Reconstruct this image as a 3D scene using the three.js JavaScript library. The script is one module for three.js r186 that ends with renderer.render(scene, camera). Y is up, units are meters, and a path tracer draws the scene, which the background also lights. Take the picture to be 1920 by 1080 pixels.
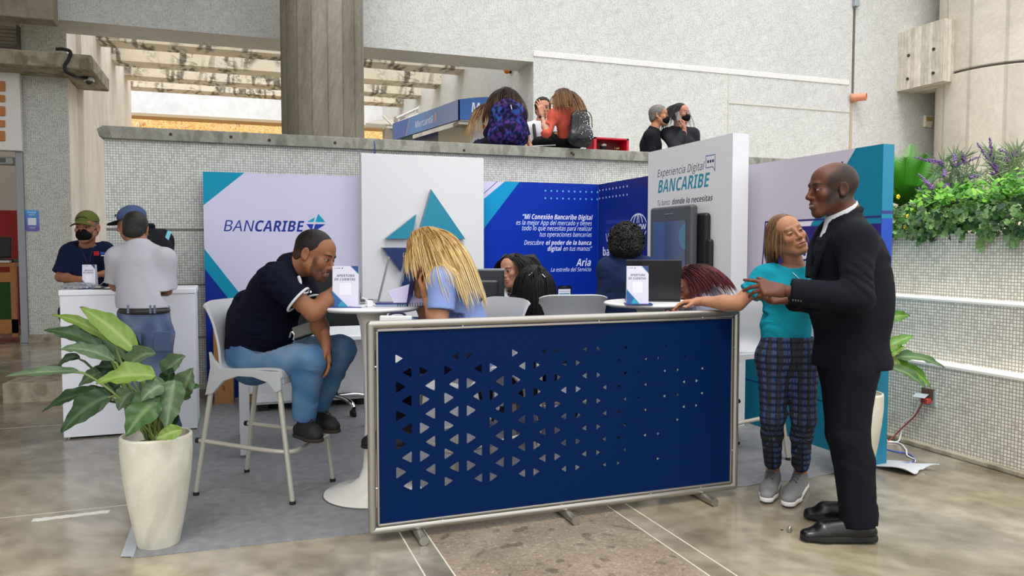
import * as THREE from 'three';
import { RoundedBoxGeometry } from 'three/addons/geometries/RoundedBoxGeometry.js';
import { mergeGeometries, mergeVertices, toCreasedNormals } from 'three/addons/utils/BufferGeometryUtils.js';
import { createNoise3D } from 'simplex-noise';

// ---------------------------------------------------------------- camera, sky, light, exposure
const scene = new THREE.Scene();
const FOCAL = 1443, EYE = 1.33, PITCH = 2.975 * Math.PI / 180, YAW = 20 * Math.PI / 180;
const camera = new THREE.PerspectiveCamera(2 * Math.atan(540 / FOCAL) * 180 / Math.PI, 1920 / 1080, 0.05, 200);
camera.rotation.order = 'YXZ';
camera.position.set(0, EYE, 0);
camera.rotation.set(-PITCH, -YAW, 0);
const renderer = new THREE.WebGLRenderer({ antialias: true });
renderer.toneMapping = THREE.LinearToneMapping;
renderer.toneMappingExposure = 1.52;
renderer.shadowMap.enabled = true;
const SKY_POWER = 1.0;
{ // bright overcast sky: even cloud cover, a little brighter towards the zenith
  const W = 256, H = 128, a = new Float32Array(W * H * 4), n = createNoise3D(() => 0.37);
  for (let y = 0; y < H; y++) for (let x = 0; x < W; x++) {
    const el = ((y + .5) / H - .5) * Math.PI, az = (x / W) * Math.PI * 2, i = (y * W + x) * 4;
    const c = n(Math.cos(az) * Math.cos(el) * 1.6, Math.sin(el) * 2.4, Math.sin(az) * Math.cos(el) * 1.6) * .06;
    const up = Math.max(0, Math.sin(el)), v = el < 0 ? .38 : 1.0 + .45 * up + c;
    a[i] = v * (el < 0 ? .95 : .985); a[i + 1] = v * (el < 0 ? .93 : 1.0); a[i + 2] = v * (el < 0 ? .9 : 1.035); a[i + 3] = 1;
  }
  const t = new THREE.DataTexture(a, W, H, THREE.RGBAFormat, THREE.FloatType);
  t.mapping = THREE.EquirectangularReflectionMapping; t.magFilter = THREE.LinearFilter; t.needsUpdate = true;
  scene.background = t; scene.environment = t; scene.backgroundIntensity = SKY_POWER; scene.environmentIntensity = SKY_POWER;
}
const sun = new THREE.DirectionalLight(0xfff8f0, 1.3);      // veiled sun, so wide that its shadows melt
sun.position.set(-.5, 12, 0); sun.target.position.set(2, 0, -5); sun.castShadow = true; sun.shadow.radius = 34;
Object.assign(sun.shadow.camera, { left: -14, right: 14, top: 14, bottom: -14, near: 1, far: 50 }); sun.shadow.mapSize.set(2048, 2048);
scene.add(sun, sun.target);

// ---------------------------------------------------------------- helpers
let seed = 12345;
const rnd = () => { seed = (seed * 1664525 + 1013904223) >>> 0; return seed / 4294967296; };
const rr = (a, b) => a + (b - a) * rnd();
const noise3 = createNoise3D(rnd);
const V = (x, y, z) => new THREE.Vector3(x, y, z);
const clamp = (x, a, b) => Math.min(b, Math.max(a, x)), lerp = (a, b, t) => a + (b - a) * t, smooth = (a, b, x) => { const t = clamp((x - a) / (b - a), 0, 1); return t * t * (3 - 2 * t); };
// measuring the photograph: a pixel's ray in the place's own axes (x along the back wall, z towards the viewer, the camera above the origin)
function ray(px, py) {
  const r = (px - 960) / FOCAL, u = -(py - 540) / FOCAL, f = Math.cos(PITCH) + u * Math.sin(PITCH), up = -Math.sin(PITCH) + u * Math.cos(PITCH);
  return [V(r * Math.cos(YAW) + f * Math.sin(YAW), up, r * Math.sin(YAW) - f * Math.cos(YAW)), f];
}
const at = (px, py, depth) => { const [v, f] = ray(px, py); return v.multiplyScalar(depth / f).add(V(0, EYE, 0)); };
const onZ = (px, py, z) => { const [v] = ray(px, py); return v.multiplyScalar(z / v.z).add(V(0, EYE, 0)); };
const onX = (px, py, x) => { const [v] = ray(px, py); return v.multiplyScalar(x / v.x).add(V(0, EYE, 0)); };
const onY = (px, py, y = 0) => { const [v] = ray(px, py); return v.multiplyScalar((y - EYE) / v.y).add(V(0, EYE, 0)); };
const RIGHT = V(Math.cos(YAW), 0, Math.sin(YAW)), NEAR = V(-Math.sin(YAW), 0, Math.cos(YAW)), UP = V(0, 1, 0);

const used = {};
const numbered = (n) => { const k = used[n] = (used[n] ?? -1) + 1; return k ? n + '_' + String(k).padStart(3, '0') : n; };
function shadows(o) { o.traverse((m) => { if (m.isMesh) { m.castShadow = true; m.receiveShadow = true; } }); return o; }
function tag(o, label, category, group, kind) {
  if (label) o.userData.label = label;
  if (category) o.userData.category = category;
  if (group) o.userData.group = group;
  if (kind) o.userData.kind = kind;
  return o;
}
function thing(name, label, category, pos = [0, 0, 0], turn = 0, group) {
  const o = new THREE.Group(); o.name = numbered(name); o.position.set(...pos); o.rotation.y = turn; scene.add(o);
  return tag(o, label, category, group);
}
function flat(g) { const h = g.index ? g.toNonIndexed() : g; for (const k of Object.keys(h.attributes)) if (!['position', 'normal', 'uv', 'color'].includes(k)) h.deleteAttribute(k); return h; }
function join(list) {
  const l = list.map(flat), need = l.some((g) => g.attributes.color);
  for (const g of l) {
    if (!g.attributes.normal) g.computeVertexNormals();
    if (!g.attributes.uv) g.setAttribute('uv', new THREE.BufferAttribute(new Float32Array(g.attributes.position.count * 2), 2));
    if (need && !g.attributes.color) g.setAttribute('color', new THREE.BufferAttribute(new Float32Array(g.attributes.position.count * 3).fill(1), 3));
  }
  return l.length === 1 ? l[0] : mergeGeometries(l);
}
const partCount = new WeakMap();
function part(name, geo, mat, parent = scene) {
  const g = Array.isArray(geo) ? join(geo) : geo;
  const m = new THREE.Mesh(g, mat);
  if (parent === scene) m.name = numbered(name);
  else { const c = partCount.get(parent) ?? {}; partCount.set(parent, c); c[name] = (c[name] ?? -1) + 1; m.name = c[name] ? name + '_' + String(c[name]).padStart(3, '0') : name; }
  parent.add(m); m.castShadow = m.receiveShadow = true; return m;
}
const struct = (name, geo, mat, parent = scene) => { const m = part(name, geo, mat, parent); if (parent === scene) m.userData.kind = 'structure'; return m; };
// geometry shorthands
const tf = (g, pos, rot, scl) => { const m = new THREE.Matrix4().compose(V(...(pos ?? [0, 0, 0])), new THREE.Quaternion().setFromEuler(new THREE.Euler(...(rot ?? [0, 0, 0]))), V(...(scl ?? [1, 1, 1]))); return g.applyMatrix4(m); };
const bx = (x0, x1, y0, y1, z0, z1, r = 0) => { const w = Math.abs(x1 - x0), h = Math.abs(y1 - y0), d = Math.abs(z1 - z0), g = r ? new RoundedBoxGeometry(w, h, d, 2, Math.min(r, w / 2.01, h / 2.01, d / 2.01)) : new THREE.BoxGeometry(w, h, d); return g.translate((x0 + x1) / 2, (y0 + y1) / 2, (z0 + z1) / 2); };
const rod = (a, b, ra, rb = ra, n = 14) => { const d = b.clone().sub(a), L = d.length(), g = new THREE.CylinderGeometry(rb, ra, L, n); g.translate(0, L / 2, 0); g.applyQuaternion(new THREE.Quaternion().setFromUnitVectors(UP, d.normalize())); return g.translate(a.x, a.y, a.z); };
const tube = (pts, r, n = 40, m = 8, closed = false) => new THREE.TubeGeometry(new THREE.CatmullRomCurve3(pts.map((p) => Array.isArray(p) ? V(...p) : p), closed, 'centripetal'), n, r, m, closed);
const ball = (p, r, s = [1, 1, 1], n = 14) => tf(new THREE.SphereGeometry(r, n, Math.ceil(n * .7)), Array.isArray(p) ? p : p.toArray(), [0, 0, 0], s);
const lathe = (pts, n = 48) => new THREE.LatheGeometry(pts.map((p) => new THREE.Vector2(...p)), n);
const ext = (pts, depth, bevel = 0, holes = []) => { const s = new THREE.Shape(pts.map((p) => new THREE.Vector2(...p))); for (const h of holes) s.holes.push(new THREE.Path(h.map((p) => new THREE.Vector2(...p)))); return new THREE.ExtrudeGeometry(s, { depth, bevelEnabled: bevel > 0, bevelSize: bevel, bevelThickness: bevel, bevelSegments: 2, bevelOffset: -bevel, curveSegments: 8 }); };
// texture coordinates in metres, looked at along the axis each face turns to
function metres(g, s = 1, off = [0, 0]) {
  const h = flat(g); h.computeVertexNormals ? null : null; const p = h.attributes.position, n = h.attributes.normal, u = new Float32Array(p.count * 2);
  for (let i = 0; i < p.count; i++) {
    const ax = Math.abs(n.getX(i)), ay = Math.abs(n.getY(i)), az = Math.abs(n.getZ(i));
    const [a, b] = ay > ax && ay > az ? [p.getX(i), p.getZ(i)] : ax > az ? [p.getZ(i), p.getY(i)] : [p.getX(i), p.getY(i)];
    u[i * 2] = a * s + off[0]; u[i * 2 + 1] = b * s + off[1];
  }
  h.setAttribute('uv', new THREE.BufferAttribute(u, 2)); return h;
}
// ---------------------------------------------------------------- textures
function canvas(w, h, draw) { const c = document.createElement('canvas'); c.width = w; c.height = h; draw(c.getContext('2d'), w, h); const t = new THREE.CanvasTexture(c); t.colorSpace = THREE.SRGBColorSpace; return t; }
function data(w, h, f, srgb = true) {
  const a = new Uint8Array(w * h * 4);
  for (let y = 0; y < h; y++) for (let x = 0; x < w; x++) { const c = f(x, y), i = (y * w + x) * 4; a[i] = clamp(c[0], 0, 255); a[i + 1] = clamp(c[1], 0, 255); a[i + 2] = clamp(c[2], 0, 255); a[i + 3] = 255; }
  const t = new THREE.DataTexture(a, w, h); t.magFilter = THREE.LinearFilter; t.wrapS = t.wrapT = THREE.RepeatWrapping; if (srgb) t.colorSpace = THREE.SRGBColorSpace; t.needsUpdate = true; return t;
}
// noise that repeats over a square of side 1
function loop(x, y, f, z = 0) { const a = x * Math.PI * 2, b = y * Math.PI * 2, k = f / (Math.PI * 2); return noise3(Math.cos(a) * k + z * 7.3, Math.sin(a) * k + Math.cos(b) * k * .83, Math.sin(b) * k + z * 3.1); }
const rep = (t, x, y = x) => { const c = t.clone(); c.wrapS = c.wrapT = THREE.RepeatWrapping; c.repeat.set(x, y); c.needsUpdate = true; return c; };
const std = (o) => new THREE.MeshStandardMaterial(o), phys = (o) => new THREE.MeshPhysicalMaterial(o);

// glass mosaic, 46 tesserae to the metre
const TN = 46, TP = 22;
const tone = Array.from({ length: TN * TN }, () => 1 - Math.pow(rnd(), 2.2) * .16), hue = Array.from({ length: TN * TN }, () => rnd() - .5), tilt = Array.from({ length: TN * TN }, () => [rnd() - .5, rnd() - .5]);
const mosaicColor = (tile, grout, amt = 1) => data(TN * TP, TN * TP, (x, y) => {
  const i = Math.floor(x / TP), j = Math.floor(y / TP), u = x % TP, v = y % TP, k = j * TN + i, e = Math.min(u, v, TP - 1 - u, TP - 1 - v);
  const g = e < 2 ? 0 : e < 3 ? .55 : 1, t = 1 - (1 - tone[k]) * amt, h = hue[k] * 4 * amt, d = loop(x / (TN * TP), y / (TN * TP), 5) * 5;
  return [0, 1, 2].map((c) => lerp(grout[c] + d, tile[c] * t + [h, 0, -h][c] + d, g));
});
const mosaicBump = data(TN * TP, TN * TP, (x, y) => {
  const i = Math.floor(x / TP), j = Math.floor(y / TP), u = x % TP, v = y % TP, k = j * TN + i, e = Math.min(u, v, TP - 1 - u, TP - 1 - v);
  const h = e < 2 ? 40 : e < 3 ? 130 : 195 + tilt[k][0] * (u - TP / 2) * 4 + tilt[k][1] * (v - TP / 2) * 4; return [h, h, h];
}, false);
const mosaic = (tile, grout, amt, rough = .32) => { const m = std({ map: mosaicColor(tile, grout, amt), bumpMap: mosaicBump, bumpScale: .0018, roughness: rough, vertexColors: true }); return m; };
const M = {};
M.mosaicWall = mosaic([232, 234, 228], [166, 165, 158], 1);
M.mosaicHigh = mosaic([226, 228, 226], [188, 189, 185], .8, .4);
M.mosaicRight = mosaic([250, 246, 234], [172, 158, 142], .9);
// large soft unevenness of a wall, as vertex colours on a cut-up geometry
function weather(g, amt = .1, f = .5, tint = [1, 1, 1]) {
  const p = g.attributes.position, c = new Float32Array(p.count * 3);
  for (let i = 0; i < p.count; i++) {
    const n = noise3(p.getX(i) * f, p.getY(i) * f * .7, p.getZ(i) * f) * .6 + noise3(p.getX(i) * f * 3.1, p.getY(i) * f, p.getZ(i) * f * 3.1) * .4, v = 1 - amt * (.5 + .5 * n);
    for (let k = 0; k < 3; k++) c[i * 3 + k] = Math.min(1, v * tint[k] - (k === 2 ? amt * .12 * (n + 1) : 0));
  }
  g.setAttribute('color', new THREE.BufferAttribute(c, 3)); return g;
}
const cutBox = (x0, x1, y0, y1, z0, z1, s = .25) => { const w = x1 - x0, h = y1 - y0, d = z1 - z0; return new THREE.BoxGeometry(w, h, d, Math.max(1, Math.ceil(w / s)), Math.max(1, Math.ceil(h / s)), Math.max(1, Math.ceil(d / s))).translate((x0 + x1) / 2, (y0 + y1) / 2, (z0 + z1) / 2); };
const tiled = (x0, x1, y0, y1, z0, z1, amt = .1, s = .3) => weather(metres(cutBox(x0, x1, y0, y1, z0, z1, s)), amt);
// board-marked and weathered concrete
function concreteTex(base, o = {}) {
  const { board = 0, streak = 0, stain = 0, grain = 10, warm = 0 } = o, B = Array.from({ length: 64 }, () => rnd() - .5);
  return data(512, 512, (x, y) => {
    const u = x / 512, v = y / 512; let d = loop(u, v, 4) * 8 + loop(u, v, 14, 1) * 5 + loop(u, v, 60, 2) * grain * .5 + (rnd() - .5) * grain;
    if (board) { const b = u * board, i = Math.floor(b) % 64, e = Math.min(b % 1, 1 - b % 1); d += B[i] * 26 + loop(u * 1, v, 3, i) * 7 - (e < .05 ? 20 : 0); }
    if (streak) d -= streak * Math.max(0, loop(u, v * .25, 13, 5)) * 1.2;
    if (stain) { const s = smooth(.12, .62, loop(u, v, 7, 9) + loop(u, v * .5, 19, 4) * .45); d -= stain * s; }
    return [base[0] + d + warm, base[1] + d, base[2] + d - warm - (stain ? 2 : 0)];
  });
}
const bumpNoise = data(256, 256, (x, y) => { const h = 128 + loop(x / 256, y / 256, 9) * 40 + loop(x / 256, y / 256, 40, 3) * 30 + (rnd() - .5) * 40; return [h, h, h]; }, false);
M.column = std({ map: rep(concreteTex([134, 130, 118], { board: 17, streak: 16, grain: 14, warm: 2 }), 1, 1), bumpMap: rep(bumpNoise, 3, 3), bumpScale: .004, roughness: .85 });
M.paleColumn = std({ map: rep(concreteTex([208, 203, 190], { board: 13, streak: 12, grain: 9, warm: 3 }), 1, 1), bumpMap: rep(bumpNoise, 2, 2), bumpScale: .004, roughness: .9 });
M.cap = std({ map: rep(concreteTex([150, 149, 140], { streak: 12, stain: 22, grain: 14 }), .7, .7), bumpMap: rep(bumpNoise, 2, 2), bumpScale: .005, roughness: .85 });
M.slat = std({ map: rep(data(1024, 512, (x, y) => {
  const u = x / 1024, v = y / 512, m = smooth(-.35, .25, loop(u, v * .2, 8, 3)), run = smooth(-.25, .55, loop(u, v * .12, 36, 5) + .3 * loop(u, v, 90, 6)), blot = smooth(.1, .6, loop(u, v, 22, 9) + .4 * loop(u, v, 70, 2));
  const d = 128 * m * clamp(run * .75 + blot * .45, 0, 1) - loop(u, v, 120, 4) * 10; return [232 - d, 222 - d * .97, 202 - d * .92];
}), .22, .5), roughness: .9 });
M.block = std({ map: rep(concreteTex([150, 144, 128], { streak: 14, grain: 10, warm: 3 }), .6, .6), bumpMap: rep(bumpNoise, 2, 2), bumpScale: .003, roughness: .85 });
M.ledge = std({ map: rep(concreteTex([168, 160, 142], { streak: 34, stain: 26, grain: 12, warm: 2 }), .5, .5), roughness: .88 });
M.pilaster = std({ map: rep(concreteTex([240, 234, 224], { board: 0, streak: 9, grain: 6, warm: 4 }), .5, .25), roughness: .8 });
M.plaster = std({ color: 0xe6e5e0, roughness: .8 });
M.render = std({ map: rep(concreteTex([228, 230, 232], { grain: 6 }), .3, .3), roughness: .85 });
M.ceiling = std({ color: 0xb4aea2, roughness: .9 });
M.black = std({ color: 0x0d0d0f, roughness: .55 });
M.rubber = std({ color: 0x141414, roughness: .8 });
M.steel = phys({ color: 0xa9a59c, roughness: .34, metalness: .85 });
M.chrome = std({ color: 0xd8d8d8, roughness: .12, metalness: 1 });
M.white = std({ color: 0xe9e9ea, roughness: .45 });
// ================================================================ THE SETTING
// ---- floor: polished concrete with a band of worn aggregate between brass strips
const floorTex = (() => {
  const W = 2048, t = data(W, W, (x, y) => {
    const u = x / W, v = y / W; let d = loop(u, v, 5, 1) * 14 + loop(u, v, 13, 2) * 14 + loop(u, v, 37, 3) * 13 + loop(u * 1, v, 70, 6) * 6 + loop(u * 1, v, 110, 5) * 3 + (rnd() - .5) * 6;
    const w = loop(u, v, 4, 8), pale = smooth(.25, .8, loop(u, v, 9, 11)) * 16, dark = smooth(.4, .85, loop(u, v, 8, 13)) * 18;
    d += pale - dark; return [140 + d + w * 5, 131 + d + w * 2, 113 + d - w * 4];
  }); return t;
})();
const floorRough = data(512, 512, (x, y) => { const h = 70 + loop(x / 512, y / 512, 7, 2) * 30 + loop(x / 512, y / 512, 30, 4) * 16; return [h, h, h]; }, false);
M.floor = phys({ map: rep(floorTex, 1 / 6), roughnessMap: rep(floorRough, .25), roughness: .85, clearcoat: .3, clearcoatRoughness: .1, bumpMap: rep(bumpNoise, .8), bumpScale: .0008 });
const grit = [128, 256, 512].map((n) => ({ n, a: Float32Array.from({ length: n * n }, () => rnd() - .5) })), gv = (k, u, v) => { const { n, a } = grit[k], x = u * n, y = v * n, i = Math.floor(x), j = Math.floor(y), f = x - i, g = y - j, q = (p, r) => a[(r % n) * n + p % n]; return lerp(lerp(q(i, j), q(i + 1, j), f), lerp(q(i, j + 1), q(i + 1, j + 1), f), g); };
M.aggregate = std({ map: rep(data(1024, 1024, (x, y) => { const u = x / 1024, v = y / 1024, g = gv(0, u, v) * .5 + gv(1, u, v) * .8 + gv(2, u, v) * .5, s = g > .42 ? 34 : g < -.45 ? -28 : g * 26, d = loop(u, v, 6, 2) * 10 + s + (rnd() - .5) * 14 - smooth(.62, .8, loop(u, v, 15, 7)) * 26; return [134 + d, 121 + d, 103 + d]; }), .55), bumpMap: rep(bumpNoise, 3), bumpScale: .004, roughness: .62 });
M.strip = std({ color: 0xcfc8b4, roughness: .4 });
{
  const f = new THREE.Group(); f.name = 'floor'; scene.add(f); tag(f, 'worn polished concrete floor with pale inlaid strips under the whole hall', null, null, 'structure');
  const slab = (x0, x1, z0, z1, m, n = 'slab') => part(n, metres(bx(x0, x1, -.12, 0, z0, z1)), m, f);
  // band between the two inner strips (worn aggregate), strips lean very slightly with the hall
  slab(-14, .715, -15.6, 6, M.floor); slab(.83, 1.80, -13, 6, M.aggregate, 'aggregate_band'); slab(1.905, 14, -7.38, 6, M.floor); slab(.715, .83, -13, 6, M.floor, 'border'); slab(1.80, 1.905, -13, 6, M.floor, 'border');
  for (const x of [.715, .83, 1.80, 1.905]) part('strip', bx(x - .0035, x + .0035, -.02, .0012, -7.3, 3), M.strip, f);
  part('strip', bx(-6, .7, -.02, .0012, -4.372, -4.365), M.strip, f);
  part('strip', bx(-8, -1.2, -.02, .0012, -6.56, -6.553), M.strip, f);
}
{ // ramp up to the shop on the left
  const r = new THREE.Group(); r.name = 'trim_1'; scene.add(r); tag(r, 'low concrete ramp with dark anti-slip strips beside the white counter', null, null, 'structure');
  const g = ext([[0, 0], [0, .17], [3.1, .02], [3.1, 0]], 1.9); g.rotateY(Math.PI / 2); g.translate(-1.86, 0, -7.62);
  part('ramp', metres(g), M.ledge, r);
  for (const x of [-1.62, -1.52]) part('anti_slip_strip', tf(new THREE.BoxGeometry(.05, .006, 1.3), [x, .13, -9.0], [-.049, 0, 0]), std({ color: 0x6a655c, roughness: .9 }), r);
}
// ---- parapet of the upper terrace
struct('wall_back', [tiled(-1.0, 6.4, 0, 2.27, -7.62, -7.37, .1)], M.mosaicWall);
{
  const c = ext([[-1.03, 2.27], [-1.0, 2.255], [6.4, 2.255], [6.4, 2.36], [-1.0, 2.36], [-1.045, 2.33]], .36, .006); c.translate(0, 0, -7.68);
  struct('trim_2', [metres(c)], M.cap).userData.label = 'grey concrete coping along the top of the tiled parapet';
  for (const [px, py] of [[320, 252], [505, 263], [628, 268], [870, 282], [1075, 290], [1071, 287], [433, 257]]) { const p = onZ(px, py, -7.318); part('bolt_hole', tf(new THREE.CylinderGeometry(.014, .014, .012, 10), p.toArray(), [Math.PI / 2, 0, 0]), std({ color: 0x40342c, roughness: .9 })).userData.kind = 'structure'; }
  struct('trim_3', [bx(-1.0, 6, 1.485, 1.5, -7.375, -7.36)], std({ color: 0x77736c, roughness: .7 })).userData.label = 'thin metal joint across the tiled wall behind the counter';
  struct('baseboard_back', [bx(-1.0, 4.3, 0, .07, -7.37, -7.34)], std({ color: 0x8f7f6c, roughness: .6 }));
  struct('trim_4', [bx(-1.0, 6, 1.0, 1.012, -7.375, -7.36), bx(-1.0, 6, .53, .542, -7.375, -7.36)], std({ color: 0x77736c, roughness: .7 })).userData.label = 'lower metal joints across the tiled parapet wall';
}
struct('floor_upper', [metres(bx(-1.0, 24, 1.05, 1.25, -34, -7.6))], M.ledge);
// ---- tall tiled wall with its wide opening
{
  const g = ext([[-2.15, 4.225], [4.467, 4.225], [4.467, 1.25], [22, 1.25], [22, 10], [-2.15, 10]], .69); g.translate(0, 0, -11.99);
  const h = (() => { // cut up so that unevenness can lie in vertex colours
    const parts = [cutBox(-2.15, 4.467, 4.225, 10, -11.99, -11.3, .4), cutBox(4.467, 22, 1.25, 10, -11.99, -11.3, .4)]; return join(parts); })();
  struct('wall_front', [weather(metres(h), .1, .4)], M.mosaicHigh).userData.label = 'tall wall of small pale mosaic tiles with a wide opening';
  const p0 = onZ(1002, 104, -11.295), p1 = onZ(1592, 150, -11.295), y = (p0.y + p1.y) / 2;
  struct('trim_5', [weather(metres(bx(4.467, p1.x, y - .05, y + .03, -11.3, -11.288)), 0)], mosaic([250, 249, 245], [205, 203, 196], .4)).userData.label = 'band of whiter tiles across the tall mosaic wall';
  const q0 = onZ(1366, 193, -11.295), q1 = onZ(1595, 207, -11.295);
  struct('trim_6', [bx(q0.x, q1.x, q0.y - .008, q0.y + .012, -11.3, -11.29), bx(q0.x - .01, q0.x + .01, 2.3, p0.y, -11.3, -11.293)], std({ color: 0xc9c5b8, roughness: .8 })).userData.label = 'thin repair joints in the tall mosaic wall';
  const j = onZ(1600, 100, -11.295).x;
  struct('trim_7', [bx(j - .02, j + .02, 4.1, 5.7, -11.31, -11.285)], std({ color: 0x6b6258, roughness: .9 })).userData.label = 'dark vertical expansion joint above the orange pipe';
  struct('trim_8', [bx(j - .05, j + .0, 1.3, 4.0, -11.31, -11.285)], std({ color: 0xb9a98c, roughness: .9 })).userData.label = 'ochre stained expansion joint below the orange pipe';
  struct('trim_9', [bx(j - .05, j + .06, 5.72, 6.5, -11.3, -11.22, .01)], std({ color: 0xa6adb2, roughness: .4, metalness: .5 })).userData.label = 'grey metal downpipe sleeve at the top of the joint';
  const pp = thing('drain_pipe', 'short orange plastic drain pipe sticking out of the tall wall', 'pipe', [j - .02, 4.08, -11.3], 0.62);
  part('pipe_tube', [tf(new THREE.CylinderGeometry(.07, .07, .26, 24, 1, true), [0, 0, .13], [Math.PI / 2, 0, 0]), tf(new THREE.CylinderGeometry(.06, .06, .26, 24, 1, true), [0, 0, .13], [Math.PI / 2, 0, 0]), tf(new THREE.RingGeometry(.06, .07, 24), [0, 0, .26])], std({ color: 0xe39373, roughness: .5, side: THREE.DoubleSide }), pp);
  part('pipe_collar', tf(new THREE.TorusGeometry(.074, .012, 8, 24), [0, 0, .02]), std({ color: 0xc98a70, roughness: .6 }), pp);
  const c = onZ(1739, 228, -11.29), bxp = thing('wall_plaque', 'small cream control box with ochre plate on the tall wall', 'wall box', [c.x, c.y, -11.3]);
  part('box', bx(-.1, .1, -.11, .11, 0, .05, .008), std({ color: 0xe8e2d0, roughness: .6 }), bxp);
  part('plate', bx(-.07, .07, .0, .085, .05, .056), std({ color: 0xb9974f, roughness: .5 }), bxp);
  part('knob', tf(new THREE.CylinderGeometry(.008, .008, .01, 10), [.07, -.08, .054], [Math.PI / 2, 0, 0]), M.black, bxp);
}
// side wall and white back wall of the court behind the opening
struct('wall_right', [weather(metres(cutBox(4.467, 4.9, 1.25, 7.2, -24, -11.9, .5)), .08, .4)], M.mosaicHigh).userData.label = 'tiled side wall running back behind the opening';
struct('wall_left', [metres(bx(-7, 4.6, 5.08, 9, -24.6, -24))], M.render).userData.label = 'white rendered wall above the dry hillside';
struct('trim_10', [bx(-7, 4.6, 5.02, 5.1, -24.62, -23.95)], std({ color: 0xb9a98a, roughness: .8 })).userData.label = 'tan edge along the foot of the white rendered wall';
// the row of weathered concrete beams of the pergola
[[871, 106, 130], [827, 134, 158], [790, 158, 179], [757, 177, 195]].forEach(([px, t, b], i) => {
  const e = onX(px, b, 4.467), top = onX(px, t, 4.467).y, L = 14.5 + i * .5;
  const m = part('pergola_beam', metres(cutBox(e.x - L, e.x + .1, e.y, top, e.z - .55, e.z, .5), 1, [i * .37, i * .21]), M.slat);
  tag(m, ['weathered concrete pergola beam nearest the tall wall, highest of the four', 'stained concrete pergola beam, second from the top of the four', 'stained concrete pergola beam, third from the top of the four', 'lowest and farthest of the four weathered pergola beams'][i], 'beam', null, 'structure');
});
// dry hillside under the white wall
{
  const g = new THREE.PlaneGeometry(16, 9, 60, 30); g.rotateX(-Math.PI / 2 + .42); const p = g.attributes.position;
  for (let i = 0; i < p.count; i++) p.setY(i, p.getY(i) + noise3(p.getX(i) * .7, p.getZ(i) * .7, 3) * .25);
  g.computeVertexNormals(); g.translate(-2, 5.1, -27.2);
  const earth = metres(g);
  struct('ground_hill', [earth], std({ map: rep(data(256, 256, (x, y) => { const d = loop(x / 256, y / 256, 20) * 30 + loop(x / 256, y / 256, 70, 3) * 40; return [186 + d, 142 + d, 84 + d * .7]; }), .5), roughness: 1 })).userData.label = 'dry brown hillside below the white wall';
  const blade = new THREE.BufferGeometry(); blade.setAttribute('position', new THREE.BufferAttribute(new Float32Array([-.022, 0, 0, .022, 0, 0, .03, .13, .03, -.022, 0, 0, .03, .13, .03, -.03, .1, .01, -.03, .1, .01, .03, .13, .03, .01, .24, .09]), 3)); blade.computeVertexNormals();
  const N = 5200, im = new THREE.InstancedMesh(blade, std({ color: 0xffffff, roughness: 1, side: THREE.DoubleSide }), N), mt = new THREE.Matrix4(), c = new THREE.Color();
  for (let i = 0; i < N; i++) {
    const x = rr(-9, 5), s = rr(0, 4.4), y = 3.55 + s * .44 + noise3(x, s, 2) * .1, z = -24.2 - s;
    mt.compose(V(x, y - .05, z), new THREE.Quaternion().setFromEuler(new THREE.Euler(rr(-.8, .8), rr(0, 6.3), rr(-.9, .9))), V(1, rr(.6, 1.5), 1)); im.setMatrixAt(i, mt);
    c.setHSL(rr(.07, .11), rr(.28, .5), rr(.34, .7)); im.setColorAt(i, c);
  }
  im.name = 'dry_grass'; im.castShadow = im.receiveShadow = true; tag(im, 'dry straw coloured grass and leaves covering the hillside', 'dry grass', null, 'stuff'); scene.add(im);
}
// ---- grey round column, and the pale one on the right with its bracket beam
{
  const c = at(606, 200, 10.35), g = new THREE.CylinderGeometry(.535, .535, 9, 64, 1, true); g.translate(c.x, 5.0, c.z);
  struct('column_1', [g], M.column).userData.label = 'thick grey board-marked concrete column behind the parapet';
  const d = onZ(1893, 120, -10.1), R = 1.13, P = thing('column', null, null, [d.x, 0, d.z]); P.name = 'column_2'; tag(P, 'massive pale round concrete column at the right edge', null, null, 'structure');
  const ys = [.9, 4.42, 6.2, 9]; for (let i = 0; i < 3; i++) { const h = ys[i + 1] - ys[i] - .04, r = R - (i === 0 ? -.03 : 0); part('drum', lathe([[r - .02, ys[i] + .02], [r, ys[i] + .04], [r, ys[i] + h], [r - .02, ys[i] + h + .02]], 64), M.paleColumn, P); }
  part('joint_ring', [tf(new THREE.CylinderGeometry(R - .03, R - .03, 8, 64, 1, true), [0, 5, 0])], std({ color: 0x6e6256, roughness: 1 }), P);
  for (const [px, py] of [[1857, 61]]) { const h = at(px, py, 12.6); }
  const a0 = onZ(1684, 62, -11.3), a1 = onZ(1684, 172, -11.3);
  const B = thing('column', null, null); B.name = 'beam_1'; tag(B, 'pale concrete bracket beam between tall wall and right column', null, null, 'structure');
  part('bracket', metres(cutBox(a0.x, a0.x + .75, a1.y, a0.y, -11.35, -10.3, .5)), M.paleColumn, B);
  for (const [px, py] of [[1704, 104], [1751, 92], [1702, 148], [1750, 137]]) { const h = onX(px, py, a0.x - .002); part('tie_hole', tf(new THREE.CylinderGeometry(.028, .028, .03, 12), h.toArray(), [0, 0, Math.PI / 2]), std({ color: 0x3a342c, roughness: 1 }), B); }
}
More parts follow.
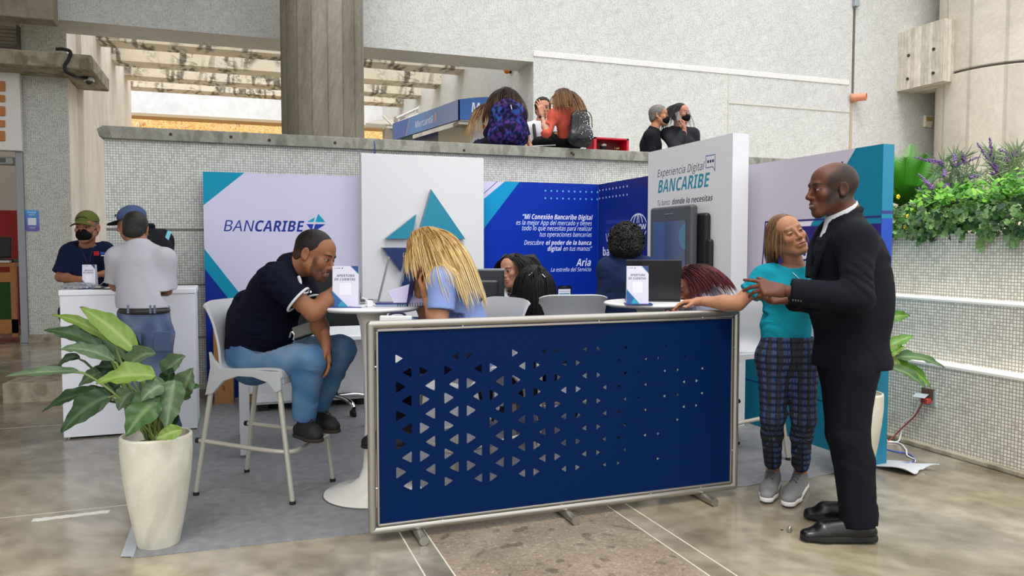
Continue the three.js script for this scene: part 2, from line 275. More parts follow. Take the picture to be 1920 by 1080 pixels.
// ---- left: shop block, its beam, vent, sign and doorway
{
  const blk = tiled(-2.72, -2.13, 0, 4.6, -13.4, -12.45, .14);
  struct('wall_shop', [blk], M.mosaicWall).userData.label = 'tiled pier beside the shop doorway on the left';
  struct('baseboard_shop', [metres(bx(-2.80, -2.1, 0, .11, -12.46, -12.41))], M.ledge);
  struct('wall_pilaster', [metres(bx(-2.14, -2.128, 0, 6.5, -20, -12.46)), metres(bx(-2.13, -2.06, 0, 6, -13.6, -13.2))], M.pilaster).userData.label = 'pale stained concrete side of the tiled pier';
  struct('wall_shop_upper', [metres(bx(-12, -2.13, 4.5, 8, -13.6, -12.2))], M.plaster);
  const b0 = onZ(100, 38, -11.0), blkB = metres(bx(-8, b0.x, b0.y, b0.y + 2, -11.32, -11.0, .02));
  struct('beam_2', [blkB], M.block).userData.label = 'plain grey concrete beam end at the upper left corner';
  const e = onZ(172, 103, -11.75), eb = onZ(172, 131, -11.75);
  struct('beam_3', [metres(bx(-9, e.x, eb.y, e.y, -13.3, -11.75, .02))], M.ledge).userData.label = 'long stained concrete ledge above the shop sign';
  // louvre vent
  const lv = thing('louvre', 'grey metal louvre vent above the concrete ledge', 'vent', [0, 0, 0]), l0 = onZ(-20, 45, -12.4), l1 = onZ(38, 93, -12.4);
  for (let i = 0; i < 6; i++) { const y = lerp(l1.y + .03, l0.y - .03, i / 5); part('slat', tf(new RoundedBoxGeometry(1.2, .05, .02, 1, .004), [l1.x - .6, y, -12.42], [.6, 0, 0]), std({ color: 0x9a9388, roughness: .5, metalness: .3 }), lv); }
  part('frame', [bx(l1.x - 1.2, l1.x, l1.y - .02, l1.y, -12.46, -12.36), bx(l1.x - .03, l1.x, l1.y, l0.y, -12.46, -12.36)], std({ color: 0x55504a, roughness: .6 }), lv);
  part('backing', bx(l1.x - 1.2, l1.x, l1.y, l0.y, -12.48, -12.46), M.black, lv);
  // cable over the ledge with dome camera
  const q = (px, py, z) => onZ(px, py, z);
  part('cable', [tube([q(105, 92, -11.73), q(118, 92, -11.72), q(132, 97, -11.72), q(128, 112, -11.72), q(121, 124, -11.72), q(124, 134, -11.72), q(138, 142, -11.8), q(150, 146, -12.1), q(163, 146, -12.25)], .022, 60, 8)], std({ color: 0x1c1b1d, roughness: .6 }));
  tag(scene.children[scene.children.length - 1], 'black cable bundle draped over the end of the concrete ledge', 'cable');
  const dm = thing('dome_camera', 'small white dome security camera under the concrete ledge', 'camera', [q(167, 143, -12.3).x, eb.y, -12.3]);
  part('housing', tf(new THREE.CylinderGeometry(.055, .07, .05, 24), [0, -.025, 0]), std({ color: 0xe5e3dc, roughness: .4 }), dm);
  part('dome', tf(new THREE.SphereGeometry(.048, 20, 12), [0, -.055, 0]), std({ color: 0x3c3a38, roughness: .1 }), dm);
  // sign panel with tan letters cut off by the frame
  const s0 = onZ(38, 137, -12.3), s1 = onZ(41, 283, -12.3), sg = thing('shop_sign', 'white shop sign board with square tan letters above doorway', 'sign', [s1.x, s1.y, -12.3]);
  part('board', bx(-1.6, 0, 0, s0.y - s1.y, -.1, 0, .01), std({ color: 0xe9e6e2, roughness: .5 }), sg);
  for (const [a, b] of [[153, 172], [179, 192], [200, 218], [226, 239], [246, 265]]) { const t = onZ(10, a, -12.3), u = onZ(10, b, -12.3); part('letter_block', bx(t.x - s1.x - .3, t.x - s1.x, u.y - s1.y, t.y - s1.y, 0, .03, .012), std({ color: 0xc07c3c, roughness: .55 }), sg); }
  // doorway
  const f0 = onZ(30, 300, -12.45), f1 = onZ(44, 300, -12.45), top = onZ(30, 284, -12.45).y;
  struct('door_1', [bx(f0.x, f1.x, 0, top, -12.55, -12.4, .006), bx(-5, f1.x, top, top + .04, -12.5, -12.4)], std({ color: 0x8d9194, roughness: .45, metalness: .4 })).userData.label = 'grey metal frame of the shop doorway';
  struct('wall_shop_inside', [bx(-14, -2.7, 0, 1.98, -15.6, -15.5)], std({ color: 0x8e1712, roughness: .7 })).userData.label = 'deep red wall inside the shop';
  struct('wall_shop_inside_upper', [bx(-14, -2.7, 1.98, 4.6, -15.6, -15.5)], std({ color: 0xb9b2a8, roughness: .7 })).userData.label = 'grey upper wall inside the shop';
  const ac = onZ(14, 302, -12.7), au = thing('air_unit', 'grey air curtain unit above the shop doorway', 'air curtain', [ac.x - .3, ac.y, -12.7]);
  part('casing', bx(-.7, .4, -.055, .055, -.1, .1, .02), std({ color: 0xb4b4ac, roughness: .4 }), au); part('grille', bx(-.2, .3, -.03, .03, .1, .11), std({ color: 0x5f605b, roughness: .5 }), au);
  const cnt = thing('shop_counter', 'wooden shop counter with green grass panel inside doorway', 'counter', [onZ(30, 500, -12.9).x, 0, -12.9]);
  const wood = std({ map: rep(data(256, 256, (x, y) => { const d = loop(x / 256 * .3, y / 256, 30) * 14 + loop(x / 256, y / 256 * .2, 6, 3) * 10; return [176 + d, 112 + d, 44 + d * .6]; }), 1, 1), roughness: .5 });
  part('counter_top', bx(-1.6, 0, 1.06, 1.12, -.5, .04, .006), wood, cnt);
  part('rail', [bx(-1.6, -.03, .84, .98, -.03, .02), bx(-1.6, 0, .1, .3, -.03, .03), bx(-.07, 0, .05, 1.06, -.05, .03)], wood, cnt);
  part('grass_panel', metres(bx(-1.6, -.06, .28, .86, -.06, -.01)), std({ map: rep(data(256, 256, () => { const d = rnd() * 34; return [30 + d * .6, 66 + d, 24 + d * .4]; }), 2), roughness: 1 }), cnt);
  const cm = onZ(15, 460, -12.9), mach = thing('cash_register', 'black cash register standing on the wooden shop counter', 'cash register', [cm.x - .1, 1.12, -13.05]);
  part('case', [bx(-.42, .16, .0, .05, -.16, .16, .01), tf(new RoundedBoxGeometry(.46, .3, .05, 2, .012), [-.12, .22, 0], [-.2, 0, 0]), bx(-.1, 0, .04, .12, -.04, .04)], M.black, mach);
  part('keyboard_tray', bx(-.2, .14, .0, .03, .1, .26, .006), std({ color: 0xd8d6cf, roughness: .5 }), mach);
  // payment notice on the pier (its code square is left blank)
  const n = onZ(60, 414, -12.44), ns = thing('payment_notice', 'small blue to violet payment notice on the tiled pier', 'notice', [n.x, n.y, -12.45]);
  part('sheet', bx(-.088, .088, -.148, .148, 0, .008), [M.white, M.white, M.white, M.white, std({ roughness: .35, map: canvas(176, 296, (g) => { const gr = g.createLinearGradient(0, 0, 30, 296); gr.addColorStop(0, '#2f9be0'); gr.addColorStop(.5, '#4a7fd0'); gr.addColorStop(1, '#6a4fae'); g.fillStyle = gr; g.fillRect(0, 0, 176, 296); g.fillStyle = '#bfe6ff'; g.font = 'bold 38px sans-serif'; g.textAlign = 'center'; g.fillText('PAGO', 88, 44); g.font = 'bold 22px sans-serif'; g.fillText('MOVIL', 88, 72); g.fillStyle = '#e8ecf4'; g.fillRect(38, 108, 100, 100); g.fillStyle = '#cfe0f5'; g.fillRect(46, 236, 84, 5); g.fillRect(58, 250, 60, 4); }) }), M.white], ns);
  for (const [x, y] of [[-.1, .155], [.1, .155], [-.1, -.155], [.1, -.155]]) part('pin', tf(new THREE.CylinderGeometry(.006, .006, .012, 8), [x * .8, y * .9, .008], [Math.PI / 2, 0, 0]), M.steel, ns);
}
// ---- stepped planter wall on the right
{
  const t = (x0, x1, y0, y1) => tiled(x0, x1, y0, y1, -7.37, 5, .12);
  struct('wall_planter_1', [t(4.31, 4.6, 0, .56)], M.mosaicRight).userData.label = 'lowest tiled tier of the stepped planter wall';
  struct('wall_planter_2', [t(4.47, 4.8, .5, .975)], M.mosaicRight).userData.label = 'middle tiled tier of the stepped planter wall';
  struct('wall_planter_3', [t(4.73, 5.0, .9, 1.43)], M.mosaicRight).userData.label = 'top tiled tier of the stepped planter wall';
  const sill = std({ color: 0xeeeae0, roughness: .5 });
  struct('trim_11', [bx(4.305, 4.5, .555, .575, -7.37, 5, .004)], sill).userData.label = 'pale ledge on the lowest planter tier';
  struct('trim_12', [bx(4.465, 4.75, .97, .988, -7.37, 5, .004)], sill).userData.label = 'pale ledge on the middle planter tier';
  struct('baseboard_planter', [metres(bx(4.27, 4.312, 0, .035, -7.37, 5, .01))], M.ledge);
  struct('ground_planter', [metres(bx(4.95, 14, 1.0, 1.34, -7.37, 5))], std({ color: 0x4a3a28, roughness: 1 })).userData.label = 'dark soil in the planter';
}
// ---- roof over the left part of the hall, out of sight above
struct('ceiling', [metres(bx(-14, .2, 6.3, 6.7, -11.2, -1.2))], M.ceiling);
struct('wall_far_left', [bx(-14.3, -14, 0, 6.7, -15.7, 7)], M.plaster);
// ================================================================ THE BOOTH
// a thick sheet from a surface function, closed all round
function shell(f, nu, nv, th, dbl) {
  const P = [], idx = [], uv = [], e = 1e-3, n1 = nu + 1;
  const nor = (u, v) => { const a = f(Math.min(1, u + e), v).sub(f(Math.max(0, u - e), v)), b = f(u, Math.min(1, v + e)).sub(f(u, Math.max(0, v - e))); return a.cross(b).normalize(); };
  for (const s of [.5, -.5]) for (let j = 0; j <= nv; j++) for (let i = 0; i <= nu; i++) { const u = i / nu, v = j / nv, t = typeof th === 'function' ? th(u, v) : th, p = f(u, v).addScaledVector(nor(u, v), s * t); P.push(p.x, p.y, p.z); uv.push(u, v); }
  const N = n1 * (nv + 1);
  for (let j = 0; j < nv; j++) for (let i = 0; i < nu; i++) { const a = j * n1 + i, b = a + 1, c = a + n1, d = c + 1; idx.push(a, b, d, a, d, c, N + a, N + d, N + b, N + a, N + c, N + d); }
  const side = (a, b) => idx.push(a, N + a, N + b, a, N + b, b);
  for (let i = 0; i < nu; i++) { side(i, i + 1); side(nv * n1 + i + 1, nv * n1 + i); }
  for (let j = 0; j < nv; j++) { side((j + 1) * n1, j * n1); side(j * n1 + nu, (j + 1) * n1 + nu); }
  const g = new THREE.BufferGeometry(); g.setAttribute('position', new THREE.BufferAttribute(new Float32Array(P), 3)); g.setAttribute('uv', new THREE.BufferAttribute(new Float32Array(uv), 2)); g.setIndex(idx);
  return toCreasedNormals(g, 1.0);
}
// print: a canvas drawn in the panel's own metres, x to the right and y up
function print(x0, x1, y0, y1, ppm, draw, rough = .42) {
  const w = Math.round((x1 - x0) * ppm), h = Math.round((y1 - y0) * ppm), sgn = 1;
  const t = canvas(w, h, (g) => {
    const X = (x) => (x - x0) * ppm, Y = (y) => (y1 - y) * ppm;
    const o = {
      g, X, Y, fill: (c) => { g.fillStyle = c; g.fillRect(0, 0, w, h); },
      poly: (c, ...p) => { g.fillStyle = c; g.beginPath(); p.forEach(([x, y], i) => (i ? g.lineTo(X(x), Y(y)) : g.moveTo(X(x), Y(y)))); g.fill(); },
      line: (c, lw, ...p) => { g.strokeStyle = c; g.lineWidth = lw * ppm; g.beginPath(); p.forEach(([x, y], i) => (i ? g.lineTo(X(x), Y(y)) : g.moveTo(X(x), Y(y)))); g.stroke(); },
      dot: (c, x, y, r) => { g.fillStyle = c; g.beginPath(); g.arc(X(x), Y(y), r * ppm, 0, 7); g.fill(); },
      // words on a base line, capital height hgt, between xa and xb when both are given
      text: (s, x, y, hgt, c, q = {}) => {
        g.save(); g.translate(X(x), Y(y)); if (q.ital ?? true) g.transform(1, 0, -.21, 1, 0, 0);
        g.font = (q.bold ? 'bold ' : '') + hgt * ppm / .72 + 'px sans-serif'; g.fillStyle = c;
        const m = g.measureText(s).width, k = q.w ? q.w * ppm / m : q.k ?? 1; g.scale(k, 1); g.textAlign = q.align ?? 'left'; g.fillText(s, 0, 0); g.restore(); return m * k / ppm;
      },
    };
    draw(o);
  });
  return phys({ map: t, roughness: rough + .1, specularIntensity: .35 });
}
// emblem of four sails
function emblem(o, x, y, s, up, low, lean = 0) {
  const p = (a, b) => [x + a * s, y + b * s];
  o.poly(up, p(-.04, .12), p(.27, 1), p(1, .12)); o.poly(up, p(-.2, .12), p(-.9, .12), p(-.06, .62)); o.poly(low, p(-.95, -.1), p(-.2, -.1), p(-.42, -.78)); o.poly(low, p(-.06, -.1), p(1, -.1), p(-.3, -1));
}
const TEAL = '#0a93b4', BLUE = '#0f2f93', LILAC = '#d3d0e8', DEEP = '#0b35a4';
M.panelWhite = std({ color: 0xdcdddf, roughness: .5 });
M.edgeBlue = std({ color: 0x1a3a94, roughness: .5 });
const sheet = (w, h, d, front, rest) => { const g = new THREE.BoxGeometry(w, h, d); return [g, [rest, rest, rest, rest, front, rest]]; };
function panel(name, label, x0, x1, h, z, th, front, rest = M.panelWhite) {
  const t = thing(name, label, 'display panel', [(x0 + x1) / 2, 0, z]); const [g, m] = sheet(x1 - x0, h, th, front, rest); g.translate(0, h / 2, -th / 2); part('printed_board', g, m, t); return t;
}
{ // left backdrop
  const m = print(-.222, 1.16, 0, 2.0, 700, (o) => {
    o.fill(LILAC); o.poly(TEAL, [-.222, 2], [.117, 2], [-.222, 1.708]);
    o.poly(TEAL, [-.222, 1.33], [-.222, 1.15], [.6, 0], [.73, 0]); o.poly(BLUE, [-.222, 1.155], [-.222, 0], [.6, 0]);
    const w = o.text('BAN', -.075, 1.484, .098, '#23398f', { w: .262 }); o.text('CARIBE', -.078 + w, 1.484, .098, '#1c3590', { bold: true, w: .425 });
    emblem(o, .722, 1.563, .087, '#12a0bd', '#1c3fa6');
  });
  panel('backdrop_panel', 'lilac backdrop panel with blue bank lettering behind the seated man', -.222, 1.16, 1.99, -7.2, .07, m, M.edgeBlue);
}
{ // blue back panel with quotation
  const W = '#e8ecfa', m = print(2.24, 3.569, 0, 2.0, 760, (o) => {
    const g = o.g, gr = g.createLinearGradient(0, 0, o.X(3.569), 0); gr.addColorStop(0, '#0032ae'); gr.addColorStop(1, '#002a9c'); g.fillStyle = gr; g.fillRect(0, 0, 3000, 3000);
    o.poly(LILAC, [2.2, 2], [2.6, 2], [2.2, 1.6]); o.poly('#0b95c8', [2.2, 1.72], [2.545, 2.0], [2.70, 2.0], [2.2, 1.37]); o.line('#3a3a8a', .006, [2.24, 1.80], [2.47, 2.0]);
    for (let i = 0; i < 10; i++) for (const y of [1.845, 1.92]) o.dot('#66b4e6', 2.978 + i * .0645, y, .0095);
    const R = { align: 'right' };
    const mix = (x, y, h, a, wa, b, wb, q1 = {}, q2 = {}) => { o.text(a, x, y, h, W, { w: wa, ...q1 }); o.text(b, x + wa + .02, y, h, W, { w: wb, ...q2 }); };
    o.text('“Mi Conexión Bancaribe Digital', 2.725, 1.632, .05, W, { bold: true, w: .775 });
    o.text('es la mejor App del mercado y tienes', 2.66, 1.574, .046, W, { w: .835 });
    o.text('todo lo que necesitas para realizar', 2.722, 1.518, .046, W, { w: .775 });
    o.text('tus operaciones bancarias', 2.912, 1.456, .046, W, { w: .582 });
    mix(2.745, 1.372, .046, 'Descubre', .215, 'el poder de la banca', .512, {}, { bold: true });
    mix(2.998, 1.312, .046, 'digital', .155, 'en tus manos”', .32, { bold: true });
    o.text('Aria', 3.322, 1.155, .075, W, { bold: true, w: .165, ital: true });
    o.text('La estrella del Servicio', 3.035, 1.098, .04, W, { w: .455 });
    // hand telephone printed low on the panel
    g.fillStyle = '#1b1c24'; g.beginPath(); g.roundRect(o.X(3.112), o.Y(.955), .158 * 760, .3 * 760, 12); g.fill(); g.fillStyle = '#e8edf6'; g.fillRect(o.X(3.124), o.Y(.918), .134 * 760, .24 * 760); g.fillStyle = '#2a93b4'; g.fillRect(o.X(3.134), o.Y(.874), .114 * 760, 9); g.fillStyle = '#b8bfd2'; g.fillRect(o.X(3.134), o.Y(.896), .114 * 760, 5); g.fillStyle = '#777c88'; g.fillRect(o.X(3.165), o.Y(.943), .05 * 760, 3);
  });
  panel('backdrop_panel', 'blue backdrop panel with white quotation and light blue dots', 2.24, 3.569, 1.985, -7.2, .07, m, M.edgeBlue);
}
function sidePanel(label, x, zNear, zFar, h, th, front, rest, name = 'side_panel') { // turned to the left, printed in metres of depth
  const L = zNear - zFar, t = thing(name, label, 'display panel', [x, 0, (zNear + zFar) / 2], -Math.PI / 2); const [g, m] = sheet(L, h, th, front, rest); g.translate(0, h / 2, -th / 2); part('printed_board', g, m, t); return t;
}
{ // blue side panel; print runs with u = 7.2 - depth
  const m = print(0, 1.3, 0, 2.0, 620, (o) => {
    o.fill('#122c86'); o.poly('#2a2a78', [.6, 2], [1.3, 2], [1.3, 1.7], [1.0, 1.9]);
    for (let i = 0; i < 9; i++) for (const y of [1.855, 1.935]) o.dot('#d8def4', .03 + i * .073, y, .0105);
    for (let i = 0; i < 3; i++) { o.g.fillStyle = 'rgba(90,100,190,.35)'; o.g.fillRect(o.X(.18), o.Y(1.62 - i * .09), 300, 22); }
    o.text('Vis', .17, 1.405, .085, '#dfe3f6', { ital: false, w: .16 }); o.text('ba', .10, 1.262, .085, '#eef0fb', { ital: false, bold: true, w: .16 });
    const c = [.83, 1.54], g = o.g; g.strokeStyle = '#e6e9f8'; g.lineWidth = 8; for (const k of [1, .55, .12]) { g.beginPath(); g.ellipse(o.X(c[0]), o.Y(c[1]), .16 * 620 * k, .12 * 620, 0, 0, 7); g.stroke(); }
    g.fillStyle = '#122c86'; g.fillRect(o.X(.63), o.Y(1.575), .4 * 620, .075 * 620); o.text('WWW', .665, 1.515, .05, '#eef0fb', { ital: false, bold: true, w: .32 });
  });
  sidePanel('dark blue side panel with white globe sign and row of dots', 3.57, -5.9, -7.2, 1.985, .06, m, M.edgeBlue);
}
{ // lilac and teal side panel at the right
  const D = 4.95, m = print(0, D - 3.59, 0, 1.98, 760, (o) => {
    const u = (d) => D - d; o.fill('#cfc7d6');
    o.poly('#14809f', [u(3.802), 1.98], [2, 1.98], [2, 1.5], [u(4.19), 1.5]); o.poly('#f0edf3', [u(4.30), 1.53], [u(4.175), 1.53], [u(4.19), 1.50], [u(4.42), 1.50]);
    o.dot('#20204a', u(3.915), 1.9, .009); o.dot('#20204a', u(4.0), 1.9, .009);
    o.poly('#33297c', [u(4.62), 1.5], [2, 1.5], [2, 1.02], [u(4.66), 1.02]); o.line('#33297c', .012, [2, 1.542], [u(4.655), 1.542], [u(4.70), 1.02]); o.line('#1d88ab', .02, [u(4.18), 1.515], [2, 1.515]);
    o.text('BANCARIBE', u(4.28), 1.275, .12, '#e9e6f1', { ital: false, bold: true, w: .66 }); o.poly('#e9e6f1', [u(4.55), 1.275], [u(4.53), 1.275], [u(4.53), 1.395], [u(4.55), 1.395]);
    o.poly('#c3c9d6', [0, 1.0], [2, 1.0], [2, .6], [0, .6]); o.poly('#117590', [0, .0], [2, 0], [2, .58], [u(4.8), .58], [0, .5]); o.dot('#117590', u(4.77), .5, .1); o.line('#1d3a7a', .012, [0, .34], [2, .3]);
  });
  const rim = std({ color: 0x0c8fb4, roughness: .45 });
  const t = sidePanel('tall lilac and teal side panel behind the man in the suit', 3.66, -3.59, -4.95, 1.95, .085, m, rim);
  part('end_cover', bx(.68, .684, 0, 1.95, -.0852, 0), std({ roughness: .45, map: canvas(16, 512, (g) => { g.fillStyle = '#0a7d9e'; g.fillRect(0, 0, 16, 512); g.fillStyle = '#3a2f86'; g.fillRect(0, 104, 16, 5); g.fillStyle = '#1c49ad'; g.fillRect(0, 116, 16, 134); g.fillStyle = '#0a7d9e'; g.fillRect(0, 250, 16, 262); }) }), t);
}
{ // white panel with the big emblem standing proud of it
  const t = thing('emblem_panel', 'tall white panel with large raised teal and navy emblem', 'display panel', [0, 0, -7.0]);
  part('board', bx(1.107, 2.263, 0, 2.18, -.13, 0, .004), M.panelWhite, t);
  const teal = std({ color: 0x0a86a0, roughness: .35 }), navy = std({ color: 0x082a5e, roughness: .35 }), side = std({ color: 0x7a8894, roughness: .5 });
  const dx = 0, piece = (p, m, n) => { const g = ext(p, .05, .003); g.translate(0, 0, .012); const k = part(n, g, [m, side], t); };
  piece([[1.735, 1.869], [1.60, 1.413], [2.061, 1.413]], teal, 'emblem_sail'); piece([[1.594, 1.637], [1.305, 1.412], [1.51, 1.412], [1.545, 1.43], [1.56, 1.46]], teal, 'emblem_sail');
  piece([[1.275, 1.335], [1.445, 1.11], [1.515, 1.31], [1.495, 1.335]], navy, 'emblem_sail'); piece([[1.56, 1.335], [1.535, 1.32], [1.44, .955], [1.475, .93], [2.04, 1.335]], navy, 'emblem_sail');
}
{ // white pier with slogan and the touch terminal
  const t = thing('slogan_panel', 'tall white pier with bank slogan and grey touch terminal', 'display panel', [3.44, 0, -5.36], -Math.PI / 2);
  const D = 5.965, m = print(0, 1.21, 0, 2.165, 760, (o) => {
    o.fill('#e3e3e5'); const u = (d) => D - d, ink = '#3c3f4c';
    o.text('Experiencia Digital', u(5.815), 1.935, .062, ink, { w: .70 }); o.text('BANCARIBE', u(5.81), 1.80, .108, '#2f8ea6', { bold: true, w: .76 });
    o.text('Tu banco', u(5.81), 1.69, .046, ink, { w: .205 }); o.text('donde lo necesitas', u(5.575), 1.69, .046, ink, { bold: true, w: .575 });
    o.line('#3b6f9c', .007, [u(5.09), 1.945], [u(5.09), 2.035], [u(4.972), 2.035], [u(4.972), 1.915], [u(5.0), 1.945], [u(5.09), 1.945]);
    for (const d of [5.062, 5.03, 4.998]) o.dot('#24305c', u(d), 1.99, .012);
  });
  const [g, mm] = sheet(1.21, 2.165, .14, m, M.panelWhite); g.translate(0, 1.0825, -.07); part('board', g, mm, t);
  const k = thing('touch_terminal', 'grey touch screen terminal hanging on the white slogan pier', 'touch screen', [3.44, 0, -5.36], -Math.PI / 2);
  part('back_case', [bx(-.3, .36, .82, 1.60, .0, .06, .03), bx(.25, .40, .9, 1.4, 0, .05, .04)], M.black, k);
  part('body', bx(-.35, .27, .7, 1.665, .06, .13, .025), std({ color: 0x4a4c50, roughness: .45 }), k);
  part('screen', bx(-.285, .205, .74, 1.545, .128, .133), [M.black, M.black, M.black, M.black, std({ roughness: .12, emissive: 0x26324a, emissiveIntensity: .25, map: canvas(300, 444, (c) => { c.fillStyle = '#37476a'; c.fillRect(0, 0, 300, 444); c.fillStyle = '#1f3c74'; c.beginPath(); c.arc(235, 330, 62, 0, 7); c.fill(); c.fillStyle = '#2f6f88'; c.beginPath(); c.arc(292, 70, 54, 0, 7); c.fill(); c.fillStyle = '#465a80'; c.fillRect(0, 0, 110, 444); c.fillStyle = '#4b7a8a'; c.beginPath(); c.moveTo(0, 444); c.lineTo(90, 380); c.lineTo(20, 250); c.lineTo(0, 240); c.fill(); }) }), M.black], k);
  part('speaker_slot', bx(-.1, .02, 1.6, 1.606, .13, .134), std({ color: 0x8a8c90, roughness: .4 }), k);
}
// ---- carpet sheet of the booth, its taped edge
{
  M.vinyl = std({ map: rep(data(512, 512, (x, y) => { const w = ((x * .5 + y) % 16 < 8 ? 5 : -4) + ((x * .5 - y + 4096) % 16 < 8 ? 4 : -4), d = loop(x / 512, y / 512, 6) * 9 + (rnd() - .5) * 8 + w; return [127 + d, 128 + d, 130 + d]; }), 2.2), bumpMap: rep(bumpNoise, 6), bumpScale: .002, roughness: .55 });
  const t = thing('floor_sheet', 'grey woven vinyl sheet under the whole booth', 'carpet', [0, 0, 0]);
  const g = ext([[-.40, -7.25], [3.86, -7.25], [3.86, -3.62], [3.1, -3.53], [.575, -3.55], [-.43, -3.60]], .004); g.rotateX(Math.PI / 2); g.translate(0, .005, 0); g.scale(1, 1, 1);
  part('sheet', metres(tf(ext([[-.40, 7.25], [3.86, 7.25], [3.86, 3.62], [3.1, 3.53], [.575, 3.545], [-.43, 3.60]], .004), [0, .0005, 0], [-Math.PI / 2, 0, 0])), M.vinyl, t);
  part('edge_tape', [tf(ext([[-.40, 7.2], [-.46, 7.2], [-.472, 3.625], [-.42, 3.605]], .0015), [0, .0048, 0], [-Math.PI / 2, 0, 0])], phys({ color: 0xb4b8bc, roughness: .25, clearcoat: .6 }), t);
  const f = thing('loose_sheet_end', 'crumpled pale end of the vinyl sheet by the teal panel foot', 'sheet', [3.78, 0, -3.55]);
  part('crumple', shell((u, v) => V(lerp(-.16, .1, u) + .05 * v, .012 + Math.max(0, .035 * Math.sin(u * 6 + v * 2) * v), lerp(-.06, .16, v) + .03 * Math.sin(u * 7)), 14, 6, .004), std({ color: 0xc9cbd0, roughness: .5, side: THREE.DoubleSide }), f);
  const tp = thing('tape_remnant', 'torn strip of white paper tape stuck on the floor', 'tape', [0, 0, 0]), a = onY(60, 976), b = onY(206, 959);
  { const s = []; for (let i = 0; i <= 24; i++) s.push([lerp(a.x, b.x, i / 24) + rr(-.004, .004), -lerp(a.z, b.z, i / 24) + .022 + rr(-.006, .004)]); for (let i = 24; i >= 0; i--) s.push([lerp(a.x, b.x, i / 24) + rr(-.004, .004), -lerp(a.z, b.z, i / 24) - .022 + rr(-.006, .006)]); part('strip_of_tape', tf(ext(s, .0012), [0, .0002, 0], [-Math.PI / 2, 0, 0]), std({ color: 0xdedcd2, roughness: .8 }), tp); }
}
// ---- white counter on the left
{
  const t = thing('counter', 'white box counter on the left with people leaning on it', 'counter', [0, 0, 0]);
  part('body', bx(-1.118, -.258, .012, 1.0, -6.48, -6.03, .004), std({ color: 0xe4e5ec, roughness: .4 }), t); part('counter_top', bx(-1.125, -.25, 1.0, 1.04, -6.49, -6.022, .008), std({ color: 0xedeef3, roughness: .35 }), t);
  for (const [x, z] of [[-1.09, -6.06], [-.29, -6.06], [-1.09, -6.45], [-.29, -6.45]]) part('glide', tf(new THREE.CylinderGeometry(.012, .012, .013, 10), [x, .0065, z]), M.steel, t);
}
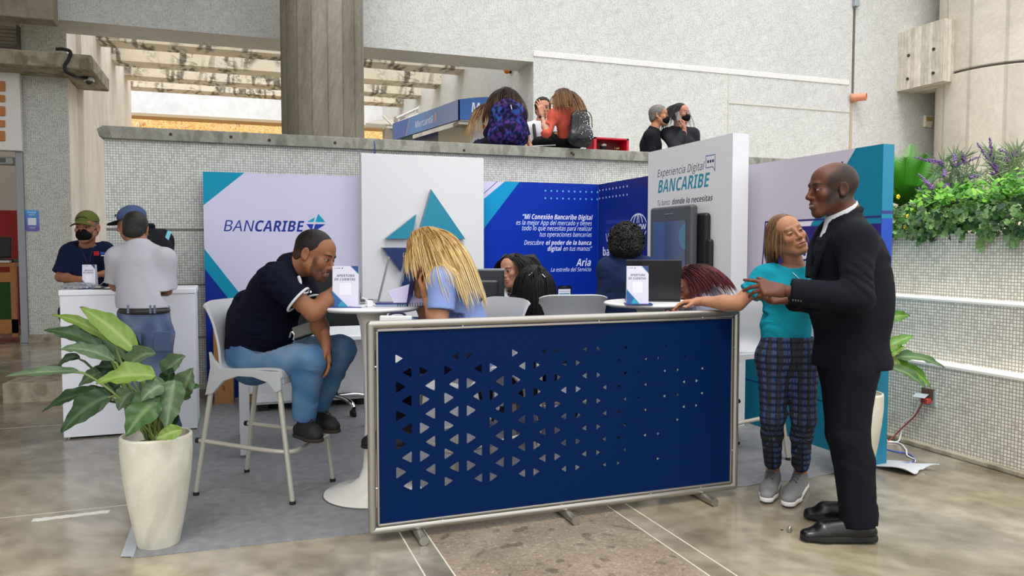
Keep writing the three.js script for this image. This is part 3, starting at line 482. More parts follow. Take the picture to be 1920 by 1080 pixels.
// ---- perforated barrier in its tube frame
{
  const t = thing('barrier', 'long navy barrier with triangular perforations in a tubular metal frame', 'barrier', [0, 0, -3.42]);
  const x0 = .575, x1 = 2.512, y0 = .055, y1 = .988, r = .0185;
  const A = V(x0, y0, 0), B = V(x1, y0, 0), C = V(x1, y1, 0), D = V(x0, y1, 0);
  for (const [a, b] of [[A, B], [B, C], [C, D], [D, A]]) { part('frame_tube', [rod(a, b, r, r, 24), ball(a, r, [1, 1, 1], 24)], M.steel, t); }
  const inner = [[.597, 2.49, .957, .968], [.597, 2.49, .074, .085], [.597, .607, .074, .968], [2.48, 2.49, .074, .968]];
  for (const [a, b, c, d] of inner) part('inner_rail', bx(a, b, c, d, -.012, .012, .003), M.steel, t);
  for (const [x, y] of [[.591, .8], [.591, .25], [2.497, .8], [2.497, .25], [1, .977], [1.7, .977], [2.3, .977], [.9, .065], [1.5, .065], [2.3, .065], [2.0, .065]]) part('screw', tf(new THREE.CylinderGeometry(.005, .005, .03, 10), [x, y, .006], Math.abs(x - .591) < .02 || x > 2.49 ? [0, 0, Math.PI / 2] : [0, 0, 0]), M.chrome, t);
  for (const x of [.785, 1.53, 2.315]) { part('foot', [rod(V(x, .022, -.24), V(x, .022, .115), .021, .021, 20), rod(V(x, .02, -.02), V(x, .055, 0), .012)], M.steel, t); }
  // lattice of triangular holes, growing smaller to the right
  const holes = [], tri = (x, y, s, dir) => { // rounded triangle, straight edge at x, point towards dir
    const hh = s / 2, w = s * .86 * dir, k = .14, P = [[x, y + hh], [x + w, y], [x, y - hh]], o = [];
    for (let i = 0; i < 3; i++) { const a = P[(i + 2) % 3], b = P[i], c = P[(i + 1) % 3]; o.push([lerp(b[0], a[0], k), lerp(b[1], a[1], k)], [b[0] + ((a[0] + c[0]) / 2 - b[0]) * k * .5, b[1] + ((a[1] + c[1]) / 2 - b[1]) * k * .5], [lerp(b[0], c[0], k), lerp(b[1], c[1], k)]); }
    return o;
  };
  const cols = [[742, 1, 0], [772, -1, 1], [787, 1, 1], [816, -1, 0], [833, 1, 1], [860, -1, 0], [875, 1, 0], [904, -1, 1], [918, 1, 1], [945, -1, 0], [960, 1, 0], [985, -1, 1], [1000, 1, 1], [1023.5, -1, 0], [1039.5, 1, 0], [1062, -1, 1], [1079, 1, 1], [1100, -1, 0], [1118, 1, 0], [1137, -1, 1], [1157, 1, 1], [1174, -1, 0], [1194, 1, 0], [1212, -1, 1], [1232, 1, 1], [1247.5, -1, 0], [1268, 1, 0], [1284, -1, 1], [1303, 1, 1], [1317.5, -1, 0]];
  const missing = new Set(['3,0', '3,5', '7,2', '8,0b', '18,5', '22,0', '19,0', '28,4', '29,3', '16,0x']);
  cols.forEach(([px, dir, ph], ci) => {
    const x = onZ(px, 780, -3.42).x, f = clamp((x - .685) / (2.31 - .685), 0, 1);
    for (let k = 0; k < 6; k++) {
      const y = (ph ? .767 : .831) - k * .1303; if (y < .2 || missing.has(ci + ',' + k)) continue;
      if (f > .72 && y < .33 && ci % 3) continue; if (f > .85 && y < .4) continue;
      let s = lerp(.058, .052, f * 2); s = f > .35 ? lerp(.052, .017, clamp((f - .35) / .42, 0, 1)) : s; if (f > .75) s = lerp(.021, .018, rnd());
      if (y > .8 && f < .5) { if (ci < 10 && !(ci === 0 || ci === 5 || ci === 6)) { continue; } s *= .72; }
      else if (y < .26) s *= .88; else if (y > .74) s *= .86;
      holes.push(tri(x, y, s, dir));
    }
  });
  const g = ext([[.604, .08], [2.483, .08], [2.483, .963], [.604, .963]], .006, 0, holes); g.translate(0, 0, -.003);
  part('perforated_panel', g, phys({ color: 0x001d48, roughness: .6, specularIntensity: .15 }), t);
}
// ---- tulip tables
function tulipTable(label, x, z, R = .268) {
  const t = thing('bar_table', label, 'table', [x, 0, z], 0), gloss = phys({ color: 0xdedcd4, roughness: .3, clearcoat: .7, clearcoatRoughness: .1 });
  part('tabletop', lathe([[0, .995], [R - .03, .997], [R - .004, 1.006], [R, 1.013], [R - .003, 1.02], [R - .012, 1.024], [0, 1.024]], 64), phys({ color: 0xe9e8ea, roughness: .32 }), t);
  part('pedestal', lathe([[0, .0], [.262, .0], [.266, .006], [.262, .013], [.2, .03], [.12, .058], [.075, .095], [.056, .15], [.047, .24], [.042, .42], [.044, .62], [.052, .8], [.064, .92], [.085, .99], [0, .996]], 56), gloss, t);
  part('base_rim', tf(new THREE.TorusGeometry(.265, .005, 8, 64), [0, .005, 0], [Math.PI / 2, 0, 0]), std({ color: 0x55534f, roughness: .5 }), t);
  return t;
}
const T1 = [.700, -4.12], T2 = [2.255, -3.87];
tulipTable('round white bar table between seated man and blonde woman', ...T1); tulipTable('round white bar table with dark laptop at the right', ...T2);
// ---- bar stools: one plastic shell on four splayed tubes
let stoolProto = null;
function stool(label, x, z, turn) {
  if (stoolProto) { const c = stoolProto.clone(); c.name = numbered('bar_stool'); c.position.set(x, 0, z); c.rotation.y = turn; c.userData = { ...stoolProto.userData, label }; scene.add(c); return c; }
  const t = thing('bar_stool', label, 'stool', [x, 0, z], turn, 'pale plastic bar stools'), pl = std({ color: 0xb3b6b9, roughness: .45 }), mt = std({ color: 0xb9b6a8, roughness: .38, metalness: .25 });
  const path = new THREE.CatmullRomCurve3([V(0, .655, .225), V(0, .69, .22), V(0, .697, .16), V(0, .688, 0), V(0, .69, -.12), V(0, .735, -.185), V(0, .84, -.212), V(0, .95, -.24), V(0, 1.045, -.285)], false, 'centripetal');
  const wid = (v) => lerp(.215, .2, smooth(.45, .6, v)) + .012 * smooth(.75, 1, v);
  part('seat_shell', shell((u, v) => { const p = path.getPoint(v), s = u * 2 - 1, bow = smooth(.5, .7, v) * .045 * s * s, dish = (1 - smooth(.4, .6, v)) * .008 * s * s; const corner = smooth(.95, 1, v) * Math.pow(Math.abs(s), 6) * .02; return V(s * wid(v), p.y + dish - corner, p.z + bow); }, 20, 44, .013), pl, t);
  for (const s of [-1, 1]) {
    const g = ext([[.225, .695], [.225, .60], [.195, .585], [.15, .635], [.06, .66], [-.03, .66], [-.12, .63], [-.19, .56], [-.235, .55], [-.215, .63], [-.20, .70], [-.205, .78], [-.18, .74], [-.13, .695]].reverse(), .016, .003); g.rotateY(-Math.PI / 2); g.translate(s * .212 + .008, 0, 0);
    part('side_apron', g, pl, t);
  }
  part('front_apron', bx(-.2, .2, .625, .69, .212, .228, .006), pl, t);
  for (const [sx, sz, fx, fz] of [[-1, 1, .205, .275], [1, 1, .205, .275], [-1, -1, .222, -.305], [1, -1, .222, -.305]]) {
    const top = V(sx * .198, .62, sz > 0 ? .2 : -.205), foot = V(sx * fx, .012, fz); const l = part('leg', rod(top, foot, .0145, .0135, 14), mt, t);
    part('foot_cap', rod(V(foot.x, 0, foot.z), V(foot.x - sx * .001, .022, foot.z), .0165, .016, 12), M.rubber, l);
  }
  const lv = (sz, y) => sz > 0 ? lerp(.2, .275, (.62 - y) / .62) : lerp(-.205, -.305, (.62 - y) / .62), lx = (sz, y) => lerp(.198, sz > 0 ? .205 : .222, (.62 - y) / .62);
  part('footrest', tube([V(-lx(-1, .29), .30, lv(-1, .29) - .03), V(-lx(1, .28) - .004, .275, lv(1, .28) - .04), V(-lx(1, .28) + .03, .272, lv(1, .28) + .018), V(0, .272, lv(1, .28) + .02), V(lx(1, .28) - .03, .272, lv(1, .28) + .018), V(lx(1, .28) + .004, .275, lv(1, .28) - .04), V(lx(-1, .29), .30, lv(-1, .29) - .03)], .0125, 90, 10), mt, t);
  for (const s of [-1, 1]) part('footrest_cap', rod(V(s * lx(-1, .29), .30, lv(-1, .29) - .045), V(s * lx(-1, .29), .30, lv(-1, .29) - .025), .015, .015, 12), M.rubber, t);
  return stoolProto = t;
}
stool('pale bar stool the seated man in navy polo sits on', .175, -4.403, .932);
const stB = at(885, 560, 4.25); stool('pale bar stool under the blonde woman', stB.x, stB.z, -1.25);
const stC = at(1082, 560, 4.75); stool('empty pale bar stool with wide backrest behind the barrier', stC.x + .02, stC.z - .2, Math.PI - .25);
stool('pale bar stool beside the woman in turquoise, half hidden by the barrier', 2.92, -4.06, -1.45);
// ---- office furniture inside the booth
function desk(label, x0, x1, z0, z1, turn = 0) {
  const t = thing('desk', label, 'desk', [(x0 + x1) / 2, 0, (z0 + z1) / 2], turn), w = (x1 - x0) / 2, d = (z1 - z0) / 2, g = std({ color: 0xb9bcc0, roughness: .4, metalness: .3 });
  part('desktop', bx(-w, w, .725, .755, -d, d, .006), std({ color: 0xeceef4, roughness: .35 }), t);
  for (const [a, b] of [[-1, -1], [1, -1], [-1, 1], [1, 1]]) part('leg', bx(a * (w - .04) - .03, a * (w - .04) + .03, .02, .725, b * (d - .04) - .03, b * (d - .04) + .03, .004), g, t);
  part('modesty_panel', bx(-w + .08, w - .08, .3, .72, -d + .03, -d + .05), std({ color: 0xe2e3e6, roughness: .5 }), t); return t;
}
desk('white office desk behind the seated man', .02, .98, -5.75, -5.08);
desk('white office desk with monitor in front of the blue panel', 1.75, 2.7, -5.45, -4.9);
{
  const t = thing('drawer_unit', 'low white drawer unit under the lilac backdrop', 'cabinet', [.62, 0, -6.72]);
  part('carcass', bx(-.46, .46, .06, .70, -.22, .22, .004), std({ color: 0xe6e7e9, roughness: .4 }), t);
  for (let i = 0; i < 3; i++) for (const s of [-1, 1]) { const d = part('drawer', bx(s * .23 - .222, s * .23 + .222, .08 + i * .205, .275 + i * .205, .22, .238, .004), std({ color: 0xe9eaee, roughness: .4 }), t); part('handle', bx(s * .23 - .05, s * .23 + .05, .225 + i * .205, .24 + i * .205, .238, .25, .004), std({ color: 0x44464a, roughness: .4 }), d); }
  for (const x of [-.4, .4]) part('plinth_foot', bx(x - .04, x + .04, 0, .06, -.2, .2), M.black, t);
  const p = thing('printer', 'grey office printer on the white drawer unit', 'printer', [.42, .70, -6.72]);
  part('case', bx(-.24, .2, .0, .17, -.18, .18, .02), std({ color: 0x8f9296, roughness: .4 }), p); part('lid', bx(-.235, .195, .17, .2, -.175, .17, .012), std({ color: 0x5c5f63, roughness: .4 }), p); part('tray', bx(-.18, .14, .03, .05, .18, .26, .006), std({ color: 0x6a6c70, roughness: .4 }), p);
  const q = thing('label_printer', 'small white desk printer beside the grey printer', 'printer', [.86, .70, -6.7]);
  part('case', bx(-.14, .14, 0, .15, -.14, .15, .02), std({ color: 0xe4e4e4, roughness: .4 }), q); part('paper_slot', bx(-.1, .1, .09, .1, .148, .155), M.black, q); part('badge', bx(.05, .1, .03, .045, .149, .152), M.black, q);
  const r = thing('red_pouch', 'small red pouch lying on the white desk printer', 'pouch', [.84, .85, -6.68]); part('pouch', tf(new THREE.SphereGeometry(1, 20, 12), [0, .03, 0], [0, 0, 0], [.085, .03, .05]), std({ color: 0xd01f22, roughness: .5 }), r); part('zip', tube([[-.08, .045, .01], [0, .058, .012], [.08, .045, .01]], .003, 16, 6), M.black, r);
}
function officeChair(label, x, z, turn, backTop = 1.15) {
  const t = thing('office_chair', label, 'chair', [x, 0, z], turn), cl = std({ color: 0x17181b, roughness: .75 });
  for (let i = 0; i < 5; i++) { const a = i * Math.PI * 2 / 5 + .3, e = V(Math.cos(a) * .29, .075, Math.sin(a) * .29), arm = part('base_arm', tube([V(0, .13, 0), V(e.x * .5, .13, e.z * .5), V(e.x * .9, .105, e.z * .9), e], .018, 20, 8), M.chrome, t); part('caster', [tf(new THREE.CylinderGeometry(.028, .028, .018, 18), [e.x, .028, e.z], [Math.PI / 2, 0, a]), tf(new THREE.CylinderGeometry(.028, .028, .018, 18), [e.x + .012, .028, e.z + .022], [Math.PI / 2, 0, a]), tf(new THREE.BoxGeometry(.03, .03, .03), [e.x, .058, e.z])], M.rubber, arm); }
  part('gas_column', rod(V(0, .12, 0), V(0, .46, 0), .025, .025), M.black, t);
  part('seat', bx(-.24, .24, .45, .54, -.23, .25, .045), cl, t);
  part('backrest', shell((u, v) => { const s = u * 2 - 1, y = lerp(.58, backTop, v), w = .23 * Math.pow(1 - Math.pow(Math.abs(v * 2 - 1), 3.5) * .55, .8); return V(s * w, y, -.24 - .06 * v + .05 * s * s); }, 16, 20, .05), cl, t);
  part('back_bracket', tube([V(0, .47, -.15), V(0, .5, -.3), V(0, .75, -.31)], .02, 16, 8), M.black, t);
  for (const s of [-1, 1]) part('armrest', [tube([V(s * .24, .5, 0), V(s * .29, .56, -.02), V(s * .29, .68, .0)], .017, 20, 8), bx(s * .29 - .03, s * .29 + .03, .68, .71, -.13, .14, .012)], std({ color: 0x2a2b2e, roughness: .5 }), t);
  return t;
}
const oc1 = at(627, 700, 6.2); officeChair('black office chair with chrome star base behind the seated man', oc1.x, oc1.z, 2.9, 1.16);
const oc2 = at(1004, 560, 5.95); officeChair('black office chair with high back under the dark haired clerk', oc2.x, oc2.z, .12, 1.27);
{
  const p = at(919, 560, 5.05), t = thing('monitor', 'black desktop monitor turned away beside the blonde woman', 'monitor', [p.x, .755, p.z - .2], -.28);
  const pl = std({ color: 0x24282c, roughness: .35 });
  part('casing', [bx(-.16, .16, .055, .43, -.02, .015, .012), bx(-.12, .12, .1, .36, -.0, .045, .02)], pl, t); part('bezel', bx(-.165, .165, .415, .435, -.022, .018, .006), std({ color: 0x777c80, roughness: .3, metalness: .5 }), t); part('stand', [bx(-.03, .03, .01, .2, .01, .04, .008), bx(-.1, .1, 0, .012, -.09, .1, .006)], pl, t);
}
// cardboard boxes leaning at the backdrop
M.card = std({ map: rep(data(256, 256, (x, y) => { const d = loop(x / 256, y / 256 * .3, 30) * 7 + (rnd() - .5) * 8; return [178 + d, 128 + d, 80 + d]; }), 2), roughness: .85 });
[[-.082, -6.93, .155, .64, .2, 'tall brown cardboard box standing by the left edge of the lilac backdrop'], [.17, -6.95, .13, .52, .18, 'brown cardboard box under the stool, left one of the pair'], [.325, -6.95, .14, .52, .18, 'brown cardboard box under the stool, right one of the pair']].forEach(([x, z, w, h, d, l]) => {
  const t = thing('cardboard_box', l, 'box', [x, 0, z], -.05, 'brown cardboard boxes by the backdrop'); part('carton', metres(bx(-w / 2, w / 2, 0, h, -d, 0, .003)), M.card, t); part('packing_tape', bx(-.02, .02, h - .002, h + .001, -d, 0), std({ color: 0xb08d5c, roughness: .3 }), t);
  part('printed_mark', [bx(-.012, .012, .12, .16, 0, .001), bx(-.004, .004, .2, .28, 0, .001)], std({ color: 0x8a5a34, roughness: .8 }), t);
});
// ---- small things on counter and tables
const tentTex = canvas(320, 512, (g) => {
  g.fillStyle = '#dedcec'; g.fillRect(0, 0, 320, 512); g.fillStyle = '#23407c'; g.beginPath(); g.moveTo(228, 0); g.lineTo(320, 0); g.lineTo(320, 92); g.fill(); g.fillStyle = '#2c8fb0'; g.beginPath(); g.moveTo(218, 0); g.lineTo(228, 0); g.lineTo(320, 92); g.lineTo(320, 104); g.fill();
  g.fillStyle = '#1f5c98'; g.beginPath(); g.moveTo(0, 320); g.lineTo(190, 512); g.lineTo(0, 512); g.fill(); g.fillStyle = '#1fa0b8'; g.beginPath(); g.moveTo(110, 430); g.lineTo(192, 512); g.lineTo(60, 512); g.fill(); g.fillStyle = '#1b88a8'; g.beginPath(); g.moveTo(0, 310); g.lineTo(198, 512); g.lineTo(184, 512); g.lineTo(0, 326); g.fill();
  g.save(); g.transform(1, 0, -.2, 1, 26, 0); g.fillStyle = '#3a3f6a'; g.font = 'bold 44px sans-serif'; g.textAlign = 'center'; g.fillText('APERTURA', 160, 136); g.fillText('DE CUENTAS', 160, 181); g.textAlign = 'left'; g.font = '15px sans-serif'; g.fillText('BAN', -6, 32); g.font = 'bold 15px sans-serif'; g.fillText('CARIBE', 26, 32); g.restore();
  g.fillStyle = '#3a3f6a'; g.beginPath(); g.moveTo(112, 28); g.lineTo(120, 16); g.lineTo(132, 26); g.lineTo(118, 38); g.fill();
  g.fillStyle = '#ecebf5'; g.beginPath(); g.roundRect(82, 206, 156, 158, 10); g.fill(); g.strokeStyle = '#c4c4dc'; g.lineWidth = 3; g.stroke();
});
const tentMat = std({ map: tentTex, roughness: .3 });
function tentSign(label, x, y, z, turn, w, h) {
  const t = thing('table_sign', label, 'sign', [x, y, z], turn, 'account opening table signs'); const g = new THREE.BoxGeometry(w, h, .006); tf(g, [0, h / 2, -.02], [-.06, 0, 0]); part('front_sheet', g, [M.white, M.white, M.white, M.white, tentMat, M.white], t);
  part('back_sheet', tf(new THREE.BoxGeometry(w, h, .005), [0, h / 2, -.05], [.1, 0, 0]), std({ color: 0xd7d7e4, roughness: .35 }), t); part('foot_plate', bx(-w / 2 - .01, w / 2 + .02, 0, .004, -.08, .03), std({ color: 0x30408a, roughness: .4 }), t); return t;
}
{ let p = at(647, 575, 3.96); tentSign('account opening sign on the round table before seated man', p.x, 1.024, p.z, -YAW + .02, .134, .213);
  p = at(1196, 560, 4.17); tentSign('account opening sign on the right table before dark laptop', p.x, 1.024, p.z, -YAW - .05, .118, .208);
  p = at(164, 528, 5.42); tentSign('small account opening sign on the left white counter', p.x, 1.04, -6.12, -YAW + .05, .089, .172); }
function laptop(label, x, y, z, turn, w, d, h, lean, col, parts) {
  const t = thing('laptop', label, 'laptop', [x, y, z], turn), m = std({ color: col, roughness: .35, metalness: .3 });
  part('base', bx(-w / 2, w / 2, 0, .016, -d / 2, d / 2, .005), m, t); part('keyboard', bx(-w / 2 + .02, w / 2 - .02, .016, .0175, -d / 2 + .03, d / 2 - .07), std({ color: 0x202226, roughness: .6 }), t);
  const lid = bx(-w / 2, w / 2, 0, h, -.004, .004, .003); lid.rotateX(-lean); lid.translate(0, .014, -d / 2); const L = part('lid', lid, m, t);
  const s = bx(-w / 2 + .01, w / 2 - .01, .012, h - .01, .0042, .005); s.rotateX(-lean); s.translate(0, .014, -d / 2); part('screen', s, std({ color: 0x1b1d22, roughness: .15 }), L); return t;
}
{ const p = at(702, 566, 4.24); laptop('open laptop seen edge on, its thin lid leaning beside charger', p.x - .06, 1.024, p.z - .02, -1.745, .22, .17, .25, .24, 0x9b9b9b);
  const q = at(1204, 562, 4.54); laptop('dark laptop seen from behind on the right table', q.x + .03, 1.024, q.z + .06, Math.PI - YAW - .12, .31, .22, .228, .16, 0x1d1f23); }
{ let p = at(692, 572, 4.0), t = thing('charger', 'small white charger cube with cables on the round table', 'charger', [p.x, 1.024, p.z], .3); part('cube', bx(-.017, .017, 0, .034, -.017, .017, .006), M.white, t);
  part('cable', [tube([V(.015, .012, 0), V(.05, .006, .02), V(.1, .005, .01), V(.15, .006, .03)], .004, 40, 6), tube([V(-.0, .012, -.01), V(-.05, .006, .02), V(-.09, .005, -.02), V(.02, .006, -.06)], .004, 40, 6)], M.white, t);
  p = at(688, 562, 4.02); const pen = thing('stylus', 'white pen lying slanted behind the charger cube', 'pen', [p.x, 1.028, p.z - .03], 0); part('barrel', rod(V(-.02, .042, -.01), V(.05, .002, .0), .0045), M.white, pen); part('tip', rod(V(.05, .002, 0), V(.058, -.001, .0), .0035, .001), M.black, pen);
  p = at(735, 566, 4.06); const tb = thing('tablet', 'dark blue tablet case stacked on the round table', 'tablet', [p.x, 1.024, p.z], -.25); part('case', bx(-.085, .085, .012, .02, -.05, .05, .003), std({ color: 0x15206e, roughness: .3 }), tb); part('slab', bx(-.08, .08, 0, .012, -.048, .048, .004), std({ color: 0x8ea0bc, roughness: .3 }), tb);
  p = at(767, 568, 4.03); const nb = thing('notebook', 'spiral notebook with a lilac page lifted on the round table', 'notebook', [p.x + .02, 1.024, p.z - .02], -.1);
  part('pages', bx(-.085, .085, 0, .012, -.1, .02, .002), std({ color: 0xd9d6e6, roughness: .6 }), nb); for (let i = 0; i < 13; i++) part('coil', tf(new THREE.TorusGeometry(.009, .0016, 6, 14), [-.078 + i * .013, .009, .022], [0, Math.PI / 2, 0]), M.black, nb);
  const pageTex = canvas(128, 160, (g) => { g.fillStyle = '#d2cbe8'; g.fillRect(0, 0, 128, 160); g.strokeStyle = '#9a93c4'; g.lineWidth = 1; for (let y = 16; y < 160; y += 9) { g.beginPath(); g.moveTo(4, y); g.lineTo(124, y); g.stroke(); } });
  part('lifted_page', shell((u, v) => V(-.095 + .17 * u - .02 * v, .012 + v * .115 * (.55 + .45 * u), .02 - .05 * v - .08 * v * v), 10, 10, .0012), std({ map: pageTex, roughness: .6, side: THREE.DoubleSide }), nb); }
{ // handbag hooked on the table edge
  const p = at(745, 592, 3.84), t = thing('handbag', 'white and navy handbag hanging from the round table beside the blonde woman', 'handbag', [p.x, .735, p.z], -YAW - .1);
  part('front_panel', tf(new RoundedBoxGeometry(.165, .26, .02, 3, .009), [0, .13, .03]), M.white, t); part('gusset', [tf(new RoundedBoxGeometry(.2, .25, .06, 3, .02), [.015, .125, -.01])], std({ color: 0x0c1a44, roughness: .5 }), t);
  part('piping', tube([V(.086, .25, .03), V(.108, .2, .025), V(.113, .1, .025)], .003, 16, 6), std({ color: 0x2f86c8, roughness: .4 }), t); part('strap', tube([V(-.05, .24, -.01), V(-.04, .262, -.02), V(.02, .266, -.03), V(.05, .24, -.01)], .006, 24, 6), std({ color: 0x0c1a44, roughness: .5 }), t);
}
{ let p = at(158, 538, 5.4); const bag = thing('plastic_bag', 'clear plastic bag of coin rolls on the left counter', 'bag', [p.x - .03, 1.04, -6.12]);
  const f = (u, v) => { const a = u * Math.PI * 2, b = v * Math.PI, k = 1 + .22 * noise3(Math.cos(a) * 2 + 4, b * 2, Math.sin(a) * 2); return V(Math.cos(a) * Math.sin(b) * .115 * k, .004 + (1 - Math.cos(b)) * .021 * k, Math.sin(a) * Math.sin(b) * .06 * k); };
  part('film', shell(f, 28, 12, .0006), phys({ color: 0xf2f3f5, roughness: .12, transmission: .9, thickness: 0, ior: 1.4, side: THREE.DoubleSide }), bag);
  for (let i = 0; i < 7; i++) part('roll', rod(V(-.07 + i * .02, .014, -.02 + (i % 2) * .02), V(-.05 + i * .02, .016, .012 + (i % 2) * .02), .009), std({ color: [0xcfc8b4, 0xbdb39a, 0xd8d4c6][i % 3], roughness: .5 }), bag);
  p = at(212, 541, 5.5); const cb = thing('clipboard', 'dark clipboard with papers at the counter edge by the grey shirt', 'clipboard', [p.x, 1.04, -6.08], -.12); part('board', bx(-.11, .12, 0, .008, -.07, .06, .002), std({ color: 0x3a3632, roughness: .6 }), cb); part('paper', bx(-.03, .11, .008, .011, -.06, .05), M.white, cb); part('clip', [bx(-.1, -.06, .008, .022, -.03, .03, .004), rod(V(-.09, .02, -.03), V(-.05, .05, .0), .004)], M.steel, cb); }
// ================================================================ PEOPLE: bodies and clothes as smooth distance fields
class Field {
  constructor(k = .03) { this.k = k; this.ops = []; }
  // tapered limb from a to b; flat squeezes it along a direction by a factor
  cap(a, b, ra, rb = ra, o = {}) { this.ops.push({ t: 0, a, b, ra, rb, ...o }); return this; }
  ell(c, r, o = {}) { this.ops.push({ t: 1, c, r, q: o.q ? o.q.clone().invert() : null, ...o, }); const p = this.ops[this.ops.length - 1]; p.q = o.q ? o.q.clone().invert() : null; return this; }
  cut(p, n, o = {}) { this.ops.push({ t: 2, p, n: n.clone().normalize(), ...o }); return this; }   // takes away what lies on n's side
  mesh(cell, o = {}) {
    const lo = V(1e9, 1e9, 1e9), hi = V(-1e9, -1e9, -1e9), boxes = this.ops.map((p) => {
      if (p.t === 2) return null; const b = new THREE.Box3();
      if (p.t === 0) { b.expandByPoint(p.a.clone().addScalar(-p.ra)).expandByPoint(p.a.clone().addScalar(p.ra)).expandByPoint(p.b.clone().addScalar(-p.rb)).expandByPoint(p.b.clone().addScalar(p.rb)); }
      else { const m = p.q ? Math.max(...p.r) : 0, r = p.q ? V(m, m, m) : V(...p.r); b.min.copy(p.c).sub(r); b.max.copy(p.c).add(r); }
      if (!p.sub) { lo.min(b.min); hi.max(b.max); } return b;
    });
    const pad = cell * 3 + (o.amp ?? 0); lo.addScalar(-pad); hi.addScalar(pad);
    const nx = Math.ceil((hi.x - lo.x) / cell) + 1, ny = Math.ceil((hi.y - lo.y) / cell) + 1, nz = Math.ceil((hi.z - lo.z) / cell) + 1, F = new Float32Array(nx * ny * nz).fill(1), v = V(0, 0, 0);
    this.ops.forEach((p, n) => {
      const k = p.k ?? this.k;
      if (p.t === 2) { for (let z = 0, i = 0; z < nz; z++) for (let y = 0; y < ny; y++) for (let x = 0; x < nx; x++, i++) { if (F[i] > .5) continue; const d = (lo.x + x * cell - p.p.x) * p.n.x + (lo.y + y * cell - p.p.y) * p.n.y + (lo.z + z * cell - p.p.z) * p.n.z; if (p.near && v.set(lo.x + x * cell, lo.y + y * cell, lo.z + z * cell).distanceToSquared(p.near[0]) > p.near[1] * p.near[1]) continue; if (d > F[i]) F[i] = d; } return; }
      const m = k + cell * 3, b = boxes[n], x0 = Math.max(0, Math.floor((b.min.x - m - lo.x) / cell)), x1 = Math.min(nx - 1, Math.ceil((b.max.x + m - lo.x) / cell)), y0 = Math.max(0, Math.floor((b.min.y - m - lo.y) / cell)), y1 = Math.min(ny - 1, Math.ceil((b.max.y + m - lo.y) / cell)), z0 = Math.max(0, Math.floor((b.min.z - m - lo.z) / cell)), z1 = Math.min(nz - 1, Math.ceil((b.max.z + m - lo.z) / cell));
      let ax, ay, az, bx_, by_, bz_, bb, dr; if (p.t === 0) { ax = p.a.x; ay = p.a.y; az = p.a.z; bx_ = p.b.x - ax; by_ = p.b.y - ay; bz_ = p.b.z - az; bb = bx_ * bx_ + by_ * by_ + bz_ * bz_ || 1e-9; dr = p.rb - p.ra; }
      const fl = p.flat, fk = (p.f ?? 1) - 1;
      for (let z = z0; z <= z1; z++) for (let y = y0; y <= y1; y++) { let i = (z * ny + y) * nx + x0; for (let x = x0; x <= x1; x++, i++) {
        const X = lo.x + x * cell, Y = lo.y + y * cell, Z = lo.z + z * cell; let d;
        if (p.t === 0) {
          const px = X - ax, py = Y - ay, pz = Z - az; let t = (px * bx_ + py * by_ + pz * bz_) / bb; t = t < 0 ? 0 : t > 1 ? 1 : t;
          let qx = px - bx_ * t, qy = py - by_ * t, qz = pz - bz_ * t; if (fl) { const e = (qx * fl.x + qy * fl.y + qz * fl.z) * fk; qx += fl.x * e; qy += fl.y * e; qz += fl.z * e; }
          d = Math.sqrt(qx * qx + qy * qy + qz * qz) - (p.ra + dr * t);
        } else {
          v.set(X - p.c.x, Y - p.c.y, Z - p.c.z); if (p.q) v.applyQuaternion(p.q);
          const a = v.x / p.r[0], b2 = v.y / p.r[1], c = v.z / p.r[2], k0 = Math.sqrt(a * a + b2 * b2 + c * c), k1 = Math.sqrt((a / p.r[0]) ** 2 + (b2 / p.r[1]) ** 2 + (c / p.r[2]) ** 2); d = k1 < 1e-9 ? -Math.min(...p.r) : k0 * (k0 - 1) / k1;
        }
        if (p.sub) { const f = F[i], h = Math.max(k - Math.abs(-d - f), 0) / (k || 1); F[i] = Math.max(f, -d) + h * h * k * .25; }
        else { const f = F[i], h = Math.max(k - Math.abs(d - f), 0) / (k || 1); F[i] = Math.min(f, d) - h * h * k * .25; }
      } }
    });
    if (o.disp) for (let z = 0, i = 0; z < nz; z++) for (let y = 0; y < ny; y++) for (let x = 0; x < nx; x++, i++) if (Math.abs(F[i]) < pad) F[i] += o.disp(lo.x + x * cell, lo.y + y * cell, lo.z + z * cell);
    // surface nets
    const id = new Int32Array(nx * ny * nz).fill(-1), P = [], I = [], sy = nx, sz = nx * ny, off = [0, 1, sy, sy + 1, sz, sz + 1, sz + sy, sz + sy + 1], E = [[0, 1], [2, 3], [4, 5], [6, 7], [0, 2], [1, 3], [4, 6], [5, 7], [0, 4], [1, 5], [2, 6], [3, 7]];
    for (let z = 0; z < nz - 1; z++) for (let y = 0; y < ny - 1; y++) for (let x = 0; x < nx - 1; x++) {
      const i = (z * ny + y) * nx + x; let m = 0; for (let c = 0; c < 8; c++) if (F[i + off[c]] < 0) m |= 1 << c; if (m === 0 || m === 255) continue;
      let sx = 0, sy2 = 0, sz2 = 0, n = 0; for (const [a, b] of E) { const ia = m >> a & 1, ib = m >> b & 1; if (ia === ib) continue; const fa = F[i + off[a]], fb = F[i + off[b]], t = fa / (fa - fb); sx += (a & 1) + ((b & 1) - (a & 1)) * t; sy2 += (a >> 1 & 1) + ((b >> 1 & 1) - (a >> 1 & 1)) * t; sz2 += (a >> 2) + ((b >> 2) - (a >> 2)) * t; n++; }
      id[i] = P.length / 3; P.push(lo.x + (x + sx / n) * cell, lo.y + (y + sy2 / n) * cell, lo.z + (z + sz2 / n) * cell);
    }
    const quad = (a, b, c, d, s) => { if (a < 0 || b < 0 || c < 0 || d < 0) return; if (s) I.push(a, b, c, a, c, d); else I.push(a, c, b, a, d, c); };
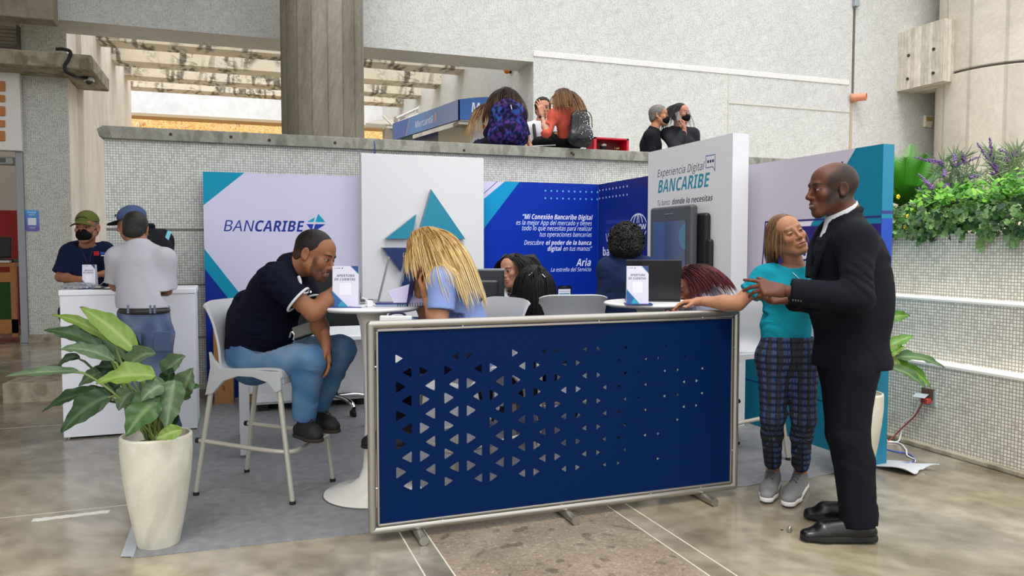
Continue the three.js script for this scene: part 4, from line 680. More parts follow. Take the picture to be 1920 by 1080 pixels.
    for (let z = 1; z < nz - 1; z++) for (let y = 1; y < ny - 1; y++) for (let x = 1; x < nx - 1; x++) {
      const i = (z * ny + y) * nx + x, f = F[i] < 0;
      if (f !== F[i + 1] < 0) quad(id[i - sy - sz], id[i - sz], id[i], id[i - sy], f); if (f !== F[i + sy] < 0) quad(id[i - sz - 1], id[i - 1], id[i], id[i - sz], f); if (f !== F[i + sz] < 0) quad(id[i - 1 - sy], id[i - sy], id[i], id[i - 1], f);
    }
    const g = new THREE.BufferGeometry(), pos = new Float32Array(P); g.setAttribute('position', new THREE.BufferAttribute(pos, 3)); g.setIndex(I); g.computeVertexNormals();
    const uv = new Float32Array(P.length / 3 * 2); for (let i = 0; i < P.length / 3; i++) { uv[i * 2] = (pos[i * 3] + pos[i * 3 + 2]); uv[i * 2 + 1] = pos[i * 3 + 1]; } g.setAttribute('uv', new THREE.BufferAttribute(uv, 2));
    if (o.color) { const c = new Float32Array(P.length), t = [0, 0, 0]; for (let i = 0; i < P.length / 3; i++) { o.color(pos[i * 3], pos[i * 3 + 1], pos[i * 3 + 2], t); c[i * 3] = t[0]; c[i * 3 + 1] = t[1]; c[i * 3 + 2] = t[2]; } g.setAttribute('color', new THREE.BufferAttribute(c, 3)); }
    return g;
  }
}
const lin = (h) => { const c = new THREE.Color(h); return [c.r, c.g, c.b]; };
const mix3 = (t, a, w) => { for (let i = 0; i < 3; i++) t[i] += (a[i] - t[i]) * w; };
const L3 = (a, b, t) => a.clone().lerp(b, t);
// cloth creases: stretched ridged noise
const creases = (amp, fx, fy, fz, ph = 0) => (x, y, z) => { const w = y + .35 * x + .06 * noise3(x * 3 + ph, y * 2, z * 3), n = noise3(x * fx * .55 + ph, w * fy * 1.5, z * fz * .55 + ph), m = noise3(x * fx * 1.1, w * fy * 3.2 + ph, z * fz * 1.1), k = smooth(-.35, .5, noise3(x * 3.1 - ph, y * 3.1, z * 3.1 + ph)); return amp * k * ((1 - 2.4 * Math.abs(n)) * .75 + .3 * (1 - 2.4 * Math.abs(m))); };
const clothBump = data(256, 256, (x, y) => { const h = 128 + ((x % 4 < 2) ^ (y % 4 < 2) ? 26 : -26) + (rnd() - .5) * 40; return [h, h, h]; }, false);
const cloth = (c = 0xffffff, o = {}) => phys({ color: o.vc ? 0xffffff : c, roughness: .85, specularIntensity: .35, bumpMap: rep(clothBump, 22), bumpScale: .0012, vertexColors: !!o.vc, ...(o.m ?? {}) });
const denimMap = rep(data(256, 256, (x, y) => { const d = ((x + y) % 5 < 2 ? 10 : -8) + (rnd() - .5) * 26; return [205 + d, 205 + d, 205 + d]; }), 9);
const denim = (o = {}) => phys({ color: 0xffffff, map: denimMap, roughness: .9, specularIntensity: .3, vertexColors: true, bumpMap: rep(clothBump, 16), bumpScale: .0015 });
const skinMat = phys({ color: 0xffffff, vertexColors: true, roughness: .52, specularIntensity: .6, bumpMap: rep(bumpNoise, 14), bumpScale: .0006 });
const hairMat = phys({ color: 0xffffff, vertexColors: true, roughness: .5, specularIntensity: .5 });

// ---- head in its own axes: faces +z, y up, the person's left is +x, origin between the ears at eye height
function headField(q) {
  const w = q.w ?? 1, f = new Field(.018), e = (x, y, z, a, b, c, o) => f.ell(V(x, y, z), [a, b, c], o), fem = q.fem ? 1 : 0;
  e(0, .036, -.018, .073 * w, .082, .094); e(0, -.03, .032, .057 * w, .076, .058, { k: .03 }); e(0, .045, .045, .058 * w, .045, .042, { k: .03 });
  for (const s of [-1, 1]) { f.cap(V(s * .052 * w, -.05, .0), V(s * .02, -.098, .062), .019 - fem * .002, .017, { k: .03 }); e(s * .043 * w, -.022, .062, .02, .018, .02, { k: .025 }); }
  e(0, -.1, .068, .021 - fem * .003, .017, .019, { k: .022 });
  f.cap(V(-.034, .021 - fem * .001, .082), V(.034, .021, .082), .0105 - fem * .002, .0105 - fem * .002, { k: .016 });
  for (const s of [-1, 1]) e(s * .031, .0, .101, .017, .011, .013, { sub: true, k: .014 });
  for (const s of [-1, 1]) e(s * .0305, -.0005, .0795, .0145, .0125, .0125, { k: .004 });
  const ns = q.nose ?? 1; f.cap(V(0, .008, .089), V(0, -.03, .107 + .004 * (ns - 1) * 4), .0068, .0095 * ns, { k: .012 }); e(0, -.034, .106, .0105 * ns, .009, .0095 * ns, { k: .008 }); for (const s of [-1, 1]) e(s * .0115 * ns, -.037, .095, .0085 * ns, .0072, .009, { k: .008 });
  // mouth
  e(0, -.066, .083, .027, .02, .016, { k: .016 });
  f.cap(V(-.02, -.063, .091), V(.02, -.063, .091), .0052, .0052, { k: .006 }); f.cap(V(-.017, -.0745, .0905), V(.017, -.0745, .0905), .0066, .0066, { k: .006 });
  f.cap(V(-.023, -.0685, .098), V(.023, -.0685, .098), q.open ? .0052 : .0022, q.open ? .0052 : .0022, { sub: true, k: .004 });
  // ears
  for (const s of [-1, 1]) { const Q = new THREE.Quaternion().setFromEuler(new THREE.Euler(0, s * -.35, s * -.12)); e(s * .077 * w, -.004, -.012, .0085, .033, .0195, { q: Q, k: .006 }); e(s * .0845 * w, .0, -.008, .006, .021, .012, { q: Q, sub: true, k: .006 }); e(s * .077 * w, -.027, -.004, .008, .011, .009, { k: .006 }); }
  // neck
  if (q.neck !== false) f.cap(V(0, -.06, -.028), V(0, -.19, -.048).add(q.neckBend ?? V(0, 0, 0)), .052 * (q.nw ?? 1), .058 * (q.nw ?? 1), { k: .03, flat: V(0, 0, 1), f: 1.02 });
  return f;
}
function headColor(q) {
  const sk = lin(q.skin ?? 0xb98a6a), lip = lin(q.lips ?? 0x8e5148), dark = lin(q.brow ?? 0x1c140f), beard = lin(0x2a1d16), blush = [sk[0] * 1.04, sk[1] * .9, sk[2] * .88], shade = [sk[0] * .72, sk[1] * .64, sk[2] * .6];
  return (x, y, z, t) => {
    t[0] = sk[0]; t[1] = sk[1]; t[2] = sk[2]; const ax = Math.abs(x), n = noise3(x * 60, y * 60, z * 60); mix3(t, blush, .5 * smooth(.03, .0, Math.hypot(ax - .042, y + .025)) + .1 * n); mix3(t, blush, .5 * smooth(.016, .006, Math.hypot(x, y + .034)) * (z > .09 ? 1 : 0));
    if (q.stub) { const a = smooth(.1, .058, y * .86 + z * .62 + .004 * n) * smooth(.07, .042, z) * smooth(-.075, -.035, y + Math.max(0, z) * .4) * (1 - smooth(.02, .005, Math.hypot((ax - .08), y * .5)) * .6); mix3(t, lin(0x171210), .8 * a); }
    if (z < .03) return;
    // brows: arcs above the eyes
    { const by = .0205 + .004 * (1 - ((ax - .033) / .022) ** 2), d = Math.abs(y - by); if (ax > .011 && ax < .055) mix3(t, dark, (q.browW ?? .8) * smooth(.0056, .0026, d) * smooth(.055, .045, ax)); }
    // eyes
    { const ex = (ax - .0305) / .0145, ey = (y - (q.squint ? -.0015 : -.0005)) / (q.squint ? .0032 : .0058), r = Math.hypot(ex, ey); if (z > .07) { if (r < 1) { const ir = Math.hypot(ax - .0305 - (q.gaze ?? 0) * Math.sign(x) , y + .0005) / .0068; mix3(t, q.squint ? [.16, .12, .1] : [.24, .2, .18], 1); mix3(t, lin(0x1d120c), smooth(1.25, 1.0, ir)); if (ey > .55) mix3(t, dark, .8); } else mix3(t, [dark[0], dark[1], dark[2]], .85 * smooth(1.55, 1.05, r) * (ey > -.2 ? 1 : .35)); mix3(t, shade, .35 * smooth(1.5, 2.6, r) * smooth(3.4, 2.2, r) * (ey < 0 ? 1 : .3)); } }
    // lips
    { const m = (y + .0685), lx = ax / .0255, up = m > 0 ? m / (.0085 * (1 - lx * lx * .8)) : -m / (.0105 * (1 - lx * lx)); if (lx < 1 && z > .075) { mix3(t, lip, .85 * smooth(1.15, .8, up)); if (Math.abs(m) < (q.open ? .0042 : .0014)) mix3(t, q.open && m > -.0012 ? [.7, .67, .6] : [.05, .015, .012], q.open ? .95 * smooth(.95, .7, lx) : .8); } }
    if (y < -.02) { // nostrils
      const d = Math.hypot(ax - .0075, y + .0425, (z - .098) * .6); mix3(t, [.03, .012, .01], .9 * smooth(.0048, .002, d)); }
    if (q.beard) { const b = q.beard, jaw = smooth(-.035, -.06, y + .3 * Math.max(0, .055 - z) * 0) * (ax > .024 || y < -.082 || (y > -.06 && y < -.05 && ax < .03) ? 1 : .15), chop = ax > .045 ? smooth(.02, -.02, y) * smooth(.075, .04, z) : 0; mix3(t, beard, b * clamp(Math.max(jaw, chop), 0, 1) * (.8 + .2 * n)); }
    if (q.age) { const l = Math.abs(ax - (.033 + (-.04 - y) * .35)); if (y < -.035 && y > -.075) mix3(t, shade, q.age * smooth(.003, .001, l)); }
  };
}
// hand in its own axes: wrist at the origin, fingers along +y, palm towards +z, thumb towards +x
function handField(o = {}) {
  const f = new Field(.008), c = o.curl ?? [.3, .35, .4, .45], th = o.thumb ?? [.5, .3], S = o.s ?? 1, sp = o.spread ?? .06;
  const P = (x, y, z) => V(x * S, y * S, z * S), cap = (a, b, r1, r2, k) => f.cap(a.clone().multiplyScalar(S), b.clone().multiplyScalar(S), r1 * S, r2 * S, { k: (k ?? .008) * S });
  const kn = [[.03, .088], [.0105, .093], [-.0095, .09], [-.028, .081]], len = [.071, .08, .074, .058], rad = [.0088, .0092, .0088, .0077];
  cap(V(0, -.05, 0), V(0, .012, 0), .025, .0245, .012);
  kn.forEach(([x, y], i) => { cap(V(x * .55, .01, .0), V(x, y, -.003), .0155, .0115, .016); const bend = Array.isArray(c[i]) ? c[i] : [c[i] * .9, c[i] * 1.2, c[i] * .8]; let p = V(x, y, -.003), A = 0; const side = (1.5 - i) * sp; [.45, .3, .25].forEach((fr, j) => { A += bend[j]; const L = len[i] * fr, d = V(Math.sin(side) * Math.cos(A), Math.cos(side) * Math.cos(A), Math.sin(A)), n = p.clone().addScaledVector(d, L), r = rad[i] * (1 - j * .1); cap(p, n, r, r * .93, .004); p = n; }); });
  cap(V(.012, .025, .008), V(.03, .045, .01), .016, .013, .014); const tp = V(.03, .045, .01), a = th[0], b = th[1], d1 = V(Math.sin(a), Math.cos(a) * .9, .25 + b * .3).normalize(), p1 = tp.clone().addScaledVector(d1, .034), d2 = V(Math.sin(a - b), Math.cos(a - b), .25 + b * .5).normalize(), p2 = p1.clone().addScaledVector(d2, .027); cap(tp, p1, .0115, .0098, .006); cap(p1, p2, .0098, .0082, .004);
  return f;
}
const basis = (y, z) => { const Y = y.clone().normalize(), X = Y.clone().cross(z).normalize(), Z = X.clone().cross(Y); return new THREE.Matrix4().makeBasis(X, Y, Z); };
const vc = (g, rgb, f) => { const n = g.attributes.position.count, c = new Float32Array(n * 3), p = g.attributes.position, t = [0, 0, 0]; for (let i = 0; i < n; i++) { t[0] = rgb[0]; t[1] = rgb[1]; t[2] = rgb[2]; if (f) f(p.getX(i), p.getY(i), p.getZ(i), t); c[i * 3] = t[0]; c[i * 3 + 1] = t[1]; c[i * 3 + 2] = t[2]; } g.setAttribute('color', new THREE.BufferAttribute(c, 3)); return g; };
// a lock of hair: flattened tapering tube
function lock(pts, r, col, fl = .45) {
  const n = pts.length, m = 4, P = [], C = [], I = [];
  for (let i = 0; i < n; i++) { const d = pts[Math.min(n - 1, i + 1)].clone().sub(pts[Math.max(0, i - 1)]).normalize(), s = d.clone().cross(V(.31, .2, .93)).normalize(), u = s.clone().cross(d), k = r * (i === 0 ? .6 : i === n - 1 ? .12 : lerp(1, .55, i / n)); for (let j = 0; j < m; j++) { const a = j / m * Math.PI * 2, p = pts[i].clone().addScaledVector(s, Math.cos(a) * k).addScaledVector(u, Math.sin(a) * k * fl); P.push(p.x, p.y, p.z); const w = col[Math.min(col.length - 1, Math.floor(i / n * col.length))]; C.push(...w); } }
  for (let i = 0; i < n - 1; i++) for (let j = 0; j < m; j++) { const a = i * m + j, b = i * m + (j + 1) % m; I.push(a, b, b + m, a, b + m, a + m); }
  const g = new THREE.BufferGeometry(); g.setAttribute('position', new THREE.BufferAttribute(new Float32Array(P), 3)); g.setAttribute('color', new THREE.BufferAttribute(new Float32Array(C), 3)); g.setIndex(I); g.computeVertexNormals(); return g;
}
// long hair: locks fall from the scalp under their own weight, kept outside the head, neck and shoulders
function longHair(o) { // o: M (head matrix), n, len, r, colors, solids [{a,b,r}], roots(u,v)->[theta,phi] limits, part
  const out = [], inv = o.M.clone().invert(), c0 = V(0, .03, -.016), R = [.077, .088, .1], side = o.side ?? .9;
  for (let i = 0; i < o.n; i++) {
    let az, el, guard = 0; do { az = rr(-Math.PI, Math.PI); el = rr(-.35, 1.5); guard++; } while (guard < 60 && ((Math.abs(az) < (o.front ?? 1.05) && el < (o.line ?? .75)) || (Math.abs(az) < 1.7 && el < .0) ));
    let p = c0.clone().add(V(Math.sin(az) * Math.cos(el) * R[0], Math.sin(el) * R[1], Math.cos(az) * Math.cos(el) * R[2])), layer = Math.pow(rnd(), 1.4) * (o.thick ?? .016);
    const nrm = p.clone().sub(c0).normalize(), topness = smooth(.3, .95, nrm.y + Math.max(0, nrm.z) * .6); let dl = V(nrm.x * (o.outX ?? .45) + Math.sign(p.x - (o.partX ?? 0)) * side * topness * (nrm.z > -.55 ? 1 : .15), -.12, nrm.z * .5 + (o.back ?? -.05) * 6 * topness); dl.normalize();
    let w = p.clone().applyMatrix4(o.M), dir = dl.transformDirection(o.M), pts = [], step = o.step ?? .032, L = (o.len ?? .4) * rr(.82, 1.05) * (p.z > -.015 ? o.lenF ?? 1 : 1), sway = V(rr(-1, 1), 0, rr(-1, 1)).multiplyScalar(o.wave ?? .12), ph = rnd() * 6, drift = o.drift ? o.drift(p) : null;
    for (let s = 0, l = 0; l < L; s++, l += step) {
      pts.push(w.clone()); dir.lerp(V(0, -1, 0), s < 2 ? (o.early ?? .12) : o.fall ?? .3); if (drift) dir.addScaledVector(drift, .14); dir.addScaledVector(sway, .25 * Math.sin(ph + l * (o.freq ?? 14))).normalize(); w = w.clone().addScaledVector(dir, step);
      for (let pass = 0; pass < 2; pass++) {
        const h = w.clone().applyMatrix4(inv).sub(c0), k = Math.hypot(h.x / (R[0] + layer), h.y / (R[1] + layer), h.z / (R[2] + layer)); if (k < 1) { h.multiplyScalar(1 / Math.max(k, .01)); w = h.add(c0).applyMatrix4(o.M); }
        const hf = w.clone().applyMatrix4(inv), fk = Math.hypot(hf.x / .073, (hf.y + .04) / .09, (hf.z - .03) / .075); if (fk < 1) { hf.set(hf.x / fk, (hf.y + .04) / fk - .04, (hf.z - .03) / fk + .03); w = hf.applyMatrix4(o.M); }
        for (const q of o.solids ?? []) { const d = q.b.clone().sub(q.a), t = clamp(w.clone().sub(q.a).dot(d) / d.lengthSq(), 0, 1), e = q.a.clone().addScaledVector(d, t), r = q.r + layer * .6, v = w.clone().sub(e); let L2 = v.length(); if (q.flat) { const y = v.dot(q.flat); const vv = v.clone().addScaledVector(q.flat, y * (q.f - 1)); L2 = vv.length(); } if (L2 < r) { w = e.add(v.multiplyScalar(r / Math.max(L2, .004))); } }
      }
    }
    if (pts.length < 3) continue; const cc = o.colors[Math.floor(rnd() * o.colors.length)].map((h) => { const c = typeof h === 'number' ? lin(h) : h, k = rr(.85, 1.15); return c.map((x) => x * k); });
    out.push(lock(pts, (o.r ?? .009) * rr(.7, 1.2), cc, o.fl ?? .4));
  }
  return out;
}
function scalp(o) { // close cap of hair over the skull, hairline at the front
  const f = new Field(.012), k = o.t ?? .006; f.ell(V(0, .036, -.018), [.073 * (o.w ?? 1) + k, .082 + k, .094 + k]); if (o.nape !== false) f.ell(V(0, -.03, -.055), [.058 * (o.w ?? 1) + k, .055, .045 + k], { k: .03 });
  f.cut(V(0, o.line ?? .062, o.lpz ?? .05), V(0, o.ly ?? -.55, o.lz ?? .85)); f.cut(V(0, o.low ?? -.045, -.03), V(0, -1, o.lowz ?? .45)); f.cut(V(0, o.low ?? -.03, .028), V(0, -.55, .85));
  if (o.bald) { f.cut(V(0, .078, -.03), V(0, .86, .5)); f.cut(V(0, 0, .036), V(0, -.25, 1)); }
  const c = lin(o.color), c2 = lin(o.color2 ?? o.color), sk = o.fade ? lin(o.fade) : null;
  return f.mesh(o.cell ?? .004, { disp: o.rough ? (x, y, z) => o.rough * (noise3(x * (o.fr ?? 60), y * (o.fr ?? 60), z * (o.fr ?? 60)) + .5 * noise3(x * 130, y * 130, z * 130)) : null, amp: .012, color: (x, y, z, t) => { const n = noise3(x * 90, y * 90, z * 90) * .5 + .5; t[0] = c[0]; t[1] = c[1]; t[2] = c[2]; mix3(t, c2, n * .7); if (sk) { mix3(t, sk, .82 * smooth(.03, -.035, y) + .3 * smooth(.055, .085, z)); } } });
}
// ---- a whole person. P holds joints in the place's axes
function person(o) {
  const P = o.P, B = V(o.base.x, o.base.y ?? 0, o.base.z), t = thing('person', o.label, 'person', B.toArray()), rel = (q) => { const g = Array.isArray(q) ? join(q) : q; g.translate(-B.x, -B.y, -B.z); return g; }, skin = lin(o.skin ?? 0xb98a6a), hs = o.hs ?? 1;
    const F = o.fwd.clone().normalize(), LAT = P.shL.clone().sub(P.shR).normalize(), cell = o.cell ?? .012, sc = o.sc ?? 1;
  // head
  const HM = basis(o.headU, o.headF).setPosition(P.head).scale(V(hs, hs, hs)), nb = P.neck.clone().applyMatrix4(HM.clone().invert());
  const hq = { ...o.face, skin: o.skin, neck: false }, hf = headField(hq); hf.cap(V(0, -.055, -.026), nb, .05 * (o.nw ?? 1), .056 * (o.nw ?? 1), { k: .03 });
  const hg = hf.mesh(o.headCell ?? .0048, { color: headColor(hq) }); hg.applyMatrix4(HM);
  // limbs and trunk of the body itself
  const R = { up: .043, el: .036, wr: .0245, th: .06, kn: .045, an: .034, ...(o.R ?? {}) };
  const bf = new Field(.03); bf.cap(P.pelvis, P.chest, .075, .1, { flat: F, f: 1.4 }); bf.cap(P.shL, P.shR, .045, .045, { k: .06 }); bf.cap(P.chest, P.neck, .08, .05, { k: .05, flat: F, f: 1.2 });
  for (const s of ['L', 'R']) { bf.cap(P['sh' + s], P['el' + s], R.up * sc, R.el * sc, { k: .03 }); const e = P['el' + s], w = P['wr' + s]; bf.cap(e, L3(e, w, .35), R.el * sc, (R.el + .003) * sc, { k: .02 }); bf.cap(L3(e, w, .35), w, (R.el + .002) * sc, R.wr * sc, { k: .02 }); if (P['kn' + s]) { bf.cap(P['hip' + s], P['kn' + s], R.th, R.kn, { k: .04 }); bf.cap(P['kn' + s], P['an' + s], R.kn, R.an, { k: .03 }); } }
  const bg = bf.mesh(o.main ? .013 : .019, { color: (x, y, z, c) => { c[0] = skin[0]; c[1] = skin[1]; c[2] = skin[2]; const n = noise3(x * 14, y * 14, z * 14); c[1] *= 1 - .04 * n; c[2] *= 1 - .06 * n; } });
  const all = [hg, bg];
  for (const s of ['L', 'R']) { const h = o.hands?.[s] ?? {}, w = P['wr' + s], dir = (h.dir ?? w.clone().sub(P['el' + s])).clone().normalize(), palm = h.palm ?? V(0, -1, 0.01); let g = handField({ ...h, s: (h.s ?? .98) * sc }).mesh(o.handCell ?? .006, {}); const m = basis(dir, palm); if (s === 'L') { g.scale(-1, 1, 1); const ix = g.index.array; for (let i = 0; i < ix.length; i += 3) { const q = ix[i]; ix[i] = ix[i + 1]; ix[i + 1] = q; } g.computeVertexNormals(); } g.applyMatrix4(m.setPosition(w)); const hk = skin.map((v, i) => v * [1, .93, .9][i]); vc(g, hk); all.push(g); }
  const body = part('body', rel(join(all)), skinMat, t);
  // clothes
  const C = o.shirt; if (C) {
    const f = new Field(C.k ?? .05), w = C.w ?? 1, fl = C.flat ?? 1.5, tor = C.tor ?? [.16, .155, .17];
    const hip = C.hip ?? P.pelvis, sp_ = P.chest.clone().sub(P.pelvis).normalize(), FT = F.clone().addScaledVector(sp_, -F.dot(sp_)).normalize(), mid = P.waist ?? L3(P.pelvis, P.chest, .45);
    f.cap(hip, mid, tor[0] * w, tor[1] * w, { flat: FT, f: fl }); f.cap(mid, L3(mid, P.chest, .85), tor[1] * w, tor[2] * w, { flat: FT, f: fl }); for (const q of ['L', 'R']) f.cap(P.neck.clone().lerp(P.chest, .22), L3(P.neck, P['sh' + q], .9), .058, .055 * (C.sh ?? 1), { k: .05 }); f.cap(P.shL, P.shR, .062 * (C.sh ?? 1), .062 * (C.sh ?? 1), { k: .07 }); f.cap(P.chest, L3(P.chest, P.neck, .9), .11 * w, .06, { k: .06, flat: F, f: 1.15 });
    if (C.bust) for (const s of [-1, 1]) f.ell(P.chest.clone().addScaledVector(F, .075).addScaledVector(LAT, s * .072).add(V(0, -.03, 0)), [C.bust, C.bust, C.bust], { k: .05 });
    if (C.belly) f.ell(mid.clone().addScaledVector(F, .05), [C.belly, C.belly * 1.1, C.belly], { k: .06 });
    for (const b of C.extra ?? []) f.ell(b[0], b[1], { k: .05 });
    for (const s of ['L', 'R']) { const sl = C.sleeve ?? .55, a = P['sh' + s], e = P['el' + s], wr = P['wr' + s], ra = (C.ra ?? .062), rb = (C.rb ?? .066); if (sl <= 1) { const en = L3(a, e, sl); f.cap(a, L3(a, e, sl + .12), ra, rb, { k: .045 }); f.cut(en, e.clone().sub(a), { near: [L3(a, e, sl + .2), .15] }); } else { f.cap(a, e, ra, rb, { k: .045 }); const en = L3(e, wr, sl - 1); f.cap(e, L3(e, wr, Math.min(1, sl - .97)), rb, C.rc ?? .046, { k: .03 }); f.cut(en, wr.clone().sub(e), { near: [L3(e, wr, sl - .93), .068] }); } }
    f.cut(C.hemP ?? hip.clone().add(V(0, C.hem ?? -.06, 0)), C.hemN ?? V(0, -1, 0), C.hemNear ? { near: C.hemNear } : {}); const nd = P.head.clone().sub(P.neck).normalize(); f.cut(P.neck.clone().addScaledVector(nd, C.collar ?? -.012).addScaledVector(F, .0), nd.clone().addScaledVector(F, C.scoop ?? .35), { near: [P.neck.clone().addScaledVector(nd, .06), C.neckR ?? .098] });
    if (C.neckHole !== false) f.ell(P.neck.clone().addScaledVector(nd, .035).addScaledVector(F, .03), [C.holeR ?? .058, .045, C.holeR ?? .058], { sub: true, k: .012 });
    const col = C.colorF; const g = f.mesh(C.cell ?? cell * .8, { disp: creases(C.fold ?? .004, ...(C.fr ?? [9, 5, 9]), o.seed ?? 1), amp: .01, color: col ?? null }); part(C.name ?? 'shirt', rel(g), C.mat ?? cloth(C.color, { vc: !!col }), t);
  }
  const T = o.pants; if (T && P.knL) {
    const f = new Field(.035), r = T.r ?? [.1, .07, .055, .05]; f.cap(P.hipL, P.hipR, r[0], r[0], { k: .05 }); f.cap(P.pelvis, P.pelvis.clone().add(P.chest.clone().sub(P.pelvis).setLength(T.rise ?? .08)), T.wa ?? .14, T.wa ?? .14, { flat: F, f: 1.35, k: .05 });
    for (const b of T.extra ?? []) f.ell(b[0], b[1], { k: .05 });
    for (const s of ['L', 'R']) { const a = P['hip' + s], k = P['kn' + s], n = P['an' + s]; f.cap(a, k, r[0] * .98, r[1], { k: .03 }); const cf = L3(k, n, .3).addScaledVector(F, -.012); f.cap(k, cf, r[1], r[2] + .008, { k: .02 }); f.cap(cf, n, r[2] + .008, r[3], { k: .02 }); f.cut(L3(k, n, T.len ?? .97), n.clone().sub(k), { near: [L3(k, n, (T.len ?? .97) + .12), .14] }); }
    { const u = P.chest.clone().sub(P.pelvis).normalize(); f.cut(P.pelvis.clone().addScaledVector(u, T.rise ?? .08), u, { near: [P.pelvis.clone().addScaledVector(u, (T.rise ?? .08) + .16), .25] }); }
    const g = f.mesh(T.cell ?? (o.main ? .009 : .016), { disp: T.disp ?? creases(T.fold ?? .005, ...(T.fr ?? [10, 7, 10]), 3 + (o.seed ?? 1)), amp: .012, color: T.colorF ?? null }); part(T.name ?? 'trousers', rel(g), T.mat ?? cloth(T.color, { vc: !!T.colorF }), t);
  }
  if (o.shoes && P.toeL) for (const s of ['L', 'R']) {
    const a = P['an' + s], to = P['toe' + s], S = o.shoes, d = to.clone().sub(a).setY(0).normalize(), he = a.clone().addScaledVector(d, -.045), gy = Math.min(to.y - .012, a.y - .05), hl = V(he.x, gy + .04, he.z), bl = L3(hl, V(to.x, gy + .035, to.z), .68), tp = V(to.x, gy + .032, to.z).addScaledVector(d, -.03), f = new Field(.025);
    f.cap(hl, bl, .036, .043, { flat: V(0, 1, 0), f: 1.05 }); f.cap(bl, S.square ? tp.clone().add(V(0, -.008, 0)) : tp, S.square ? .045 : .043, S.square ? .037 : .034, { flat: V(0, 1, 0), f: S.square ? 1.5 : 1.12 }); f.cap(V(a.x, gy + .06, a.z), L3(a, V(a.x, gy + .06, a.z), .3), .037, S.collar ?? .036, { k: .03 }); f.cap(V(a.x, gy + .075, a.z).addScaledVector(d, .02), bl.clone().add(V(0, .022, 0)), .03, .026, { k: .03 }); f.cut(V(0, gy + .014, 0), V(0, -1, 0));
    const sh = part('shoe', rel(f.mesh(o.main ? .005 : .009, { color: S.colorF ? (x, y, z, c) => S.colorF(x, y - gy, z, c) : null })), S.mat ?? phys({ color: S.colorF ? 0xffffff : S.color, roughness: S.rough ?? .5, vertexColors: !!S.colorF }), t);
    const sf = new Field(.02); sf.cap(hl.clone().setY(gy + .012), bl.clone().setY(gy + .012), .039, .046); sf.cap(bl.clone().setY(gy + .012), tp.clone().setY(gy + .012), .046, .037); sf.cut(V(0, gy + (S.sole ?? .022), 0), V(0, 1, 0)); sf.cut(V(0, gy, 0), V(0, -1, 0)); part('sole', rel(sf.mesh(o.main ? .0055 : .01)), S.soleMat ?? M.rubber, sh);
    if (S.laces) for (let i = 0; i < 4; i++) { const c = L3(V(a.x, gy + .118, a.z).addScaledVector(d, .045), bl.clone().add(V(0, .057, 0)), i / 4 + .1), q = d.clone().cross(UP); part('lace', rel(tube([c.clone().addScaledVector(q, -.02).add(V(0, -.008, 0)), c.clone().add(V(0, .006, 0)), c.clone().addScaledVector(q, .02).add(V(0, -.008, 0))], .0028, 10, 5)), S.laces, sh); }
  }
  // hair: close caps are made on the head, locks in the place
  for (const h of o.hair ?? []) { if (h.cap) { const g = scalp(h.cap); g.applyMatrix4(HM); part(h.name ?? 'hair', rel(g), h.mat ?? hairMat, t); } if (h.locks) { const l = longHair({ M: HM, ...h.locks }); part(h.name ?? 'hair', rel(join(l)), h.mat ?? hairMat, t); } if (h.field) { const g = h.field(HM); part(h.name ?? 'hair', rel(g), h.mat ?? hairMat, t); } }
  const api = { t, HM, rel, B, body, onHead: (name, q, m, parent = t) => { const g = Array.isArray(q) ? join(q) : q; g.applyMatrix4(HM); return part(name, rel(g), m, parent); }, add: (name, g, m, parent = t) => part(name, rel(g), m, parent) };
  if (o.mask) { const f = new Field(.012); f.ell(V(0, -.058, .055), [.058, .05, .062]); f.ell(V(0, -.045, .085), [.03, .035, .035], { k: .02 }); f.cut(V(0, -.014, .08), V(0, 1, -.12)); f.cut(V(0, -.118, .05), V(0, -1, .2)); f.cut(V(0, -.05, .022), V(0, 0, -1)); const m = api.onHead('face_mask', f.mesh(.0035, { disp: (x, y, z) => .0012 * Math.sin(y * 420) }), cloth(0x0e0e10)); for (const s of [-1, 1]) { api.onHead('ear_loop', tube([V(s * .055, -.03, .04), V(s * .07, -.008, .01), V(s * .078, .012, -.02), V(s * .078, -.02, -.03), V(s * .066, -.055, .02)], .0022, 24, 5), M.rubber, m); } }
  return api;
}
// lower body for somebody sitting
function sit(P, F, seat, o = {}) { const lat = V(F.z, 0, -F.x); P.hipL = P.pelvis.clone().addScaledVector(lat, .085); P.hipR = P.pelvis.clone().addScaledVector(lat, -.085); for (const [s, k] of [['L', 1], ['R', -1]]) { P['kn' + s] = P['hip' + s].clone().addScaledVector(F, .42).addScaledVector(lat, k * .04).add(V(0, .0, 0)); P['an' + s] = P['kn' + s].clone().add(V(0, -(o.shin ?? .4), 0)).addScaledVector(F, -.03); P['toe' + s] = P['an' + s].clone().addScaledVector(F, .17).add(V(0, -.07, 0)); } return P; }
function stand(P, F, floor = 0) { const lat = V(F.z, 0, -F.x); P.hipL = P.pelvis.clone().addScaledVector(lat, .085); P.hipR = P.pelvis.clone().addScaledVector(lat, -.085); for (const s of ['L', 'R']) { const h = P['hip' + s]; P['kn' + s] = V(h.x, lerp(h.y, floor, .47), h.z).addScaledVector(F, .02); P['an' + s] = V(h.x, floor + .085, h.z); P['toe' + s] = P['an' + s].clone().addScaledVector(F, .17).setY(floor + .02); } return P; }
